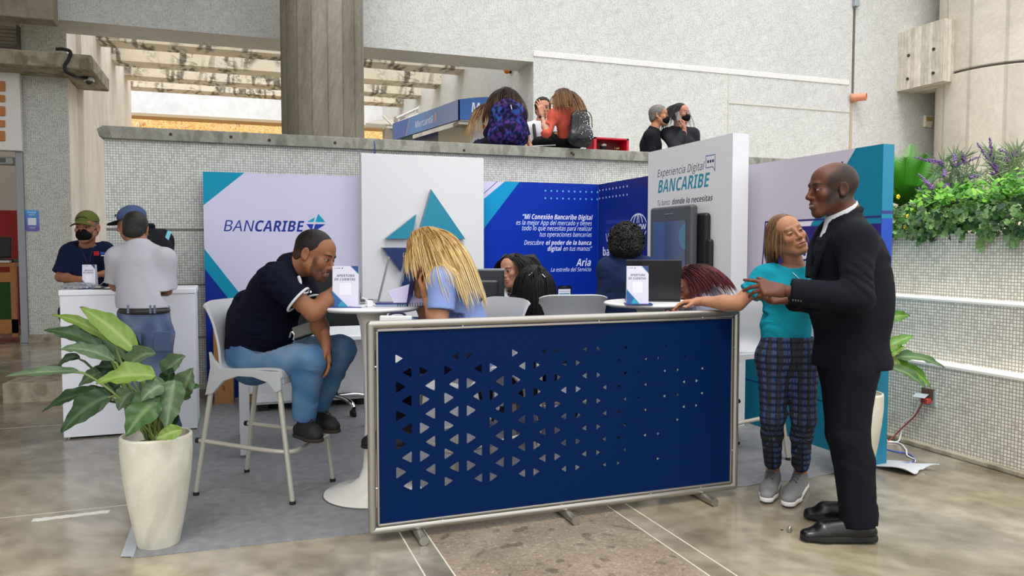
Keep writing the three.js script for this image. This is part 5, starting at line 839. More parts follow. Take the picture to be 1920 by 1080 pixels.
// lateral of a facing direction: the person's left
const leftOf = (F) => V(F.z, 0, -F.x);
const dirRN = (r, n) => RIGHT.clone().multiplyScalar(r).addScaledVector(NEAR, n).normalize();   // from shares to the right and towards the viewer
const MOST = {};
{ // ---- man in the dark suit
  const D = 3.56, J = (x, y, z = 0) => at(x, y, D + z), F = dirRN(-1, .06), L = leftOf(F);
  const P = { pelvis: J(1592, 640), chest: J(1588, 470), neck: J(1584, 398), head: J(1561, 356, -.0), shL: J(1606, 452, -.17), shR: J(1572, 450, .17), elL: J(1606, 560, -.27), elR: J(1570, 565, .24), wrL: J(1468, 545, -.20), wrR: J(1478, 560, .05), waist: J(1592, 570) };
  P.hipL = J(1598, 690, -.08); P.hipR = J(1582, 688, .09); P.knL = J(1592, 815, -.09); P.knR = J(1584, 812, .10); P.anL = onY(1610, 1016).setY(.085); P.anR = onY(1606, 984).setY(.085);
  P.toeL = onY(1503, 1014).setY(.02); P.toeR = onY(1509, 972).setY(.02);
  const skin = 0x5e3b28, suit = cloth(0x090c17, { m: { roughness: .75, specularIntensity: .35 } });
  const a = person({ main: true, label: 'bald man in dark navy suit standing at the right with outstretched hand', base: onY(1585, 985), P, fwd: F, headF: dirRN(-1, .06).add(V(0, .02, 0)), headU: V(0, 1, 0).addScaledVector(F, .02), hs: 1.06, skin, headCell: .003, handCell: .003, nw: 1.15,
    face: { open: true, brow: 0x120b08, browW: .9, lips: 0x5b362b, nose: 1.12, w: 1.02, stub: true },
    hands: { L: { dir: V(0, 0, 0).addScaledVector(RIGHT, -1).add(V(0, .12, 0)), palm: V(0, -.6, 0).addScaledVector(NEAR, -.8), curl: [[.12, .12, .1], [.55, .35, .2], [.7, .5, .3], [.8, .6, .3]], thumb: [.75, .1], spread: .1, s: 1.04 }, R: { dir: RIGHT.clone().multiplyScalar(-1).add(V(0, -.1, 0)), palm: V(0, 1, 0).addScaledVector(NEAR, .2), curl: [.5, .6, .7, .8] } },
    shirt: { name: 'jacket', mat: suit, w: 1.0, tor: [.178, .168, .18], flat: 1.15, sleeve: 1.9, ra: .075, rb: .068, rc: .058, hip: J(1594, 668), hem: -.045, k: .06, sh: 1.12, fold: .0055, fr: [5, 7, 5], collar: -.0, scoop: .75, cell: .007, belly: .12, extra: [[J(1612, 560), [.125, .3, .165]], [J(1598, 692), [.168, .17, .175]]] },
    pants: { name: 'trousers', mat: suit, r: [.112, .086, .076, .082], len: 1.03, fold: .006, fr: [8, 5, 8], rise: .1, wa: .17, cell: .008 },
    shoes: { color: 0x0a0a0b, rough: .32, square: true, sole: .028 },
    hair: [] });
  // shirt collar, lapel, buttons, lapel pin
  const nk = P.neck, cf = new Field(.012); cf.cap(nk.clone().add(V(0, -.03, 0)), nk.clone().addScaledVector(F, .012).add(V(0, .032, 0)), .074, .066, {}); cf.cap(nk.clone().addScaledVector(F, .03).add(V(0, -.02, 0)), nk.clone().addScaledVector(F, .085).add(V(0, -.12, 0)), .05, .03, { k: .03 }); cf.cut(nk.clone().add(V(0, .026, 0)).addScaledVector(F, .0), V(0, 1, 0).addScaledVector(F, .55));
  a.add('dress_shirt', cf.mesh(.003), cloth(0xd0d2d5));
  const lap = (s) => { const q = L.clone().multiplyScalar(s); return tube([nk.clone().addScaledVector(F, -.055).addScaledVector(q, .035).add(V(0, .012, 0)), nk.clone().addScaledVector(F, -.01).addScaledVector(q, .07).add(V(0, -.005, 0)), nk.clone().addScaledVector(F, .06).addScaledVector(q, .085).add(V(0, -.06, 0)), nk.clone().addScaledVector(F, .125).addScaledVector(q, .06).add(V(0, -.17, 0)), nk.clone().addScaledVector(F, .155).addScaledVector(q, .02).add(V(0, -.3, 0))], .017, 40, 8); };
  for (const s of [-1, 1]) a.add('lapel', lap(s), suit);
  const pin = nk.clone().addScaledVector(F, .082).addScaledVector(L, .1).add(V(0, -.085, 0)); a.add('lapel_pin', ball(pin, .006, [1, 1.4, 1]), std({ color: 0xe6e6e0, roughness: .3, metalness: .4 }));
  for (let i = 0; i < 4; i++) a.add('cuff_button', ball(J(1487 + i * 5, 563 + i * .5, -.265), .0055, [1, 1, .5]), std({ color: 0x2a2622, roughness: .3 }));
}
{ // ---- woman in turquoise, her arm along the barrier
  const D = 3.98, J = (x, y, z = 0) => at(x, y, D + z), F = dirRN(.12, 1), L = leftOf(F);
  const P = { pelvis: J(1475, 655), waist: J(1473, 610), chest: J(1480, 535), neck: J(1489, 497), head: J(1476, 443, -.02), shR: J(1434, 523), shL: J(1524, 520), elR: J(1383, 569, -.0), wrR: J(1312, 565, .07), elL: J(1538, 592, .1), wrL: J(1548, 645, .08) };
  P.hipR = J(1452, 672); P.hipL = J(1500, 672); P.knR = J(1449, 780, -.02); P.knL = J(1507, 785, -.04); P.anR = onY(1449, 915).setY(.095); P.anL = onY(1500, 920).setY(.095); P.toeR = onY(1436, 945).setY(.02); P.toeL = onY(1476, 953).setY(.02);
  const skin = 0xa8775a, g0 = lin(0x34373e), g1 = lin(0x12141f), b0 = lin(0x1b3f86), w0 = lin(0x7c8494);
  const plaid = (x, y, z, c) => { const q = V(x, y, z), legL = q.clone().sub(P.hipL).dot(L) > q.clone().sub(P.hipR).dot(L) * -1, kx = q.clone().sub(P.knL).lengthSq() < q.clone().sub(P.knR).lengthSq() ? P.knL : P.knR, u = Math.atan2(q.clone().sub(kx).dot(L), q.clone().sub(kx).dot(F)) * .058 + 1, v = y + 2, m = (u % .042) / .042, n = (v % .036) / .036; c[0] = g0[0]; c[1] = g0[1]; c[2] = g0[2]; if (m < .5) mix3(c, b0, (Math.floor(m * 12) % 2 ? .75 : .1)); if (n < .36) mix3(c, g1, .6); if (m < .5 && n > .45) mix3(c, Math.floor(m * 12) % 2 ? b0 : w0, .35); if (m > .46 && m < .54) mix3(c, g1, .9); };
  const hu = V(0, 1, 0).addScaledVector(RIGHT, -.42).addScaledVector(NEAR, -.2).normalize(), hfw = dirRN(.16, 1).add(V(0, .22, 0)).normalize();
  const a = person({ main: true, label: 'woman in turquoise t-shirt resting one arm along the barrier rail', base: onY(1470, 930), P, fwd: F, headF: hfw, headU: hu, hs: .985, skin, headCell: .0026, handCell: .003, nw: .92, R: { up: .043, el: .037, wr: .0235, an: .036 },
    face: { fem: true, squint: true, brow: 0x3b2a20, browW: .55, lips: 0x8a5048, age: .5, w: .98 },
    hands: { R: { dir: RIGHT.clone().multiplyScalar(-1).add(V(0, -.12, 0)), palm: V(0, -1, 0).addScaledVector(NEAR, .25), curl: [[.25, .25, .2], [.3, .35, .2], [.4, .4, .3], [.5, .5, .3]], thumb: [.5, .3], spread: .09, s: .92 }, L: { curl: [.4, .5, .5, .6] } },
    shirt: { color: 0x0e8fa3, w: .82, tor: [.155, .148, .165], flat: 1.42, sleeve: .62, ra: .06, rb: .058, hem: -.035, bust: .062, fold: .005, fr: [9, 14, 9], scoop: .45, collar: -.035, cell: .007, sh: .88, k: .05 },
    pants: { name: 'leggings', r: [.093, .062, .048, .043], len: .86, fold: .003, colorF: plaid, cell: .005, rise: .07, wa: .135 },
    shoes: { color: 0x77797c, rough: .7, laces: std({ color: 0x3b3c40, roughness: .8 }), soleMat: std({ color: 0xdfdcd8, roughness: .6 }), sole: .026, colorF: (x, y, z, c) => { const k = .2 + .03 * noise3(x * 200, y * 200, z * 200) - .07 * smooth(.05, .09, y) + (y < .05 ? .03 : 0); c[0] = c[1] = c[2] = k; } },
    hair: [{ cap: { t: .007, color: 0x4c3828, color2: 0x7a5c40, line: .064, lpz: .062, lz: .8, ly: -.5, rough: .0015, fr: 90, w: .98, low: -.05 } }] });
  // straight locks framing the face, gathered behind
  const hl = longHair({ M: a.HM, n: 800, len: .15, r: .003, side: .3, outX: .0, early: .45, step: .018, thick: .006, colors: [[0x6b4f38, 0x8a6a48], [0x4c3828, 0x7a5c40], [0x8c6c4c, 0xa07e58], [0x5a4230, 0x6b4f38]], front: .62, line: .66, partX: .01, back: -.1, wave: .05, fall: .6, solids: [{ a: P.neck, b: P.head, r: .05 }, { a: P.shL, b: P.shR, r: .068 }] }); a.add('hair', join(hl), hairMat);
  a.add('ponytail', join(Array.from({ length: 26 }, () => { const s = P.head.clone().addScaledVector(RIGHT, -.035 + rr(-.02, .02)).addScaledVector(NEAR, -.07 + rr(-.015, .015)).add(V(0, -.06, 0)); return lock([s, s.clone().add(V(rr(-.01, .005), -.05, rr(-.01, .01))), s.clone().add(V(rr(-.025, .0), -.1, rr(-.01, .01))), s.clone().add(V(rr(-.03, .0), -.135, rr(-.01, .01)))], .009, [lin(0x2b1e17), lin(0x3a2a1e)]); })), hairMat);
  a.onHead('earring', ball([-.081, -.033, .0], .0055), std({ color: 0xd8b25a, roughness: .25, metalness: .9 }));
  const nk = P.neck, F2 = F; a.add('necklace', join([tube([nk.clone().addScaledVector(L, -.06).add(V(0, .02, 0)), nk.clone().addScaledVector(L, -.045).addScaledVector(F2, .085).add(V(0, -.04, 0)), nk.clone().addScaledVector(F2, .118).add(V(0, -.085, 0)), nk.clone().addScaledVector(L, .045).addScaledVector(F2, .085).add(V(0, -.04, 0)), nk.clone().addScaledVector(L, .06).add(V(0, .02, 0))], .0016, 40, 5), tube([nk.clone().addScaledVector(F2, .118).add(V(0, -.085, 0)), nk.clone().addScaledVector(F2, .132).addScaledVector(L, .018).add(V(0, -.125, 0))], .0028, 8, 5)]), std({ color: 0xb9c0c4, roughness: .3, metalness: .8 }));
  const pd = nk.clone().addScaledVector(F2, .134).addScaledVector(L, .02).add(V(0, -.135, 0)); a.add('pendant', [ball(pd, .006, [.8, 1.6, .6])], M.chrome);
  for (const s of ['R', 'L']) { const n = P['an' + s]; a.add('sock', tf(new THREE.CylinderGeometry(.036, .037, .03, 20), [n.x, .104, n.z]), cloth(0xd8d2d2)); }
}
{ // ---- man in navy polo on the bar stool
  const D = 4.12, J = (x, y, z = 0) => at(x, y, D + z), F = dirRN(.93, .3), L = leftOf(F);
  const P = { pelvis: J(478, 660, .1), waist: J(492, 610, .06), chest: J(522, 545, .0), neck: J(556, 498, -.06), head: J(591, 478, -.08), shR: J(513, 523, -.22), shL: J(560, 525, .14), elR: J(588, 586, -.22), wrR: J(650, 530, .03), elL: J(594, 598, .02), wrL: J(611, 643, -.12) };
  P.hipR = J(478, 676, .0); P.hipL = J(490, 666, .2); P.knR = J(584, 675, -.14); P.knL = J(640, 656, .08); P.anR = J(570, 785, -.08); P.anL = J(594, 768, .08); P.toeR = J(600, 826, -.18); P.toeL = J(634, 808, .0);
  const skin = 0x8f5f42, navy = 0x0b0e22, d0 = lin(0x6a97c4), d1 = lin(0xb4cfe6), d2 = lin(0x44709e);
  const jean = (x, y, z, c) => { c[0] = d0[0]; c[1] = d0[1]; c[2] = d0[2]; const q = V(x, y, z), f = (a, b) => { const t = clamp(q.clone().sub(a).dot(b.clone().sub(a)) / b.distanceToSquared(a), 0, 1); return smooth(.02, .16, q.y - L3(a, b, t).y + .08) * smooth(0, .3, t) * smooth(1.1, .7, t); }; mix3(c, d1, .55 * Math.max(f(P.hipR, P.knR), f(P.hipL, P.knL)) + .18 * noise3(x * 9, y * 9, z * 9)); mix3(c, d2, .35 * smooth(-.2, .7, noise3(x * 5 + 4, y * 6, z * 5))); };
  const hu = V(0, 1, 0).addScaledVector(RIGHT, .36).normalize(), hfw = dirRN(.95, .25).add(V(0, -.38, 0)).normalize();
  const a = person({ main: true, label: 'seated man in navy polo shirt and blue jeans leaning over round table', base: onY(500, 860), P, fwd: F, headF: hfw, headU: hu, hs: 1.06, skin, headCell: .003, handCell: .003, nw: 1.2, R: { up: .05, el: .045, wr: .028 },
    face: { open: true, beard: .85, brow: 0x120c09, browW: .95, lips: 0x8a5a4c, nose: 1.1, w: 1.03 },
    hands: { R: { dir: V(0, .25, 0).addScaledVector(RIGHT, .1).addScaledVector(NEAR, -.9), palm: V(0, -1, 0), curl: [.4, .5, .5, .6] }, L: { dir: V(0, -1, 0).addScaledVector(RIGHT, .12), palm: RIGHT.clone().multiplyScalar(-1).addScaledVector(NEAR, .3), curl: [[.2, .25, .2], [.25, .3, .2], [.3, .35, .2], [.35, .35, .2]], thumb: [.35, .5], spread: .05, s: 1.05 } },
    shirt: { name: 'polo_shirt', mat: cloth(navy, { m: { specularIntensity: .25 } }), w: 1.08, tor: [.17, .165, .175], flat: 1.3, sleeve: .62, ra: .074, rb: .076, hip: J(480, 648, .1), hemP: J(476, 690, .1), hemN: V(0, -1, 0).addScaledVector(RIGHT, .55), fold: .007, fr: [7, 11, 7], sh: 1.0, scoop: .3, collar: -.0, cell: .008, belly: .145, k: .06, extra: [[J(470, 610, .08), [.13, .2, .15]]] },
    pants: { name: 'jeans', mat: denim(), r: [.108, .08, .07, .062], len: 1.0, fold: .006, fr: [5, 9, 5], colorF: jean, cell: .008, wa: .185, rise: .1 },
    shoes: { color: 0x0c0c0e, rough: .7, laces: std({ color: 0x2a2a2c, roughness: .8 }), sole: .02, soleMat: std({ color: 0x2b241d, roughness: .8 }) },
    hair: [{ cap: { t: .0055, color: 0x15110f, color2: 0x221b17, line: .064, lz: .72, ly: -.68, fade: 0x4a3224, cell: .0032, w: 1.03, low: -.05, rough: .0006 } }] });
  // collar, placket, cuffs, chest badge, belt clip and telephone
  const nk = P.neck, nd = P.head.clone().sub(nk).normalize(), col = new Field(.01); col.cap(nk.clone().addScaledVector(nd, -.03), nk.clone().addScaledVector(nd, .03), .088, .07); col.ell(nk.clone().addScaledVector(nd, .05), [.068, .07, .068], { sub: true, k: .004 }); col.cut(nk.clone().addScaledVector(nd, .02), nd.clone().addScaledVector(F, .55)); a.add('collar', col.mesh(.005), cloth(navy));
  for (const s of ['R', 'L']) { const A = P['sh' + s], E = P['el' + s], c = L3(A, E, .612), d = E.clone().sub(A).normalize(), tr = tf(new THREE.TorusGeometry(.0755, .005, 8, 40)); tr.scale(1, 1, 1.3); tr.applyQuaternion(new THREE.Quaternion().setFromUnitVectors(V(0, 0, 1), d)); tr.translate(c.x, c.y, c.z); a.add('sleeve_trim', tr, cloth(0xd9dade)); }
  a.add('placket', tube([J(560, 519, -.2), J(563, 530, -.225), J(562, 546, -.225)], .009, 14, 6), cloth(0xc4c6cc));
  const bd = J(577, 548, -.27), badge = new THREE.PlaneGeometry(.05, .02); badge.rotateY(.35); badge.rotateZ(.15); badge.translate(bd.x, bd.y, bd.z); a.add('chest_badge', badge, std({ roughness: .7, side: THREE.DoubleSide, alphaTest: .5, map: canvas(128, 52, (g) => { g.clearRect(0, 0, 128, 52); g.fillStyle = '#e8eaf2'; g.font = 'italic bold 28px sans-serif'; g.fillText('BANC', 4, 36); g.beginPath(); g.moveTo(92, 30); g.lineTo(106, 6); g.lineTo(122, 28); g.lineTo(102, 46); g.fill(); }) }));
  a.add('belt_clip', [tube([J(543, 632, -.12), J(547, 622, -.14), J(552, 628, -.14), J(550, 637, -.13)], .006, 20, 6)], M.chrome);
  const hp = thing('phone', 'dark phone in the left hand of the seated man', 'phone', J(610, 668, -.07).toArray(), .3); part('casing', bx(-.035, .035, -.06, .05, -.005, .005, .004), M.black, hp); part('screen', bx(-.031, .031, -.055, .045, .005, .0056), std({ color: 0x101318, roughness: .1 }), hp);
  const wl = thing('wallet', 'grey wallet sticking up at the waist of the seated man', 'wallet', J(567, 620, -.04).toArray(), -.35); part('flap', tf(new RoundedBoxGeometry(.1, .07, .014, 2, .005), [0, 0, 0], [-.5, 0, .35]), std({ color: 0x6d6a62, roughness: .6 }), wl); part('edge', tf(new RoundedBoxGeometry(.1, .008, .018, 2, .003), [.012, -.03, .018], [-.5, 0, .35]), M.black, wl);
}
const seatAt = (J, x, y) => J(x, y);
const TORSO = (J, q) => q;
{ // ---- blonde woman at the round table
  const D = 4.05, J = (x, y, z = 0) => at(x, y, D + z), F = dirRN(-.97, -.12), L = leftOf(F);
  const P = { pelvis: J(880, 668, .06), waist: J(872, 620, .05), chest: J(846, 545), neck: J(818, 497), head: J(797, 472), shL: J(830, 528, -.17), shR: J(836, 520, .17), elL: J(822, 598, -.26), elR: J(800, 590, .1), wrL: J(806, 590, -.2), wrR: J(783, 535, .02) };
  P.elL = J(824, 610, -.22); P.wrL = J(800, 556, -.13); sit(P, F);
  const skin = 0xb4805e, hu = V(0, 1, 0).addScaledVector(RIGHT, -.2).normalize(), hfw = dirRN(-.95, -.25).add(V(0, -.5, 0)).normalize();
  const a = person({ label: 'blonde woman in light blue shirt reading at the round table', base: V(P.pelvis.x, 0, P.pelvis.z), P, fwd: F, headF: hfw, headU: hu, skin, face: { fem: true, lips: 0xa05a50, brow: 0x6b4a30 }, hs: 1.0, R: { up: .05, el: .043, wr: .026 },
    hands: { L: { dir: V(0, 1, 0).addScaledVector(RIGHT, -.35), palm: RIGHT.clone(), curl: [.5, .55, .6, .65], s: .95 }, R: { dir: V(0, 1, 0).addScaledVector(RIGHT, -.2), palm: RIGHT.clone(), curl: [.4, .5, .6, .6], s: .95 } },
    shirt: { color: 0x8ea4dd, w: .98, tor: [.168, .16, .17], flat: 1.28, sleeve: .66, ra: .07, rb: .07, hem: -.07, bust: .07, fold: .006, fr: [8, 12, 8], cell: .007, collar: -.02 }, pants: { color: 0x12182e, fold: .004 }, shoes: { color: 0x1a1a1c },
    hair: [{ cap: { t: .012, color: 0x8f6e3c, color2: 0xc9a768, line: .066, lz: .7, ly: -.6, rough: .002, fr: 80 } }] });
  const SOL = [{ a: P.neck, b: P.head, r: .058 }, { a: P.shL, b: P.shR, r: .078 }, { a: P.chest, b: P.waist, r: .178, flat: F, f: 1.28 }];
  const blond = [[0x9c7840, 0xc9a565, 0xdcc084], [0xb18d50, 0xd6b678, 0xe8d09a], [0x84632f, 0xb18d50, 0xd0ae70], [0xc09a5a, 0xe0c68c, 0xeedcae]];
  a.add('hair', join(longHair({ M: a.HM, n: 1000, len: .42, lenF: .56, r: .0032, thick: .02, colors: blond, front: .95, line: 1.0, back: -.06, side: .75, wave: .05, freq: 9, fall: .3, solids: SOL, drift: (p) => RIGHT.clone().multiplyScalar(p.z < -.02 ? .6 : .5) })), hairMat);
  // glasses
  const gl = []; for (const s of [-1, 1]) { gl.push(tf(new THREE.TorusGeometry(.022, .0016, 6, 28), [s * .031, -.006, .103])); gl.push(rod(V(s * .053, -.002, .1), V(s * .078, .002, -.01), .0014)); } gl.push(rod(V(-.01, -.002, .106), V(.01, -.002, .106), .0015)); a.onHead('glasses', gl, std({ color: 0xd8c9a4, roughness: .3, metalness: .6 }));
  const pn = thing('phone', 'dark blue phone held by the blonde woman under her face', 'phone', J(770, 548, -.02).toArray(), 1.1); part('casing', tf(new RoundedBoxGeometry(.075, .15, .009, 2, .004), [0, 0, 0], [.25, 0, .35]), std({ color: 0x1a2b6e, roughness: .3 }), pn); part('screen', tf(new RoundedBoxGeometry(.066, .138, .003, 1, .001), [0, .002, .005], [.25, 0, .35]), std({ color: 0x3a57a8, roughness: .15 }), pn);
}
{ // ---- man with the green cap behind the counter
  const D = 6.0, J = (x, y, z = 0) => at(x, y, D + z), F = dirRN(.3, .95);
  const P = { pelvis: J(160, 585, .12), chest: J(161, 492, .08), neck: J(163, 459, .03), head: J(163, 427), shR: J(133, 474, .06), shL: J(196, 472, .06), elR: J(113, 520, -.02), wrR: J(147, 524, -.33), elL: J(222, 518, -.0), wrL: J(199, 512, -.36) };
  stand(P, F);
  const a = person({ label: 'masked man in olive green cap and navy t-shirt behind the counter', base: V(P.pelvis.x, 0, P.pelvis.z), P, fwd: F, headF: dirRN(.12, 1).add(V(0, -.12, 0)).normalize(), headU: UP, skin: 0x9c6a4d, mask: true, face: { brow: 0x2a2019, w: 1.03 }, handCell: .005, headCell: .0048, cell: .013,
    hands: { R: { dir: RIGHT.clone().addScaledVector(NEAR, .4), palm: V(0, -1, 0) }, L: { dir: RIGHT.clone().multiplyScalar(-.8).addScaledVector(NEAR, .5).add(V(0, -.15, 0)), palm: V(0, -1, 0), curl: [.4, .4, .4, .5] } },
    shirt: { color: 0x0f1b3a, w: 1.08, sleeve: .86, ra: .066, rb: .074, hem: -.12, fold: .005, belly: .13 }, pants: { color: 0x20242c }, shoes: { color: 0x151515 }, hair: [{ cap: { t: .004, color: 0x3c3834, color2: 0x8a8580, line: .05 } }] });
  const capMat = cloth(0x59602c), cf = new Field(.01); cf.ell(V(0, .045, -.012), [.083, .092, .105]); cf.cut(V(0, .046, .02), V(0, -1, -.08)); a.onHead('cap', cf.mesh(.004), capMat);
  a.onHead('cap_brim', shell((u, v) => { const an = (u - .5) * 2.1, r = lerp(.08, .14, v); return V(Math.sin(an) * r * .74, .052 - .022 * v - .03 * Math.sin(an) ** 2, .012 + Math.cos(an) * r); }, 16, 8, .004), capMat); a.onHead('cap_emblem', tube([V(-.04, .066, .081), V(-.015, .082, .088), V(0, .078, .0885), V(.015, .083, .088), V(.04, .066, .081)], .003, 20, 5), M.black);
  const pr = a.P; a.add('lanyard', tube([J(150, 462, -.06), J(158, 480, -.14), J(166, 498, -.15), J(170, 478, -.13), J(178, 460, -.05)], .003, 30, 5), std({ color: 0x0a0f22, roughness: .7 }));
  const bd = new THREE.PlaneGeometry(.11, .045); bd.rotateY(-YAW + .3); const q = J(190, 476, -.135); bd.translate(q.x, q.y, q.z); a.add('chest_print', bd, std({ side: THREE.DoubleSide, alphaTest: .4, roughness: .8, map: canvas(176, 72, (g) => { g.clearRect(0, 0, 176, 72); g.fillStyle = '#d2182c'; for (let i = 0; i < 3; i++) for (let j = 0; j < 3; j++) g.fillRect(6 + i * 20, 6 + j * 18, 17, 13); g.fillStyle = '#2b4aa8'; g.font = 'bold 34px sans-serif'; g.fillRect(76, 12, 86, 32); g.fillStyle = '#e8e8ee'; g.fillRect(84, 52, 76, 11); }) }));
  a.add('wristband', tf(new THREE.TorusGeometry(.03, .006, 8, 20), P.wrL.clone().addScaledVector(RIGHT, .03).toArray(), [0, -1.2, 0]), M.black);
}
{ // ---- man in the pale grey t-shirt, back to us
  const D = 5.02, J = (x, y, z = 0) => at(x, y, D + z), F = dirRN(-.05, -1);
  const P = { pelvis: J(271, 610), waist: J(270, 560, .04), chest: J(263, 495, .1), neck: J(257, 455, .14), head: J(254, 431, .17), shL: J(220, 484, .1), shR: J(309, 487, .1), elL: J(216, 534, .12), elR: J(312, 545, .12), wrL: J(222, 540, .42), wrR: J(272, 548, .36) };
  stand(P, F); P.hipL = J(252, 632); P.hipR = J(292, 632); P.knL = J(264, 735, .02); P.knR = J(296, 735, .02); P.anL = onY(268, 842).setY(.085); P.anR = onY(318, 835).setY(.085);
  const d0 = lin(0x6b7fa3), d1 = lin(0x93a3bf), d2 = lin(0x4f618a);
  const a = person({ label: 'man in pale grey t-shirt and faded jeans, back turned, leaning on counter', base: V(P.pelvis.x, 0, P.pelvis.z), P, fwd: F, headF: dirRN(-.25, -1).add(V(0, -.3, 0)).normalize(), headU: V(0, 1, 0).addScaledVector(F, .25), skin: 0x9a6a50, handCell: .005, headCell: .0035, nw: 1.1, hs: .98, hands: { L: { palm: V(0, -1, 0) }, R: { palm: V(0, -1, 0) } },
    shirt: { color: 0xb3b2ba, w: 1.0, tor: [.165, .165, .172], flat: 1.4, sleeve: .95, ra: .066, rb: .07, hem: .045, hip: J(271, 590), fold: .004, fr: [7, 3, 7], cell: .008, sh: .95, collar: .0, scoop: .0, neckHole: false }, pants: { name: 'jeans', mat: denim(), r: [.108, .092, .085, .085], rise: .11, wa: .165, fold: .009, fr: [9, 8, 9], cell: .008, colorF: (x, y, z, c) => { c[0] = d0[0]; c[1] = d0[1]; c[2] = d0[2]; const n = noise3(x * 7, y * 5, z * 7); mix3(c, n > 0 ? d1 : d2, Math.abs(n) * .8); } }, shoes: { color: 0x26262a },
    hair: [{ cap: { t: .007, color: 0x14110f, color2: 0x3a3733, line: .07, lz: .7, ly: -.6, rough: .0014, fr: 120, low: -.085, lowz: .1 } }] });
  const wp = P.pelvis.clone().lerp(P.chest, 0).add(V(0, .085, 0)), bt = new THREE.TorusGeometry(.1, .018, 8, 60); bt.rotateX(Math.PI / 2); bt.scale(1.4, 1.05, 1.04); bt.rotateY(-YAW); bt.translate(wp.x, wp.y + .012, wp.z + .0); a.add('belt', bt, std({ color: 0x2a2826, roughness: .5 }));
  const pk = (x) => { const c = J(x, 640, -.16); return tf(new RoundedBoxGeometry(.105, .125, .012, 2, .005), c.toArray(), [.05, -YAW, 0]); }; const pm = denim(); for (const x of [249, 304]) a.add('back_pocket', vc(pk(x), lin(0x667aa0)), pm);
  for (const x of [240, 282, 290]) { const c = J(x, 580, -.15); a.add('belt_loop', vc(tf(new RoundedBoxGeometry(.012, .055, .012, 1, .003), [c.x, c.y, c.z], [0, -YAW, 0]), lin(0x8b98b4)), pm); }
  a.add('mask_strap', tube([J(233, 438, .13), J(236, 447, .12), J(238, 452, .13)], .003, 10, 5), M.black);
}
{ // ---- man with the blue cap
  const D = 5.95, J = (x, y, z = 0) => at(x, y, D + z), F = dirRN(-.75, .5);
  const P = { pelvis: J(300, 590, .1), chest: J(292, 470, .0), neck: J(268, 432, -.03), head: J(247, 418, -.06), shL: J(262, 460, -.16), shR: J(303, 452, .16), elL: J(268, 510, -.2), elR: J(308, 512, .2), wrL: J(232, 525, -.22), wrR: J(255, 530, .1) };
  stand(P, F);
  const a = person({ label: 'man in black jacket and slate blue cap bending over the counter', base: V(P.pelvis.x, 0, P.pelvis.z), P, fwd: F, headF: dirRN(-.9, .42).add(V(0, -.52, 0)).normalize(), headU: V(0, 1, 0).addScaledVector(RIGHT, -.25).normalize(), skin: 0xa5735a, handCell: .006, headCell: .0052, cell: .013, hs: 1.0, shirt: { name: 'jacket', color: 0x16151a, w: 1.12, sleeve: 1.9, ra: .085, rb: .078, hem: -.1, fold: .006, sh: 1.15 }, pants: { color: 0x22252e }, shoes: { color: 0x151515 }, hair: [{ cap: { t: .002, color: 0x5a4236, color2: 0x6b5040, low: -.05 } }] });
  const cm = cloth(0x46587c), cf = new Field(.01); cf.ell(V(0, .05, -.012), [.085, .084, .107]); cf.cut(V(0, .03, .02), V(0, -1, .05)); a.onHead('cap', cf.mesh(.004, { disp: (x, y, z) => .0012 * Math.cos(Math.atan2(x, z + .012) * 6) }), cm); a.onHead('cap_button', ball([0, .135, -.012], .008, [1, .5, 1]), cm);
  a.onHead('cap_brim', shell((u, v) => { const an = (u - .5) * 2, r = lerp(.085, .165, v); return V(Math.sin(an) * r * .85, .034 - .012 * v, .0 + Math.cos(an) * r * 1.02); }, 14, 8, .004), cloth(0x15182a)); a.onHead('cap_mark', tube([V(-.05, .06, .075), V(-.02, .085, .092), V(.0, .07, .098), V(.03, .082, .09)], .004, 16, 5), M.black);
  const cn = P.neck, col = tf(new THREE.TorusGeometry(.062, .02, 8, 30), cn.clone().add(V(0, .012, 0)).addScaledVector(RIGHT, .012).toArray(), [Math.PI / 2 - .2, .35, 0]); a.add('collar', col, cloth(0x16151a));
  const q = J(314, 444, -.02); a.add('sleeve_patch', tf(new RoundedBoxGeometry(.03, .09, .02, 2, .006), [q.x, q.y, q.z], [0, .4, -.35]), std({ color: 0x7fc4d8, roughness: .7 }));
}
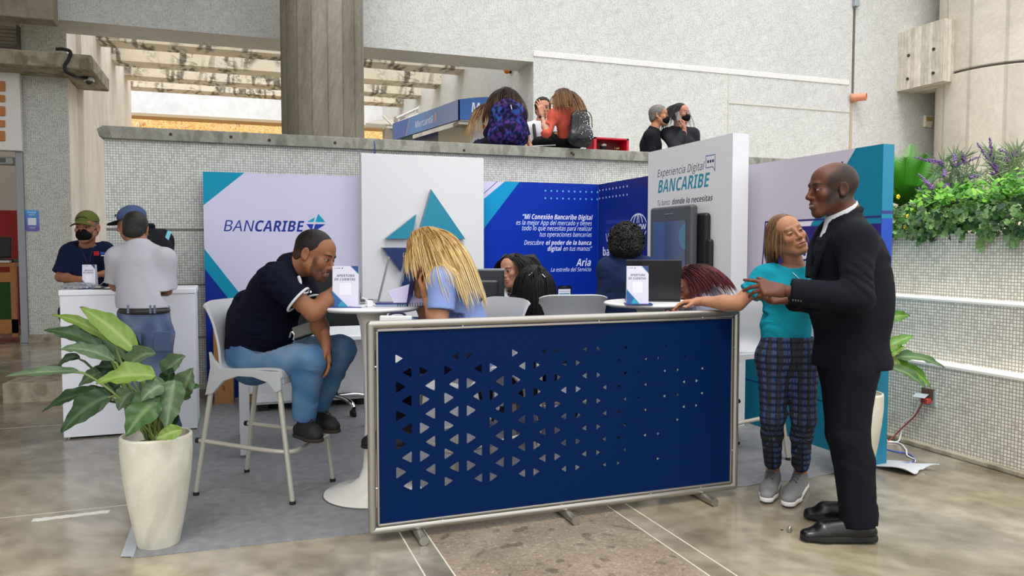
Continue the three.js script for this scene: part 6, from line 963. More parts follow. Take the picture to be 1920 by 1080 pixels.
{ // ---- clerk with dark hair behind the monitor
  const D = 5.6, J = (x, y, z = 0) => at(x, y, D + z), F = dirRN(-.5, .85);
  const P = { pelvis: J(990, 640, .1), chest: J(976, 572, .03), neck: J(968, 543, .0), head: J(961, 507, -.03), shR: J(936, 562, .0), shL: J(1012, 565, .02), elR: J(930, 615, -.05), elL: J(1020, 620, -.02), wrR: J(930, 625, -.25), wrL: J(975, 632, -.25) };
  sit(P, F);
  const a = person({ label: 'dark haired clerk in patterned dark blouse looking down beside the monitor', base: V(P.pelvis.x, 0, P.pelvis.z), P, fwd: F, headF: dirRN(-.62, .78).add(V(0, -.4, 0)).normalize(), headU: V(0, 1, 0).addScaledVector(RIGHT, -.1), skin: 0xb08068, face: { fem: true, lips: 0x9a5a52, brow: 0x1a120e, browW: .8 }, handCell: .006, headCell: .003, hs: .98,
    shirt: { name: 'blouse', w: .85, tor: [.15, .145, .16], sleeve: 1.8, fold: .004, bust: .055, scoop: .6, collar: -.03, colorF: (x, y, z, c) => { const n = noise3(x * 34, y * 34, z * 34), k = lin(n > .42 ? 0xd8c8d0 : n > .25 ? 0x8a4a6a : 0x1b1426); c[0] = k[0]; c[1] = k[1]; c[2] = k[2]; } }, pants: { color: 0x15151c },
    hair: [{ cap: { t: .008, color: 0x0f0b0a, color2: 0x2a211d, line: .07, lz: .75, ly: -.55, rough: .001, fr: 90 } }] });
  const SOL = [{ a: P.neck, b: P.head, r: .05 }, { a: P.shL, b: P.shR, r: .075 }, { a: P.chest, b: P.pelvis, r: .16, flat: F, f: 1.5 }];
  a.add('hair', join(longHair({ M: a.HM, n: 480, len: .34, r: .0036, thick: .016, colors: [[0x100c0a, 0x1c1512], [0x1a1411, 0x2e2420], [0x0b0908, 0x15100e]], front: 1.0, line: .75, wave: .03, solids: SOL, fall: .32 })), hairMat);
  a.onHead('earring', ball([.08, -.036, 0], .005), M.chrome); const sc = P.chest.clone(); a.add('scarf', [tube([P.neck.clone().addScaledVector(F, -.05), P.neck.clone().addScaledVector(F, .07).addScaledVector(leftOf(F), -.05), J(960, 585, -.12)], .016, 20, 8)], cloth(0xd7d9e2));
}
{ // ---- woman with long black hair, back to us
  const D = 4.85, J = (x, y, z = 0) => at(x, y, D + z), F = dirRN(-.1, -1);
  const P = { pelvis: J(1010, 655, .0), chest: J(1007, 585, .02), neck: J(1004, 556, .03), head: J(1002, 529, .04), shL: J(973, 574, .0), shR: J(1030, 576, .0), elL: J(968, 625, .06), elR: J(1038, 628, .06), wrL: J(970, 640, .3), wrR: J(1035, 640, .3) };
  sit(P, F);
  const a = person({ label: 'woman with long wavy black hair seen from behind before the clerk', base: V(P.pelvis.x, 0, P.pelvis.z), P, fwd: F, headF: dirRN(.05, -1).add(V(0, -.2, 0)).normalize(), headU: UP, skin: 0x9a6a50, handCell: .006, headCell: .0052, hs: .88, shirt: { color: 0x15151f, w: .8, sleeve: .9, hem: -.1 }, pants: { color: 0x1c2233 }, hair: [{ cap: { t: .01, color: 0x070606, color2: 0x1a1614, line: .07, rough: .001, low: -.07, lowz: .1 } }] });
  const SOL = [{ a: P.neck, b: P.head, r: .05 }, { a: P.chest, b: P.pelvis, r: .13, flat: F, f: 1.5 }];
  a.add('hair', join(longHair({ M: a.HM, n: 720, len: .46, r: .0042, thick: .016, colors: [[0x060505, 0x0d0b0b, 0x141111], [0x0a0909, 0x1a1615, 0x0f0d0c], [0x050404, 0x100e0e, 0x211c1a]], front: .5, line: 1.0, wave: .08, freq: 20, side: .35, outX: .1, solids: SOL, fall: .5 })), hairMat);
  for (const [x0, y0, x1, y1] of [[990, 518, 998, 511], [1016, 514, 1022, 520]]) a.add('hair_clip', rod(J(x0, y0, -.085), J(x1, y1, -.085), .0035), M.chrome);
}
{ // ---- woman with dark curls, back to us
  const D = 5.1, J = (x, y, z = 0) => at(x, y, D + z), F = dirRN(.3, -1);
  const P = { pelvis: J(1176, 612, .05), waist: J(1174, 570, .03), chest: J(1172, 520, .02), neck: J(1174, 482, .02), head: J(1176, 455, .02), shL: J(1140, 504, .02), shR: J(1210, 503, .04), elL: J(1133, 560, .03), elR: J(1220, 560, .05), wrL: J(1138, 590, .2), wrR: J(1216, 590, .2) };
  stand(P, F);
  const a = person({ label: 'woman with short black curls in navy sweater, back to camera', base: V(P.pelvis.x, 0, P.pelvis.z), P, fwd: F, headF: F.clone(), headU: UP, skin: 0x8a5c44, handCell: .006, headCell: .0052, hs: .98, shirt: { name: 'sweater', color: 0x1c2b4d, w: .9, sleeve: 1.85, ra: .064, rb: .056, hem: -.02, fold: .004, cell: .008, collar: .01, neckHole: false }, pants: { color: 0x10142a, wa: .15 }, shoes: { color: 0x151515 } });
  const f = new Field(.03); f.ell(V(0, .03, -.03), [.112, .105, .115]); f.ell(V(0, -.035, -.045), [.118, .075, .1]); f.ell(V(0, -.03, .075), [.06, .08, .05], { sub: true, k: .03 });
  const g = f.mesh(.0045, { amp: .012, disp: (x, y, z) => .009 * (Math.abs(noise3(x * 38, y * 38, z * 38)) - .35) + .004 * noise3(x * 95, y * 95, z * 95), color: (x, y, z, t) => { const n = .5 + .5 * noise3(x * 60, y * 60, z * 60); t[0] = .006 + .012 * n; t[1] = .005 + .009 * n; t[2] = .005 + .008 * n; } });
  a.onHead('hair', g, hairMat);
  const curls = []; for (let i = 0; i < 420; i++) { const az = rr(-Math.PI, Math.PI), el = rr(-.75, 1.5); if (Math.abs(az) < .9 && el < .6) continue; const c = V(Math.sin(az) * Math.cos(el) * .112, .02 + Math.sin(el) * .106 - (el < 0 ? .02 : 0), -.03 + Math.cos(az) * Math.cos(el) * .112), r = rr(.008, .014), ph = rr(0, 6), up = V(rr(-1, 1), rr(-1.2, .3), rr(-1, 1)).normalize(), s = up.clone().cross(V(.3, .8, .5)).normalize(), u = s.clone().cross(up), pts = []; for (let k = 0; k < 9; k++) pts.push(c.clone().addScaledVector(up, (k - 4) * .005).addScaledVector(s, Math.cos(ph + k * 1.1) * r).addScaledVector(u, Math.sin(ph + k * 1.1) * r)); curls.push(lock(pts, .0044, [lin([0x0c0a0a, 0x2a2422, 0x080707][i % 3])], .8)); }
  a.onHead('curls', join(curls), hairMat);
}
{ // ---- woman with red hair at the right table
  const D = 4.75, J = (x, y, z = 0) => at(x, y, D + z), F = dirRN(-.9, .05);
  const P = { pelvis: J(1350, 670, .1), waist: J(1345, 625, .08), chest: J(1330, 575, .04), neck: J(1316, 554, .02), head: J(1296, 535), shL: J(1318, 572, -.15), shR: J(1326, 566, .16), elL: J(1312, 632, -.18), elR: J(1310, 625, .18), wrL: J(1270, 590, -.1), wrR: J(1265, 590, .1) };
  P.pelvis = V(2.79, .74, -4.06); P.waist = L3(P.pelvis, P.chest, .45); sit(P, F);
  const a = person({ label: 'woman with dark red hair bending low behind the laptop', base: V(P.pelvis.x, 0, P.pelvis.z), P, fwd: F, headF: dirRN(-.85, .25).add(V(0, -.62, 0)).normalize(), headU: V(0, 1, 0).addScaledVector(RIGHT, -.55).normalize(), skin: 0xb07c64, face: { fem: true, brow: 0x2a1814, lips: 0x9a5a50 }, handCell: .006, headCell: .0035, hs: .98, shirt: { color: 0x9aa2b8, w: .85, sleeve: .8, hem: -.06 }, pants: { color: 0x2b3552 }, shoes: { color: 0x222226 }, hair: [{ cap: { t: .012, color: 0x2b0b10, color2: 0x5a1a20, line: .066, rough: .001, fr: 90 } }] });
  const SOL = [{ a: P.neck, b: P.head, r: .05 }, { a: P.shL, b: P.shR, r: .075 }, { a: P.chest, b: P.waist, r: .15, flat: F, f: 1.4 }];
  a.add('hair', join(longHair({ M: a.HM, n: 800, len: .25, r: .0032, thick: .02, colors: [[0x2a0a0f, 0x4a141b, 0x5a1c22], [0x3a0f15, 0x651f27, 0x4a151b], [0x220709, 0x3a1015, 0x52181e]], front: .9, line: .75, wave: .05, solids: SOL, fall: .22, drift: (p) => RIGHT.clone().multiplyScalar(p.z < .02 ? .35 : .1) })), hairMat);
  a.onHead('earring', ball([.08, -.036, 0], .0055), M.chrome);
}
// ---- people up on the terrace; they sit on the parapet or stand behind it
const TOP = 2.36;
function backpack(label, pos, turn, w, h, d, mat, extra, group) {
  const t = thing('backpack', label, 'backpack', pos.toArray(), turn), f = new Field(.03); for (const s of [-1, 1]) f.cap(V(s * w * .25, .09, 0), V(s * w * .2, h - .12, 0), w * .26, w * .25, { flat: V(0, 0, 1), f: w * .52 / (d * .5), k: .05 }); f.cap(V(0, .1, 0), V(0, h - .1, 0), w * .3, w * .3, { flat: V(0, 0, 1), f: w * .6 / (d * .52) }); f.ell(V(0, h * .33, d * .4), [w * .38, h * .24, d * .26], { k: .02 }); f.cap(V(-w * .3, .1, 0), V(w * .3, .1, 0), d * .45, d * .45, { k: .04 });
  part('sack', f.mesh(.008, { disp: (x, y, z) => .003 * noise3(x * 12, y * 14, z * 12), amp: .01, color: extra?.color ?? null }), mat, t); part('top_handle', tube([V(-.035, h - .02, -.03), V(-.03, h + .035, -.03), V(.03, h + .035, -.03), V(.035, h - .02, -.03)], .009, 20, 6), extra?.strap ?? M.black, t);
  part('zip', [tube([V(-w * .36, h * .5, d * .42), V(-w * .3, h * .8, d * .4), V(0, h * .9, d * .38), V(w * .3, h * .8, d * .4), V(w * .36, h * .5, d * .42)], .005, 30, 6)], M.black, t); part('zip_pull', [rod(V(.02, h * .86, d * .48), V(.03, h * .76, d * .54), .006)], M.chrome, t); extra?.more?.(t); return t;
}
const seatOn = (P, F) => { sit(P, F); return P; };
{ // girl with dark hair and the galaxy backpack
  const D = 8.15, J = (x, y, z = 0) => at(x, y, D + z), F = dirRN(.45, -.9);
  const P = { pelPx: 951, pelvis: J(963, 268, .05), chest: J(958, 228), neck: J(952, 205), head: J(951, 185, .0), shL: J(930, 216, .06), shR: J(976, 213, -.02), elL: J(915, 250, .1), elR: J(982, 240, -.06), wrL: J(925, 270, .1), wrR: J(994, 273, -.05) };
  P.pelvis = onZ(P.pelPx, 266, -7.56).setY(TOP + .125); sit(P, V(F.x * .25, 0, -1).normalize(), 0, { shin: .45 });
  const a = person({ label: 'dark haired girl in navy top with galaxy backpack sitting on parapet', base: V(P.pelvis.x, TOP, P.pelvis.z), P, fwd: F, headF: dirRN(.75, -.6), headU: UP, skin: 0xc09078, face: { fem: true }, handCell: .006, headCell: .005, hs: .95, R: { up: .036, el: .031, wr: .022 }, shirt: { color: 0x1f1d3f, w: .82, sleeve: 1.45, ra: .052, rb: .045, hem: -.07 }, pants: { color: 0x1a1c26 }, hair: [{ cap: { t: .01, color: 0x2c1d16, color2: 0x4a3326, line: .07, rough: .001 } }] });
  a.add('hair', join(longHair({ M: a.HM, n: 540, len: .38, r: .0032, step: .04, thick: .016, colors: [[0x2a1b14, 0x4a3224], [0x382519, 0x5f4230], [0x20150f, 0x33231a]], front: .8, line: .8, wave: .05, solids: [{ a: P.neck, b: P.head, r: .05 }, { a: P.shL, b: P.shR, r: .07 }] })), hairMat);
  const c = [lin(0x12133a), lin(0x22246a), lin(0x4a2a70), lin(0x2a4f96), lin(0x0c0d22)];
  const b = J(952, 273, -.22); backpack('purple and blue galaxy patterned backpack of the dark haired girl', V(b.x, TOP + .005, b.z), -YAW + .1, .39, .47, .2, cloth(0xffffff, { vc: true }), { color: (x, y, z, t) => { const n = noise3(x * 9 + 3, y * 8, z * 9), m = noise3(x * 20, y * 17, z * 20 + 5); t[0] = c[0][0]; t[1] = c[0][1]; t[2] = c[0][2]; mix3(t, c[1], smooth(-.2, .3, n)); mix3(t, c[2], smooth(.15, .5, m)); mix3(t, c[3], smooth(.4, .7, n + m * .4)); mix3(t, c[4], smooth(.2, .5, -m)); } });
}
{ // girl half hidden at the left, hair blowing
  const D = 8.75, J = (x, y, z = 0) => at(x, y, D + z), F = dirRN(.5, -.8);
  const P = { pelvis: J(914, 275), chest: J(914, 245), neck: J(917, 226), head: J(919, 211), shL: J(896, 240, .05), shR: J(932, 238, -.05), elL: J(893, 268, .05), elR: J(936, 266, -.05), wrL: J(900, 280, .15), wrR: J(934, 280, .1) };
  stand(P, F, 1.25);
  const a = person({ label: 'girl in white top with dark red bag strap, blond hair blowing', base: V(P.pelvis.x, 1.25, P.pelvis.z), P, fwd: F, headF: F.clone(), headU: UP, skin: 0xc89a80, face: { fem: true }, handCell: .007, headCell: .005, hs: .9, R: { up: .036, el: .031, wr: .022 }, shirt: { color: 0xd9d6e2, w: .8, sleeve: 1.6, ra: .055, rb: .048, hem: -.1 }, pants: { color: 0x2b3350 }, shoes: { color: 0x18181a }, hair: [{ cap: { t: .008, color: 0x2c1d16, color2: 0x4a3020, line: .07 } }] });
  a.add('hair', join(longHair({ M: a.HM, n: 240, len: .45, r: .0032, step: .045, thick: .014, colors: [[0x3a281c, 0x8a6a48, 0xc0a070], [0x4a3424, 0xa58258, 0xd2b68a]], front: .8, line: .8, wave: .2, freq: 8, side: .3, outX: .2, solids: [{ a: P.shL, b: P.shR, r: .065 }], fall: .3, drift: () => RIGHT.clone().multiplyScalar(-rr(0, .5)) })), hairMat);
  a.add('bag_strap', tube([J(905, 232, .1), J(907, 236, -.07), J(913, 252, -.11), J(914, 272, -.11)], .02, 20, 8), cloth(0x8a1f32));
}
{ // boy in white t-shirt facing us behind the girls
  const D = 8.75, J = (x, y, z = 0) => at(x, y, D + z), F = dirRN(-.1, 1);
  const P = { pelvis: J(1016, 285), chest: J(1014, 250), neck: J(1014, 228), head: J(1018, 204), shR: J(990, 243), shL: J(1040, 243), elR: J(985, 275, -.05), elL: J(1046, 272, -.05), wrR: J(995, 285, -.2), wrL: J(1036, 285, -.2) };
  stand(P, F, 1.25);
  const a = person({ label: 'curly haired boy in white t-shirt facing the girls on the parapet', base: V(P.pelvis.x, 1.25, P.pelvis.z), P, fwd: F, headF: dirRN(.1, 1), headU: UP, skin: 0xb98468, face: { brow: 0x15100c }, handCell: .006, headCell: .0048, shirt: { color: 0xe4e3ea, w: .9, sleeve: .8, hem: -.1, scoop: .7, collar: -.03 }, pants: { color: 0x23252f }, shoes: { color: 0x18181a }, hair: [{ cap: { t: .018, color: 0x17110e, color2: 0x2e231d, line: .055, lz: .75, ly: -.55, rough: .006, fr: 45 } }] });
  for (const [x0, x1] of [[1001, 1003], [1035, 1033]]) a.add('shoulder_strap', tube([J(x0, 233, .03), J(x0, 236, -.09), J(x1, 255, -.14), J(x1, 276, -.14)], .018, 20, 8), M.black);
}
{ // girl in coral shirt with the black studded backpack
  const D = 8.15, J = (x, y, z = 0) => at(x, y, D + z), F = dirRN(-.75, -.5);
  const P = { pelPx: 1066, pelvis: J(1068, 268, .05), chest: J(1061, 228), neck: J(1056, 205), head: J(1053, 187), shL: J(1040, 217, -.1), shR: J(1072, 215, .1), elL: J(1024, 249, -.14), elR: J(1050, 250, .12), wrL: J(1016, 216, -.05), wrR: J(1030, 262, .15) };
  P.pelvis = onZ(P.pelPx, 266, -7.56).setY(TOP + .125); sit(P, V(F.x * .25, 0, -1).normalize(), 0, { shin: .45 });
  const a = person({ label: 'girl in coral shirt sitting on parapet with raised hand', base: V(P.pelvis.x, TOP, P.pelvis.z), P, fwd: F, headF: dirRN(-.95, -.3), headU: UP, skin: 0xc99a80, face: { fem: true }, handCell: .004, headCell: .0048, hs: .96, R: { up: .036, el: .031, wr: .022 }, hands: { L: { dir: V(0, 1, 0).addScaledVector(RIGHT, -.2), palm: NEAR.clone().multiplyScalar(-1).addScaledVector(RIGHT, -.6), curl: [.15, .15, .2, .2], spread: .12, thumb: [.6, .1] } }, shirt: { color: 0xd8604e, w: .8, sleeve: 1.08, ra: .055, rb: .05, hem: -.07, fold: .006 }, pants: { color: 0x14151b }, hair: [{ cap: { t: .01, color: 0x5a4030, color2: 0x8a6a4a, line: .07, rough: .001 } }] });
  a.add('hair', join(longHair({ M: a.HM, n: 540, len: .31, r: .0032, step: .04, thick: .018, colors: [[0x5a4030, 0x7a5a40, 0xa07c54], [0x6a4c36, 0x8e6c4a, 0xb08a5e], [0x4a3426, 0x6a4c38]], front: .8, line: .8, wave: .05, solids: [{ a: P.neck, b: P.head, r: .05 }, { a: P.shL, b: P.shR, r: .068 }], drift: (p) => RIGHT.clone().multiplyScalar(.25) })), hairMat);
  a.add('wristwatch', tf(new THREE.TorusGeometry(.027, .008, 8, 20), P.wrL.clone().add(V(0, -.02, 0)).toArray(), [Math.PI / 2, 0, 0]), std({ color: 0x2c2438, roughness: .4 }));
  const b = J(1088, 274, -.12), leather = std({ color: 0x202326, roughness: .42 }); backpack('black studded leather backpack of the girl in coral shirt', V(b.x, TOP + .005, b.z), -YAW + .75, .3, .42, .16, leather, { more: (t) => { for (let i = 0; i < 34; i++) { const x = rr(-.1, .1), y = rr(.08, .36); part('stud', ball([x, y, .082 - x * x * 2.2 - (y > .26 ? (y - .26) * .2 : 0) + (y < .25 ? .034 : 0)], .006, [1, 1, .6], 8), M.chrome, t); } } });
  // her black trouser leg with white stripes on the coping
  a.add('stripe', [tube([J(998, 274, -.02), J(1020, 273, -.02), J(1042, 272, -.02)], .005, 20, 6)], cloth(0xe8e8ec)); a.add('trouser_leg', tube([J(1000, 266, .05), J(1020, 267, .05), J(1046, 269, .05)], .045, 20, 12), cloth(0x15161c));
}
{ // grey haired man with mask
  const D = 9.0, J = (x, y, z = 0) => at(x, y, D + z), F = dirRN(.8, .1);
  const P = { pelvis: J(1220, 330), chest: J(1220, 270), neck: J(1228, 240, 0), head: J(1236, 217), shL: J(1222, 255, .16), shR: J(1218, 257, -.16), elL: J(1230, 300, .18), elR: J(1222, 302, -.18), wrL: J(1240, 330, .1), wrR: J(1238, 332, -.1) };
  stand(P, F, 1.25);
  person({ label: 'grey haired man in black polo and black mask on the terrace', base: V(P.pelvis.x, 1.25, P.pelvis.z), P, fwd: F, headF: dirRN(.93, .3), headU: UP, skin: 0xb07c5c, mask: true, headCell: .0048, handCell: .007, face: { brow: 0x55504a }, shirt: { name: 'polo_shirt', color: 0x101218, w: .98, sleeve: .75, hem: -.1, flat: 1.3 }, pants: { color: 0x23252f }, shoes: { color: 0x18181a }, hair: [{ cap: { t: .012, color: 0x4a4844, color2: 0x9a9790, line: .06, lpz: .06, lz: .7, ly: -.65, rough: .003, fr: 60 } }] });
}
{ // woman on the telephone with mask
  const D = 9.1, J = (x, y, z = 0) => at(x, y, D + z), F = dirRN(.55, .75);
  const P = { pelvis: J(1275, 330), chest: J(1274, 265), neck: J(1272, 238), head: J(1276, 213), shR: J(1250, 252, -.02), shL: J(1300, 252, .06), elR: J(1266, 276, -.25), elL: J(1308, 290, .05), wrR: J(1283, 243, -.17), wrL: J(1295, 320, -.1) };
  stand(P, F, 1.25);
  const a = person({ label: 'masked woman in dark grey top talking on a phone', base: V(P.pelvis.x, 1.25, P.pelvis.z), P, fwd: F, headF: dirRN(.75, .6), headU: UP, skin: 0xb48068, mask: true, headCell: .0048, handCell: .005, face: { fem: true, brow: 0x1c1410 }, hands: { R: { dir: V(0, 1, 0).addScaledVector(RIGHT, -.1), palm: RIGHT.clone().multiplyScalar(-1).addScaledVector(NEAR, -.4), curl: [.7, .8, .8, .8], thumb: [.2, .2] } }, shirt: { name: 'sweater', color: 0x26272c, w: .98, sleeve: 1.85, hem: -.1, bust: .06 }, pants: { color: 0x23252f }, shoes: { color: 0x18181a }, hair: [{ cap: { t: .009, color: 0x151313, color2: 0x35312e, line: .075, lz: .75, ly: -.5 } }] });
  a.add('hair', join(longHair({ M: a.HM, n: 420, len: .34, r: .003, step: .045, thick: .012, colors: [[0x151313, 0x2a2725], [0x24201e, 0x3b3633]], front: 1.15, line: .9, wave: .03, solids: [{ a: P.neck, b: P.head, r: .05 }, { a: P.shL, b: P.shR, r: .072 }] })), hairMat);
  const gl = []; for (const s of [-1, 1]) { gl.push(tf(new THREE.TorusGeometry(.02, .0016, 6, 24), [s * .031, -.004, .104])); gl.push(rod(V(s * .051, 0, .1), V(s * .078, .002, -.01), .0014)); } a.onHead('glasses', gl, M.steel);
  const c = J(1272, 222, -.13), p = thing('phone', 'grey phone held at the ear of the masked woman', 'phone', c.toArray(), -YAW + .6); part('casing', tf(new RoundedBoxGeometry(.07, .145, .01, 2, .004), [0, 0, 0], [.1, 0, .45]), std({ color: 0x8a8c90, roughness: .3 }), p); part('lens', ball([-.03, .045, .006], .006, [1, 1, .4]), M.black, p);
}
{ // red hose cabinet with a cup standing in it
  const a = onZ(1108, 283, -7.55), b = onZ(1173, 262, -7.55), w = b.x - a.x, h = b.y - TOP + .0, t = thing('hose_cabinet', 'small open red hose cabinet standing on the parapet coping', 'cabinet', [(a.x + b.x) / 2, TOP, -7.56]), red = std({ color: 0xc4142a, roughness: .4 });
  part('case', [bx(-w / 2, w / 2, 0, .012, -.1, .08), bx(-w / 2, w / 2, h - .016, h, -.1, .085), bx(-w / 2, -w / 2 + .03, 0, h, -.1, .085), bx(w / 2 - .025, w / 2, 0, h, -.1, .085)], red, t); part('back_panel', bx(-w / 2, w / 2, 0, h, -.11, -.1), std({ color: 0x7a0f1c, roughness: .5 }), t);
  part('valve', [rod(V(.09, .05, 0), V(.13, .055, .0), .018), rod(V(.075, .055, 0), V(.1, .05, 0), .01), tf(new THREE.TorusGeometry(.018, .005, 6, 16), [.07, .055, 0], [0, Math.PI / 2, 0])], std({ color: 0x8a7a55, roughness: .35, metalness: .8 }), t);
  const c = onZ(1130, 281, -7.56), k = thing('travel_cup', 'dark travel cup with steel rim in the red hose cabinet', 'cup', [c.x, TOP + .012, -7.55]); part('body', lathe([[0, 0], [.032, 0], [.038, .075], [.036, .078], [0, .078]], 24), M.rubber, k); part('rim', lathe([[.0385, .055], [.041, .07], [.039, .085], [0, .088]], 24), M.steel, k);
  const rb = onZ(702, 270, -7.30); const bl = thing('ribbon', 'thin blue ribbon hanging over the parapet coping', 'ribbon', [0, 0, 0]); part('ribbon_strip', tube([onZ(698, 263, -7.45), onZ(702, 265, -7.31), onZ(703, 276, -7.305), onZ(702, 300, -7.34)], .006, 20, 6), std({ color: 0x3a5aa8, roughness: .5 }), bl);
}
// ================================================================ PLANTS
// one leaf: spine from base to tip, bowed upwards, blade folded along its rib and waved at the edge
function leafGeo(a, b, width, o = {}) {
  const up = o.up ?? V(0, 1, 0), L = a.distanceTo(b), mid = L3(a, b, .5).addScaledVector(UP, (o.bow ?? .22) * L), nu = o.nu ?? 8, nv = o.nv ?? 22, ph = rnd() * 6, wv = o.wave ?? .16;
  const sp = (t) => a.clone().multiplyScalar((1 - t) * (1 - t)).addScaledVector(mid, 2 * t * (1 - t)).addScaledVector(b, t * t);
  const prof = (t) => Math.pow(Math.sin(Math.PI * Math.pow(clamp(t, 0, 1), .78)), .82) * (1 - .15 * t) + .012;
  const f = (u, v) => { const p = sp(v), d = sp(Math.min(1, v + .02)).sub(sp(Math.max(0, v - .02))).normalize(), side = d.clone().cross(up).normalize(), n = side.clone().cross(d).normalize(), s = u * 2 - 1, w = width / 2 * prof(v) * (1 + .07 * Math.sin(v * 17 + ph * (s < 0 ? 1 : 1.7))); return p.addScaledVector(side, s * w).addScaledVector(n, w * ((o.fold ?? .3) * Math.abs(s) - wv * Math.abs(s) * Math.sin(v * 13 + ph + s * 2)) + .035 * width * Math.sin(v * 30 - Math.abs(s) * 5 + ph) * Math.abs(s)); };
  const g = shell(f, nu, nv, .0012); const uv = g.attributes.uv, c = new Float32Array(uv.count * 3), base = lin(o.color ?? 0x4f7a3a), pale = lin(o.pale ?? 0x8fae6a), rib = lin(o.rib ?? 0xa9bf7c);
  for (let i = 0; i < uv.count; i++) { const u = Math.abs(uv.getX(i) * 2 - 1), v = uv.getY(i), t = [...base], str = .5 + .5 * Math.sin((v - u * .22) * 46 + ph); mix3(t, pale, .42 * str * (1 - u) * Math.sin(v * 3.1) + .12 * noise3(v * 6 + ph, u * 3, 1)); mix3(t, rib, .6 * smooth(.1, .0, u)); for (let k = 0; k < 3; k++) c[i * 3 + k] = t[k]; }
  g.setAttribute('color', new THREE.BufferAttribute(c, 3)); return g;
}
const leafMat = phys({ color: 0xffffff, vertexColors: true, roughness: .42, specularIntensity: .6, transmission: .3, thickness: 0, side: THREE.DoubleSide });
const potMat = std({ map: rep(concreteTex([204, 202, 188], { stain: 6, grain: 5, warm: 2 }), 1, 1), roughness: .5 });
function planter(label, x, z, D, leaves, stems) {
  const t = thing('potted_plant', label, 'plant', [x, 0, z]);
  const pot = part('pot', lathe([[0, .0], [.080, .0], [.088, .006], [.105, .09], [.125, .2], [.142, .32], [.150, .42], [.150, .49], [.148, .5], [.140, .503], [.134, .497], [.133, .46], [0, .455]], 64), potMat, t); part('soil', lathe([[0, .458], [.05, .462], [.132, .457]], 32), std({ color: 0x5d4c38, roughness: 1 }), pot);
  const O = V(x, 0, z), G = (p) => p.clone().sub(O);
  for (const q of leaves) {
    const [bx0, by0, tx, ty, w, zb, zt, col, o = {}] = q, a = G(at(bx0, by0, D + zb)), b = G(at(tx, ty, D + zt)), C = { bright: [0x7c9a40, 0xa2b866, 0xb2c67c], mid: [0x4a7040, 0x86a26a, 0x9cb27a], dark: [0x35542e, 0x56754a, 0x6f8a58], grey: [0x5d7852, 0x8fa07c, 0xa2b28c], deep: [0x22401f, 0x36542c, 0x4c6a3c] }[col];
    part('leaf', leafGeo(a, b, w * 1.02 / FOCAL * D, { color: C[0], pale: C[1], rib: C[2], ...o }), leafMat, t);
    if (o.stem !== false) { const s = V((rnd() - .5) * .09, .46, (rnd() - .5) * .09), m = L3(s, a, .55).add(V(0, .04, 0)).addScaledVector(V(s.x, 0, s.z), .3); part('stalk', tube([s, m, a, L3(a, b, .06)], .0055, 16, 7), std({ color: col === 'deep' ? 0x3f5a2a : 0x6f8440, roughness: .55 }), t); }
  }
  for (const [x0, y0, x1, y1] of stems ?? []) { const a = G(at(x0, y0, D)), b = G(at(x1, y1, D)); part('stem', tube([a, L3(a, b, .5).add(V(.01, 0, .01)), b], .011, 14, 9), std({ color: 0x7a7a3c, roughness: .7 }), t); }
  return t;
}
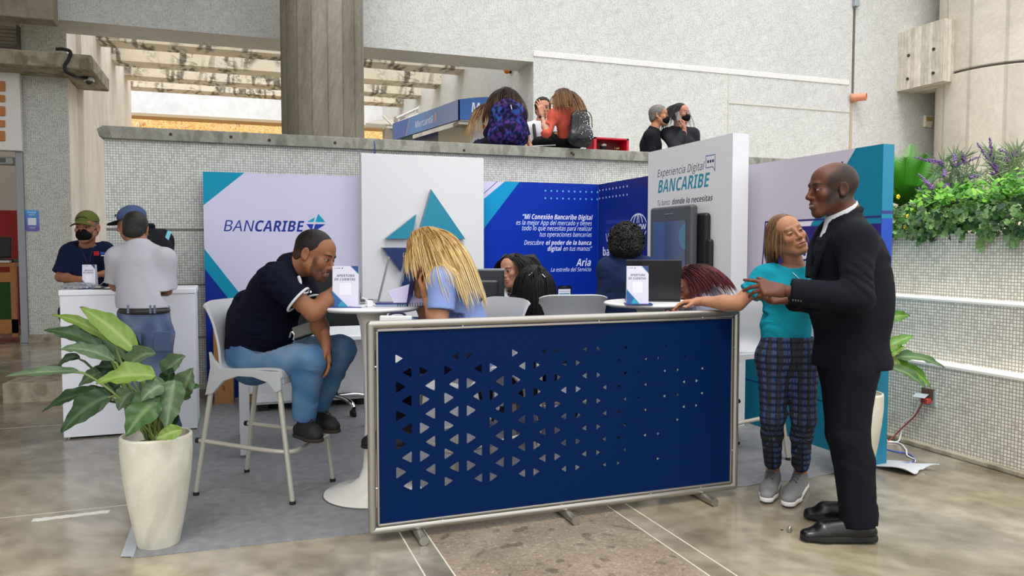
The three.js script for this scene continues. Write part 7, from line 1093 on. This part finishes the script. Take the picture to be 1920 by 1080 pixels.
{
  const N = V(0, .35, 0).add(NEAR), S = V(0, .8, 0).addScaledVector(NEAR, .6);
  planter('potted plant with broad drooping leaves in cream planter at left front', at(298, 1026, 3.40).x, at(298, 1026, 3.40).z, 3.40, [
    [258, 662, 150, 576, 46, .0, .05, 'bright', { up: S, bow: .1, wave: .14 }], [210, 640, 98, 590, 26, .04, .1, 'bright', { up: S, bow: .12 }], [196, 655, 83, 620, 38, .02, .02, 'dark', { up: S, bow: .16 }], [255, 690, 180, 610, 44, .08, .1, 'mid', { up: S, bow: .06, wave: .14 }],
    [215, 677, 111, 655, 34, -.02, -.05, 'grey', { up: S, bow: .18 }], [150, 697, 10, 706, 24, -.04, -.12, 'grey', { up: S, bow: .06, stem: true }], [292, 706, 180, 720, 54, -.09, -.16, 'bright', { up: S, bow: .16, wave: .12 }], [190, 738, 80, 772, 38, .02, .0, 'dark', { up: S, bow: .2 }],
    [210, 742, 115, 812, 50, -.04, -.08, 'dark', { up: N, bow: .22, wave: .14 }], [205, 695, 148, 724, 30, .08, .08, 'grey', { up: N, bow: .2 }], [302, 745, 236, 818, 62, -.1, -.16, 'mid', { up: N, bow: .18, wave: .1 }], [328, 712, 312, 808, 58, -.06, -.13, 'grey', { up: N, bow: .14, wave: .12 }],
    [338, 748, 362, 690, 50, -.02, -.04, 'grey', { up: N, bow: .05, fold: .45 }], [308, 702, 348, 668, 38, .06, .06, 'grey', { up: N, bow: .18, fold: .6 }], [240, 688, 292, 664, 40, .0, -.06, 'grey', { up: N, bow: .25, fold: .5 }], [342, 806, 292, 824, 28, -.13, -.165, 'bright', { up: N, bow: .1, stem: false }],
    [310, 722, 264, 754, 40, -.08, -.14, 'grey', { up: N, bow: .3 }], [248, 735, 222, 770, 38, -.03, -.06, 'grey', { up: N, bow: .35 }], [240, 690, 180, 690, 42, .06, .06, 'deep', { up: N, bow: .1 }], [262, 668, 225, 615, 34, .1, .14, 'deep', { up: N, bow: .05 }], [312, 735, 322, 690, 40, .03, .03, 'deep', { up: N, bow: .1 }], [322, 760, 318, 815, 36, .02, .0, 'deep', { up: N, bow: .1 }],
    [205, 752, 150, 735, 34, .06, .06, 'deep', { up: N, bow: .2 }], [280, 790, 262, 745, 26, .0, .0, 'deep', { up: N, bow: .1 }], [340, 722, 378, 724, 14, .0, .0, 'mid', { up: N, bow: -.05 }], [150, 672, 108, 690, 16, .03, .0, 'deep', { up: N, bow: .5 }], [225, 718, 190, 760, 36, .05, .03, 'deep', { up: N, bow: .2 }],
  ], [[300, 825, 285, 760], [310, 822, 318, 765], [292, 828, 262, 790]]);
  planter('potted plant in cream planter behind the man in the suit', at(1600, 901, 4.4).x, at(1600, 901, 4.4).z, 4.4, [
    [1652, 600, 1706, 592, 26, .0, .0, 'bright', { up: N, bow: .12, color: 0x4f8a22 }], [1650, 662, 1712, 630, 30, .0, .0, 'bright', { up: S, bow: .1, color: 0x5a9426 }], [1655, 672, 1698, 652, 26, -.02, -.04, 'bright', { up: S, bow: .2 }], [1672, 672, 1772, 690, 26, .0, .0, 'mid', { up: S, bow: .2 }], [1672, 684, 1746, 728, 34, .02, .0, 'bright', { up: S, bow: .28, color: 0x5a9426 }],
    [1668, 690, 1738, 730, 26, -.06, -.08, 'mid', { up: S, bow: .2 }], [1640, 660, 1600, 600, 40, .05, .08, 'mid', { up: S, bow: .1 }], [1590, 680, 1540, 620, 40, .1, .1, 'mid', { up: S, bow: .1 }], [1600, 660, 1612, 570, 40, .1, .1, 'mid', { up: N, bow: .05 }], [1630, 690, 1660, 640, 30, .06, .06, 'dark', { up: N, bow: .05 }], [1580, 690, 1530, 690, 36, .06, .06, 'mid', { up: N, bow: .2 }], [1655, 668, 1690, 690, 20, -.02, -.04, 'bright', { up: N, bow: .2 }],
  ], [[1612, 748, 1630, 690], [1600, 748, 1590, 690]]);
}
// ---- planting on the terrace wall: ivy, sago palm, sage
{
  const leafFlat = (pts) => { const P = [0, .0, 0], I = []; pts.forEach(([x, y, z]) => P.push(x, y, z)); for (let i = 1; i < pts.length; i++) I.push(0, i, i + 1); const g = new THREE.BufferGeometry(); g.setAttribute('position', new THREE.BufferAttribute(new Float32Array(P), 3)); g.setIndex(I); const h = g.toNonIndexed(); h.computeVertexNormals(); h.setAttribute('uv', new THREE.BufferAttribute(new Float32Array(h.attributes.position.count * 2), 2)); return h; };
  const ivy = leafFlat([[0, -.012, .008], [.02, -.022, 0], [.034, -.004, -.006], [.02, .01, 0], [.026, .03, -.005], [0, .052, .0], [-.026, .03, -.005], [-.02, .01, 0], [-.034, -.004, -.006], [-.02, -.022, 0], [0, -.012, .008]]);
  const ova = leafFlat([[0, -.01, .01], [.02, .0, -.002], [.03, .024, -.004], [.02, .052, .0], [0, .078, .0], [-.02, .052, 0], [-.03, .024, -.004], [-.02, .0, -.002], [0, -.01, .01]]);
  const shades = (list) => list.map((c) => phys({ color: c, roughness: .45, transmission: .3, thickness: 0, side: THREE.DoubleSide, specularIntensity: .6 }));
  const ivyM = shades([0x3d6b33, 0x55823f, 0x2a4d28, 0x6f9a52, 0x86a870]), briM = shades([0x5fa51e, 0x78be2a, 0x4c8f1c, 0x8fcf3c]);
  function cover(label, geo, mats, n, place, cat) {
    const t = thing('ground_cover', label, cat, [4.85, 1.36, -4.3]), all = [];
    for (let i = 0; i < n; i++) { const q = place(i, n); q.p.sub(t.position); all.push(q); }
    const d = (q) => q.p.clone().add(t.position).distanceTo(V(0, 1.33, 0)) - q.p.y * .6; all.sort((a, b) => d(a) - d(b));
    const mk = (q) => new THREE.Matrix4().compose(q.p, new THREE.Quaternion().setFromEuler(new THREE.Euler(q.r[0], q.r[1], q.r[2], 'YXZ')), V(q.s, q.s, q.s));
    all.slice(0, 290).forEach((q) => { const m = part('leaf', geo, mats[Math.floor(rnd() * mats.length)], t); m.applyMatrix4(mk(q)); });
    const rest = all.slice(290); if (rest.length) { const im = new THREE.InstancedMesh(geo, mats[0].clone(), rest.length); im.material.color.set(0xffffff); rest.forEach((q, i) => { im.setMatrixAt(i, mk(q)); im.setColorAt(i, mats[Math.floor(rnd() * mats.length)].color.clone().multiplyScalar(rr(.8, 1.1))); }); im.name = 'foliage'; im.userData.kind = 'stuff'; im.castShadow = im.receiveShadow = true; t.add(im); }
    const st = []; for (let i = 0; i < 26; i++) { const p = place(i, 26).p.sub(t.position); st.push(tube([V(p.x + rr(-.1, .2), 0, p.z), L3(V(p.x, 0, p.z), p, .6), p], .004, 8, 5)); } part('runners', st, std({ color: 0x4b5a2c, roughness: .8 }), t); return t;
  }
  const H = (x, z) => 1.44 + .12 * noise3(x * 2.3, z * 2.1, 5) + .18 * smooth(4.72, 5.1, x);
  cover('dark green ivy covering the planter edge', ivy, ivyM, 6500, () => { const e = rnd() < .4, x = e ? rr(4.66, 4.82) : rr(4.72, 5.7), z = rr(-6.9, -1.6); return { p: V(x, e ? 1.40 + .2 * Math.pow(rnd(), .8) + .04 * noise3(z * 4, 0, 1) : H(x, z) + rr(-.05, .06), z), r: [e ? rr(-.5, .5) - .3 : rr(-1.5, -.4), -1.2 + rr(-1.2, 1.2), rr(-.9, .9) + (e ? 3.0 : 0)], s: rr(.5, .95) }; }, 'ivy');
  cover('bright green leafy plants above the ivy on the planter', ova, briM, 2200, () => { const z = -rr(2.0, 4.6), x = rr(4.86, 5.5), h = H(x, z) + smooth(-4.7, -3.8, z) * .1; return { p: V(x, h + rr(-.02, .09), z), r: [rr(-1.5, -.5), rr(-2.6, .6), rr(-.5, .5)], s: rr(.5, .9) }; }, 'plant');
  // trailing sprigs over the edge
  const tr = thing('trailing_ivy', 'pale ivy sprigs hanging over the planter edge', 'ivy', [4.7, 1.43, -3.9]);
  for (const [px, py, n] of [[1842, 462, 6], [1905, 460, 7], [1862, 448, 5], [1720, 442, 4], [1690, 438, 4]]) { const e = onX(px, py, 4.70).sub(tr.position), s = V(.05, .03, e.z + rr(-.05, .05)); part('runner', tube([s, V(0, .0, e.z), e], .0025, 12, 5), std({ color: 0x6f8a44 }), tr); for (let i = 0; i < n; i++) { const p = L3(V(0, .02, e.z), e, i / (n - 1)), m = part('leaf', ivy, ivyM[3 + i % 2], tr); m.position.copy(p).add(V(-.012, rr(-.01, .01), rr(-.03, .03))); m.rotation.set(rr(-.3, .3), -1.3 + rr(-.5, .5), rr(2, 4)); m.scale.setScalar(rr(.7, 1)); } }
  // sago palm
  const pc = at(1696, 405, 6.6), sg = thing('sago_palm', 'stiff dark green sago palm behind the teal panel edge', 'palm', [pc.x, 1.5, pc.z]); part('trunk', lathe([[.0, .0], [.09, .0], [.085, .12], [.05, .2], [0, .22]], 20), std({ color: 0x5c4a34, roughness: 1 }), sg);
  for (let i = 0; i < 22; i++) {
    const az = i * 2.4, el = i < 8 ? rr(1.0, 1.35) : rr(.3, .95), len = rr(.48, .62), d = V(Math.cos(az) * Math.cos(el), Math.sin(el), Math.sin(az) * Math.cos(el)), pts = []; let p = V(0, .18, 0), v = d.clone(); for (let k = 0; k < 9; k++) { pts.push(p.clone()); p = p.clone().addScaledVector(v, len / 8); v.add(V(d.x * .04, -.05, d.z * .04)).normalize(); }
    const cv = new THREE.CatmullRomCurve3(pts), P = [], side = d.clone().cross(UP).normalize(); for (let k = 3; k < 46; k++) for (const s of [-1, 1]) { const u = k / 46, q = cv.getPoint(u), tg = cv.getTangent(u), l = .17 * Math.sin(Math.PI * Math.pow(u, .7)) + .03, dir = tg.clone().multiplyScalar(.7).addScaledVector(side, s * .8).add(V(0, .3, 0)).normalize(), w = tg.clone().multiplyScalar(.0075), tip = q.clone().addScaledVector(dir, l); P.push(...q.clone().sub(w).toArray(), ...q.clone().add(w).toArray(), ...tip.toArray()); }
    const g = new THREE.BufferGeometry(); g.setAttribute('position', new THREE.BufferAttribute(new Float32Array(P), 3)); g.computeVertexNormals();
    part('frond', [g, new THREE.TubeGeometry(cv, 12, .006, 5)], phys({ color: [0x5aa52e, 0x74bd42, 0x4a9428][i % 3], roughness: .4, side: THREE.DoubleSide, transmission: .25, thickness: 0 }), sg);
  }
  // purple sage: arching stems, narrow grey-green leaves, velvet spikes
  const lance = leafFlat([[0, 0, .003], [.007, .02, 0], [.008, .05, -.002], [.004, .08, 0], [0, .1, .002], [-.004, .08, 0], [-.008, .05, -.002], [-.007, .02, 0], [0, 0, .003]]);
  const sageM = phys({ color: 0xa3b58c, roughness: .6, side: THREE.DoubleSide, transmission: .25, thickness: 0 }), sageD = phys({ color: 0x7d9870, roughness: .6, side: THREE.DoubleSide, transmission: .25, thickness: 0 }), vio = std({ color: 0xa884c4, roughness: .8 }), vioD = std({ color: 0x855aa4, roughness: .8 });
  const bud = new THREE.IcosahedronGeometry(.0068, 0); bud.setAttribute('uv', new THREE.BufferAttribute(new Float32Array(bud.attributes.position.count * 2), 2));
  function sage(label, D, root, tips, nL) {
    const b = at(root[0], root[1], D), t = thing('sage_bush', label, 'sage', [b.x, b.y, b.z]), lv = [], sm = [];
    tips.forEach(([mx, my, tx, ty, sp, dz = 0], i) => {
      const m = at(mx, my, D + dz * .5).sub(b), e = at(tx, ty, D + dz).sub(b), cv = new THREE.CatmullRomCurve3([V(rr(-.05, .05), -.08, rr(-.05, .05)), L3(V(0, 0, 0), m, .5).add(V(0, .03, 0)), m, L3(m, e, .5), e]); sm.push(new THREE.TubeGeometry(cv, 16, .0035, 5));
      for (let k = 0; k < nL; k++) { const u = rr(.12, sp ? .68 : 1), p = cv.getPoint(u), g = lance.clone(); g.applyMatrix4(new THREE.Matrix4().compose(p, new THREE.Quaternion().setFromEuler(new THREE.Euler(rr(-1.6, .9), rr(0, 6.28), rr(-1.4, 1.4))), V(.55, 1, 1).multiplyScalar(rr(.8, 1.6)))); lv.push(g); }
      if (sp) { const fs = []; for (let k = 0; k < 110; k++) { const u = lerp(.5, 1, k / 109), p = cv.getPoint(u), g = bud.clone(), s = rr(.6, 1.2) * (1.25 - .75 * (k / 109)); g.scale(s, s, s); g.translate(p.x + rr(-.011, .011) * s, p.y + rr(-.011, .011) * s, p.z + rr(-.011, .011) * s); fs.push(g); } part('flower_spike', fs, sp === 2 ? vioD : vio, t); }
    });
    part('foliage', lv, nL > 30 ? sageM : sageD, t).userData.kind = 'stuff'; part('stems', sm, std({ color: 0x8d9a78, roughness: .8 }), t);
  }
  sage('purple sage with a long spike arching left over the palm', 6.1, [1790, 395], [[1768, 308, 1712, 294, 2], [1790, 312, 1838, 294, 2], [1790, 300, 1788, 288, 1], [1808, 300, 1803, 284, 2], [1770, 330, 1770, 318, 1], [1750, 352, 1722, 326, 1], [1742, 380, 1722, 352, 1], [1745, 375, 1730, 354, 1], [1738, 382, 1775, 362, 1], [1765, 372, 1785, 330, 1], [1800, 330, 1830, 330, 0], [1805, 345, 1850, 338, 0], [1780, 345, 1745, 385, 1], [1815, 335, 1845, 325, 1], [1820, 310, 1850, 345, 0]], 26);
  sage('grey green sage bush with tall purple spikes at the right edge', 5.7, [1895, 390], [[1868, 320, 1832, 268, 2], [1862, 300, 1856, 258, 2], [1868, 318, 1862, 285, 2], [1890, 300, 1862, 290, 1], [1905, 295, 1872, 280, 2], [1910, 290, 1895, 282, 2], [1915, 305, 1925, 290, 0], [1880, 330, 1858, 325, 2], [1895, 320, 1850, 335, 0], [1900, 340, 1930, 320, 0], [1880, 350, 1840, 360, 0], [1885, 355, 1900, 350, 1], [1895, 330, 1935, 345, 0], [1890, 310, 1900, 300, 0], [1905, 355, 1930, 375, 0]], 46);
  for (const [px, py] of [[1702, 406], [1697, 426], [1684, 369]]) { const p = onX(px, py, 4.74), t = thing('yellow_flower', ['small yellow flower in the ivy, upper of two', 'small yellow flower low in the ivy', 'small yellow flower beside the sago palm'][[406, 426, 369].indexOf(py)], 'flower', p.toArray()); for (let k = 0; k < 5; k++) part('petal', ball([Math.cos(k * 1.257) * .011, Math.sin(k * 1.257) * .011, 0], .009, [1, 1, .5], 8), std({ color: 0xf0d21a, roughness: .6 }), t); part('centre', ball([0, 0, .003], .006), std({ color: 0xc99a10, roughness: .7 }), t); }
}
// ---- socket on the planter wall, its cables, litter on the floor
{
  const a = onX(1729, 735, 4.31), b = onX(1756, 757, 4.31), c = L3(a, b, .5), t = thing('wall_socket', 'open metal wall socket box with red plug on planter wall', 'socket', [4.31, c.y, c.z], -Math.PI / 2);
  part('box', [bx(-.055, .055, -.05, .05, -.02, .012, .003)], std({ color: 0xa9b2b4, roughness: .4, metalness: .4 }), t); part('recess', bx(-.05, .04, -.01, .062, .0, .014), std({ color: 0x5a4436, roughness: .9 }), t); part('flap', tf(new RoundedBoxGeometry(.09, .05, .005, 2, .002), [-.03, .012, .045], [-1.1, 0, .1]), std({ color: 0xc3cccd, roughness: .35, metalness: .4 }), t); part('plug', bx(-.025, .03, -.035, -.0, .012, .05, .006), std({ color: 0xa8402c, roughness: .5 }), t);
  const W = (px, py, x = 4.28) => onX(px, py, x), G = (px, py) => onY(px, py, .006);
  const cable = (n, label, pts, r, col) => tag(part(n, tube(pts, r, 80, 8), std({ color: col, roughness: .5 })), label, 'cable');
  cable('cable', 'white cable from the wall socket down to the floor', [W(1724, 752, 4.25), W(1712, 780), W(1692, 795), W(1689, 815), onY(1683, 828, .01), onY(1660, 826, .006), onY(1640, 826, .006)], .0055, 0xe2dcd8);
  cable('cable', 'dark red cable from the wall socket to the teal panel', [W(1732, 752, 4.25), W(1715, 780), W(1692, 802), W(1672, 822, 4.25), onY(1655, 832, .006)], .005, 0x9a3a2e);
  cable('cable', 'white cable looping over the floor beside the teal panel', [G(1655, 828), G(1682, 830), G(1698, 842), G(1702, 855), G(1715, 862), G(1712, 867), G(1680, 868)], .0055, 0xe2dcd8);
  cable('cable', 'blue cable lying on the floor beside the teal panel', [G(1660, 842), G(1680, 847), G(1700, 850), G(1714, 860), onY(1706, 868, .014), G(1676, 866)], .0045, 0x3656b0);
  const n = onY(1480, 998), nut = thing('metal_nut', 'small metal clamp lying on the floor near the suited man', 'clamp', [n.x, 0, n.z], .4); part('body', [bx(-.011, .011, 0, .02, -.009, .009, .004)], M.steel, nut); part('bolt', rod(V(-.004, .018, 0), V(.004, .026, .002), .006), M.steel, nut);
  const sv = onY(1466, 994); const s2 = thing('metal_chip', 'tiny metal chip on the floor beside the clamp', 'chip', [sv.x, 0, sv.z]); part('chip', bx(-.007, .007, 0, .003, -.003, .003, .001), M.black, s2);
}
// ---- things in the court behind the opening
{
  const blue = (w, h, draw) => std({ roughness: .35, map: canvas(w, h, draw) });
  const A = V(3.5, 0, -12.1), E = V(2.98, 0, -14.85), R = V(4.44, 0, -12.0), top = 3.72, bot = 3.40;
  const t = thing('bank_kiosk', 'blue bank kiosk with white lettering on its fascia behind the parapet', 'kiosk', [A.x, 0, A.z]);
  const face = (p, q, y0, y1, mat, th, name, lift = 0) => { const d = q.clone().sub(p), L = d.length(), g = new THREE.BoxGeometry(L, y1 - y0, th), m = new THREE.Mesh(g, mat), c = L3(p, q, .5); const o = part(name, g, mat, t); o.position.set(c.x - A.x, (y0 + y1) / 2, c.z - A.z); o.rotation.y = Math.atan2(-d.z, d.x); return o; };
  const dk = std({ color: 0x0c2a66, roughness: .4 });
  const left = blue(1024, 128, (g, w, h) => { const gr = g.createLinearGradient(0, 0, w, 0); gr.addColorStop(0, '#2f6fc0'); gr.addColorStop(.45, '#5a97d8'); gr.addColorStop(.7, '#6a86bc'); gr.addColorStop(1, '#8f9cc6'); g.fillStyle = gr; g.fillRect(0, 0, w, h); g.fillStyle = '#2f66b8'; g.beginPath(); g.moveTo(0, 0); g.lineTo(300, 0); g.lineTo(240, 128); g.lineTo(0, 128); g.fill(); g.strokeStyle = '#e79a6a'; g.lineWidth = 7; g.beginPath(); g.moveTo(300, 0); g.lineTo(236, 128); g.stroke(); g.save(); g.transform(1, 0, -.1, 1, 0, 0); g.font = '66px sans-serif'; g.fillStyle = '#e6effa'; g.fillText('Mercantil', 400, 92); g.restore(); g.fillStyle = '#e79a4a'; g.beginPath(); g.moveTo(692, 18); g.quadraticCurveTo(750, 50, 690, 112); g.quadraticCurveTo(722, 56, 692, 18); g.fill(); });
  face(E, A, bot, top, [dk, dk, dk, dk, left, left], .05, 'fascia');
  const front = blue(512, 170, (g, w, h) => { g.fillStyle = '#1a62b4'; g.fillRect(0, 0, w, h); g.save(); g.transform(1, 0, -.14, 1, 14, 0); g.font = 'bold 92px sans-serif'; g.fillStyle = '#eef3fa'; g.fillText('Mercantil', 96, 118); g.restore(); });
  { const w = R.distanceTo(A), s = new THREE.Shape(); s.moveTo(0, 0); s.lineTo(w, 0); s.lineTo(w, .36); s.quadraticCurveTo(w * .6, .42, 0, .32); s.lineTo(0, 0); const g = new THREE.ExtrudeGeometry(s, { depth: .05, bevelEnabled: false, curveSegments: 20 }), uv = g.attributes.uv, p = g.attributes.position; for (let i = 0; i < uv.count; i++) uv.setXY(i, p.getX(i) / w, p.getY(i) / .4); g.translate(0, bot, 0); const o = part('fascia', g, [front, dk], t); o.rotation.y = Math.atan2(-(R.z - A.z), R.x - A.x); }
  const I = (p, k) => p.clone().add(V(.25, 0, -.15 * k)); const beige = std({ color: 0xb2a88e, roughness: .6 });
  face(I(E, 0), L3(I(E, 0), I(A, 1), .55), 1.25, bot, std({ color: 0x0b2150, roughness: .3 }), .06, 'side_wall'); face(L3(I(E, 0), I(A, 1), .55), I(A, 1), 1.25, bot, beige, .06, 'window_bay'); face(I(A, 1), V(4.44, 0, -12.35), 1.25, bot, beige, .06, 'front_bay');
  for (const y of [2.95, 2.6]) face(L3(I(E, 0), I(A, 1), .56).add(V(-.05, 0, .02)), I(A, 1).add(V(-.05, 0, .02)), y, y + .06, dk, .05, 'window_bar');
  part('roof_edge', [bx(0, .9, bot - .06, bot, -.4, -.05)], M.steel, t);
  // railing, awning and the pale pier beyond
  const D = 16.6, q = (x, y) => at(x, y, D), rl = thing('railing', 'white metal railing of a stair beyond the blue kiosk', 'railing', [0, 0, 0]), wm = std({ color: 0xe8e6e2, roughness: .5 });
  for (const [x0, y0, x1, y1] of [[744, 222, 788, 202], [744, 232, 788, 213], [744, 243, 788, 224]]) part('rail', rod(q(x0, y0), q(x1, y1), .03), wm, rl); for (const [x, y0, y1] of [[748, 221, 262], [763, 213, 255], [779, 206, 245]]) part('post', rod(q(x, y1), q(x, y0), .025), wm, rl); { const a = q(784, 240), b = q(791, 199); part('end_post', bx(a.x, b.x, a.y - 1.2, b.y, a.z - .06, a.z + .06), wm, rl); }
  { const w0 = q(749, 262), w1 = q(786, 212); const wp = thing('stair_window', 'dark green window seen between the white railing bars', 'window', [0, 0, 0]); part('pane', bx(w0.x, w1.x, w0.y - 1, w1.y - .25, w0.z - .6, w0.z - .5), std({ color: 0x46604f, roughness: .25 }), wp); part('lintel', bx(w0.x, w1.x, w1.y - .25, w1.y, w0.z - .6, w0.z - .45), std({ color: 0xa9a298, roughness: .7 }), wp); }
  const aw = thing('awning', 'pale grey folding awning with white strut beyond the column', 'awning', [0, 0, 0]); { const a = q(686, 232), b = q(714, 216), c = q(749, 213), d = q(742, 236); part('canopy', shell((u, v) => L3(L3(a, d, u), L3(b.clone().add(V(0, 0, -.8)), c.clone().add(V(0, 0, -.8)), u), v), 6, 6, .03), std({ color: 0xb9b3a6, roughness: .7, side: THREE.DoubleSide }), aw); part('strut', rod(q(718, 217), q(744, 243), .022), wm, aw); const e = q(722, 240), f = q(738, 262); part('pier', bx(e.x, f.x, 1.25, e.y, e.z - .3, e.z), std({ color: 0xa59f92, roughness: .8 }), aw); part('valance', bx(q(684, 232).x, q(726, 240).x, q(700, 240).y, q(700, 233).y, e.z - .05, e.z + .0), std({ color: 0xc4bfb2, roughness: .7 }), aw); }
  const bc = onX(954, 132, 4.43), bn = thing('beacon', 'small orange beacon lamp on the jamb of the opening', 'beacon', bc.toArray()); part('base', tf(new THREE.CylinderGeometry(.05, .05, .03, 16), [0.02, 0, 0], [0, 0, Math.PI / 2]), M.black, bn); part('dome', tf(new THREE.SphereGeometry(.06, 18, 12), [-.03, 0, 0]), std({ color: 0xe07a1c, roughness: .25 }), bn);
}
let tri = 0; scene.traverse((m) => { if (m.isMesh && !m.isInstancedMesh) tri += (m.geometry.index ?? m.geometry.attributes.position).count / 3; }); 
renderer.render(scene, camera);
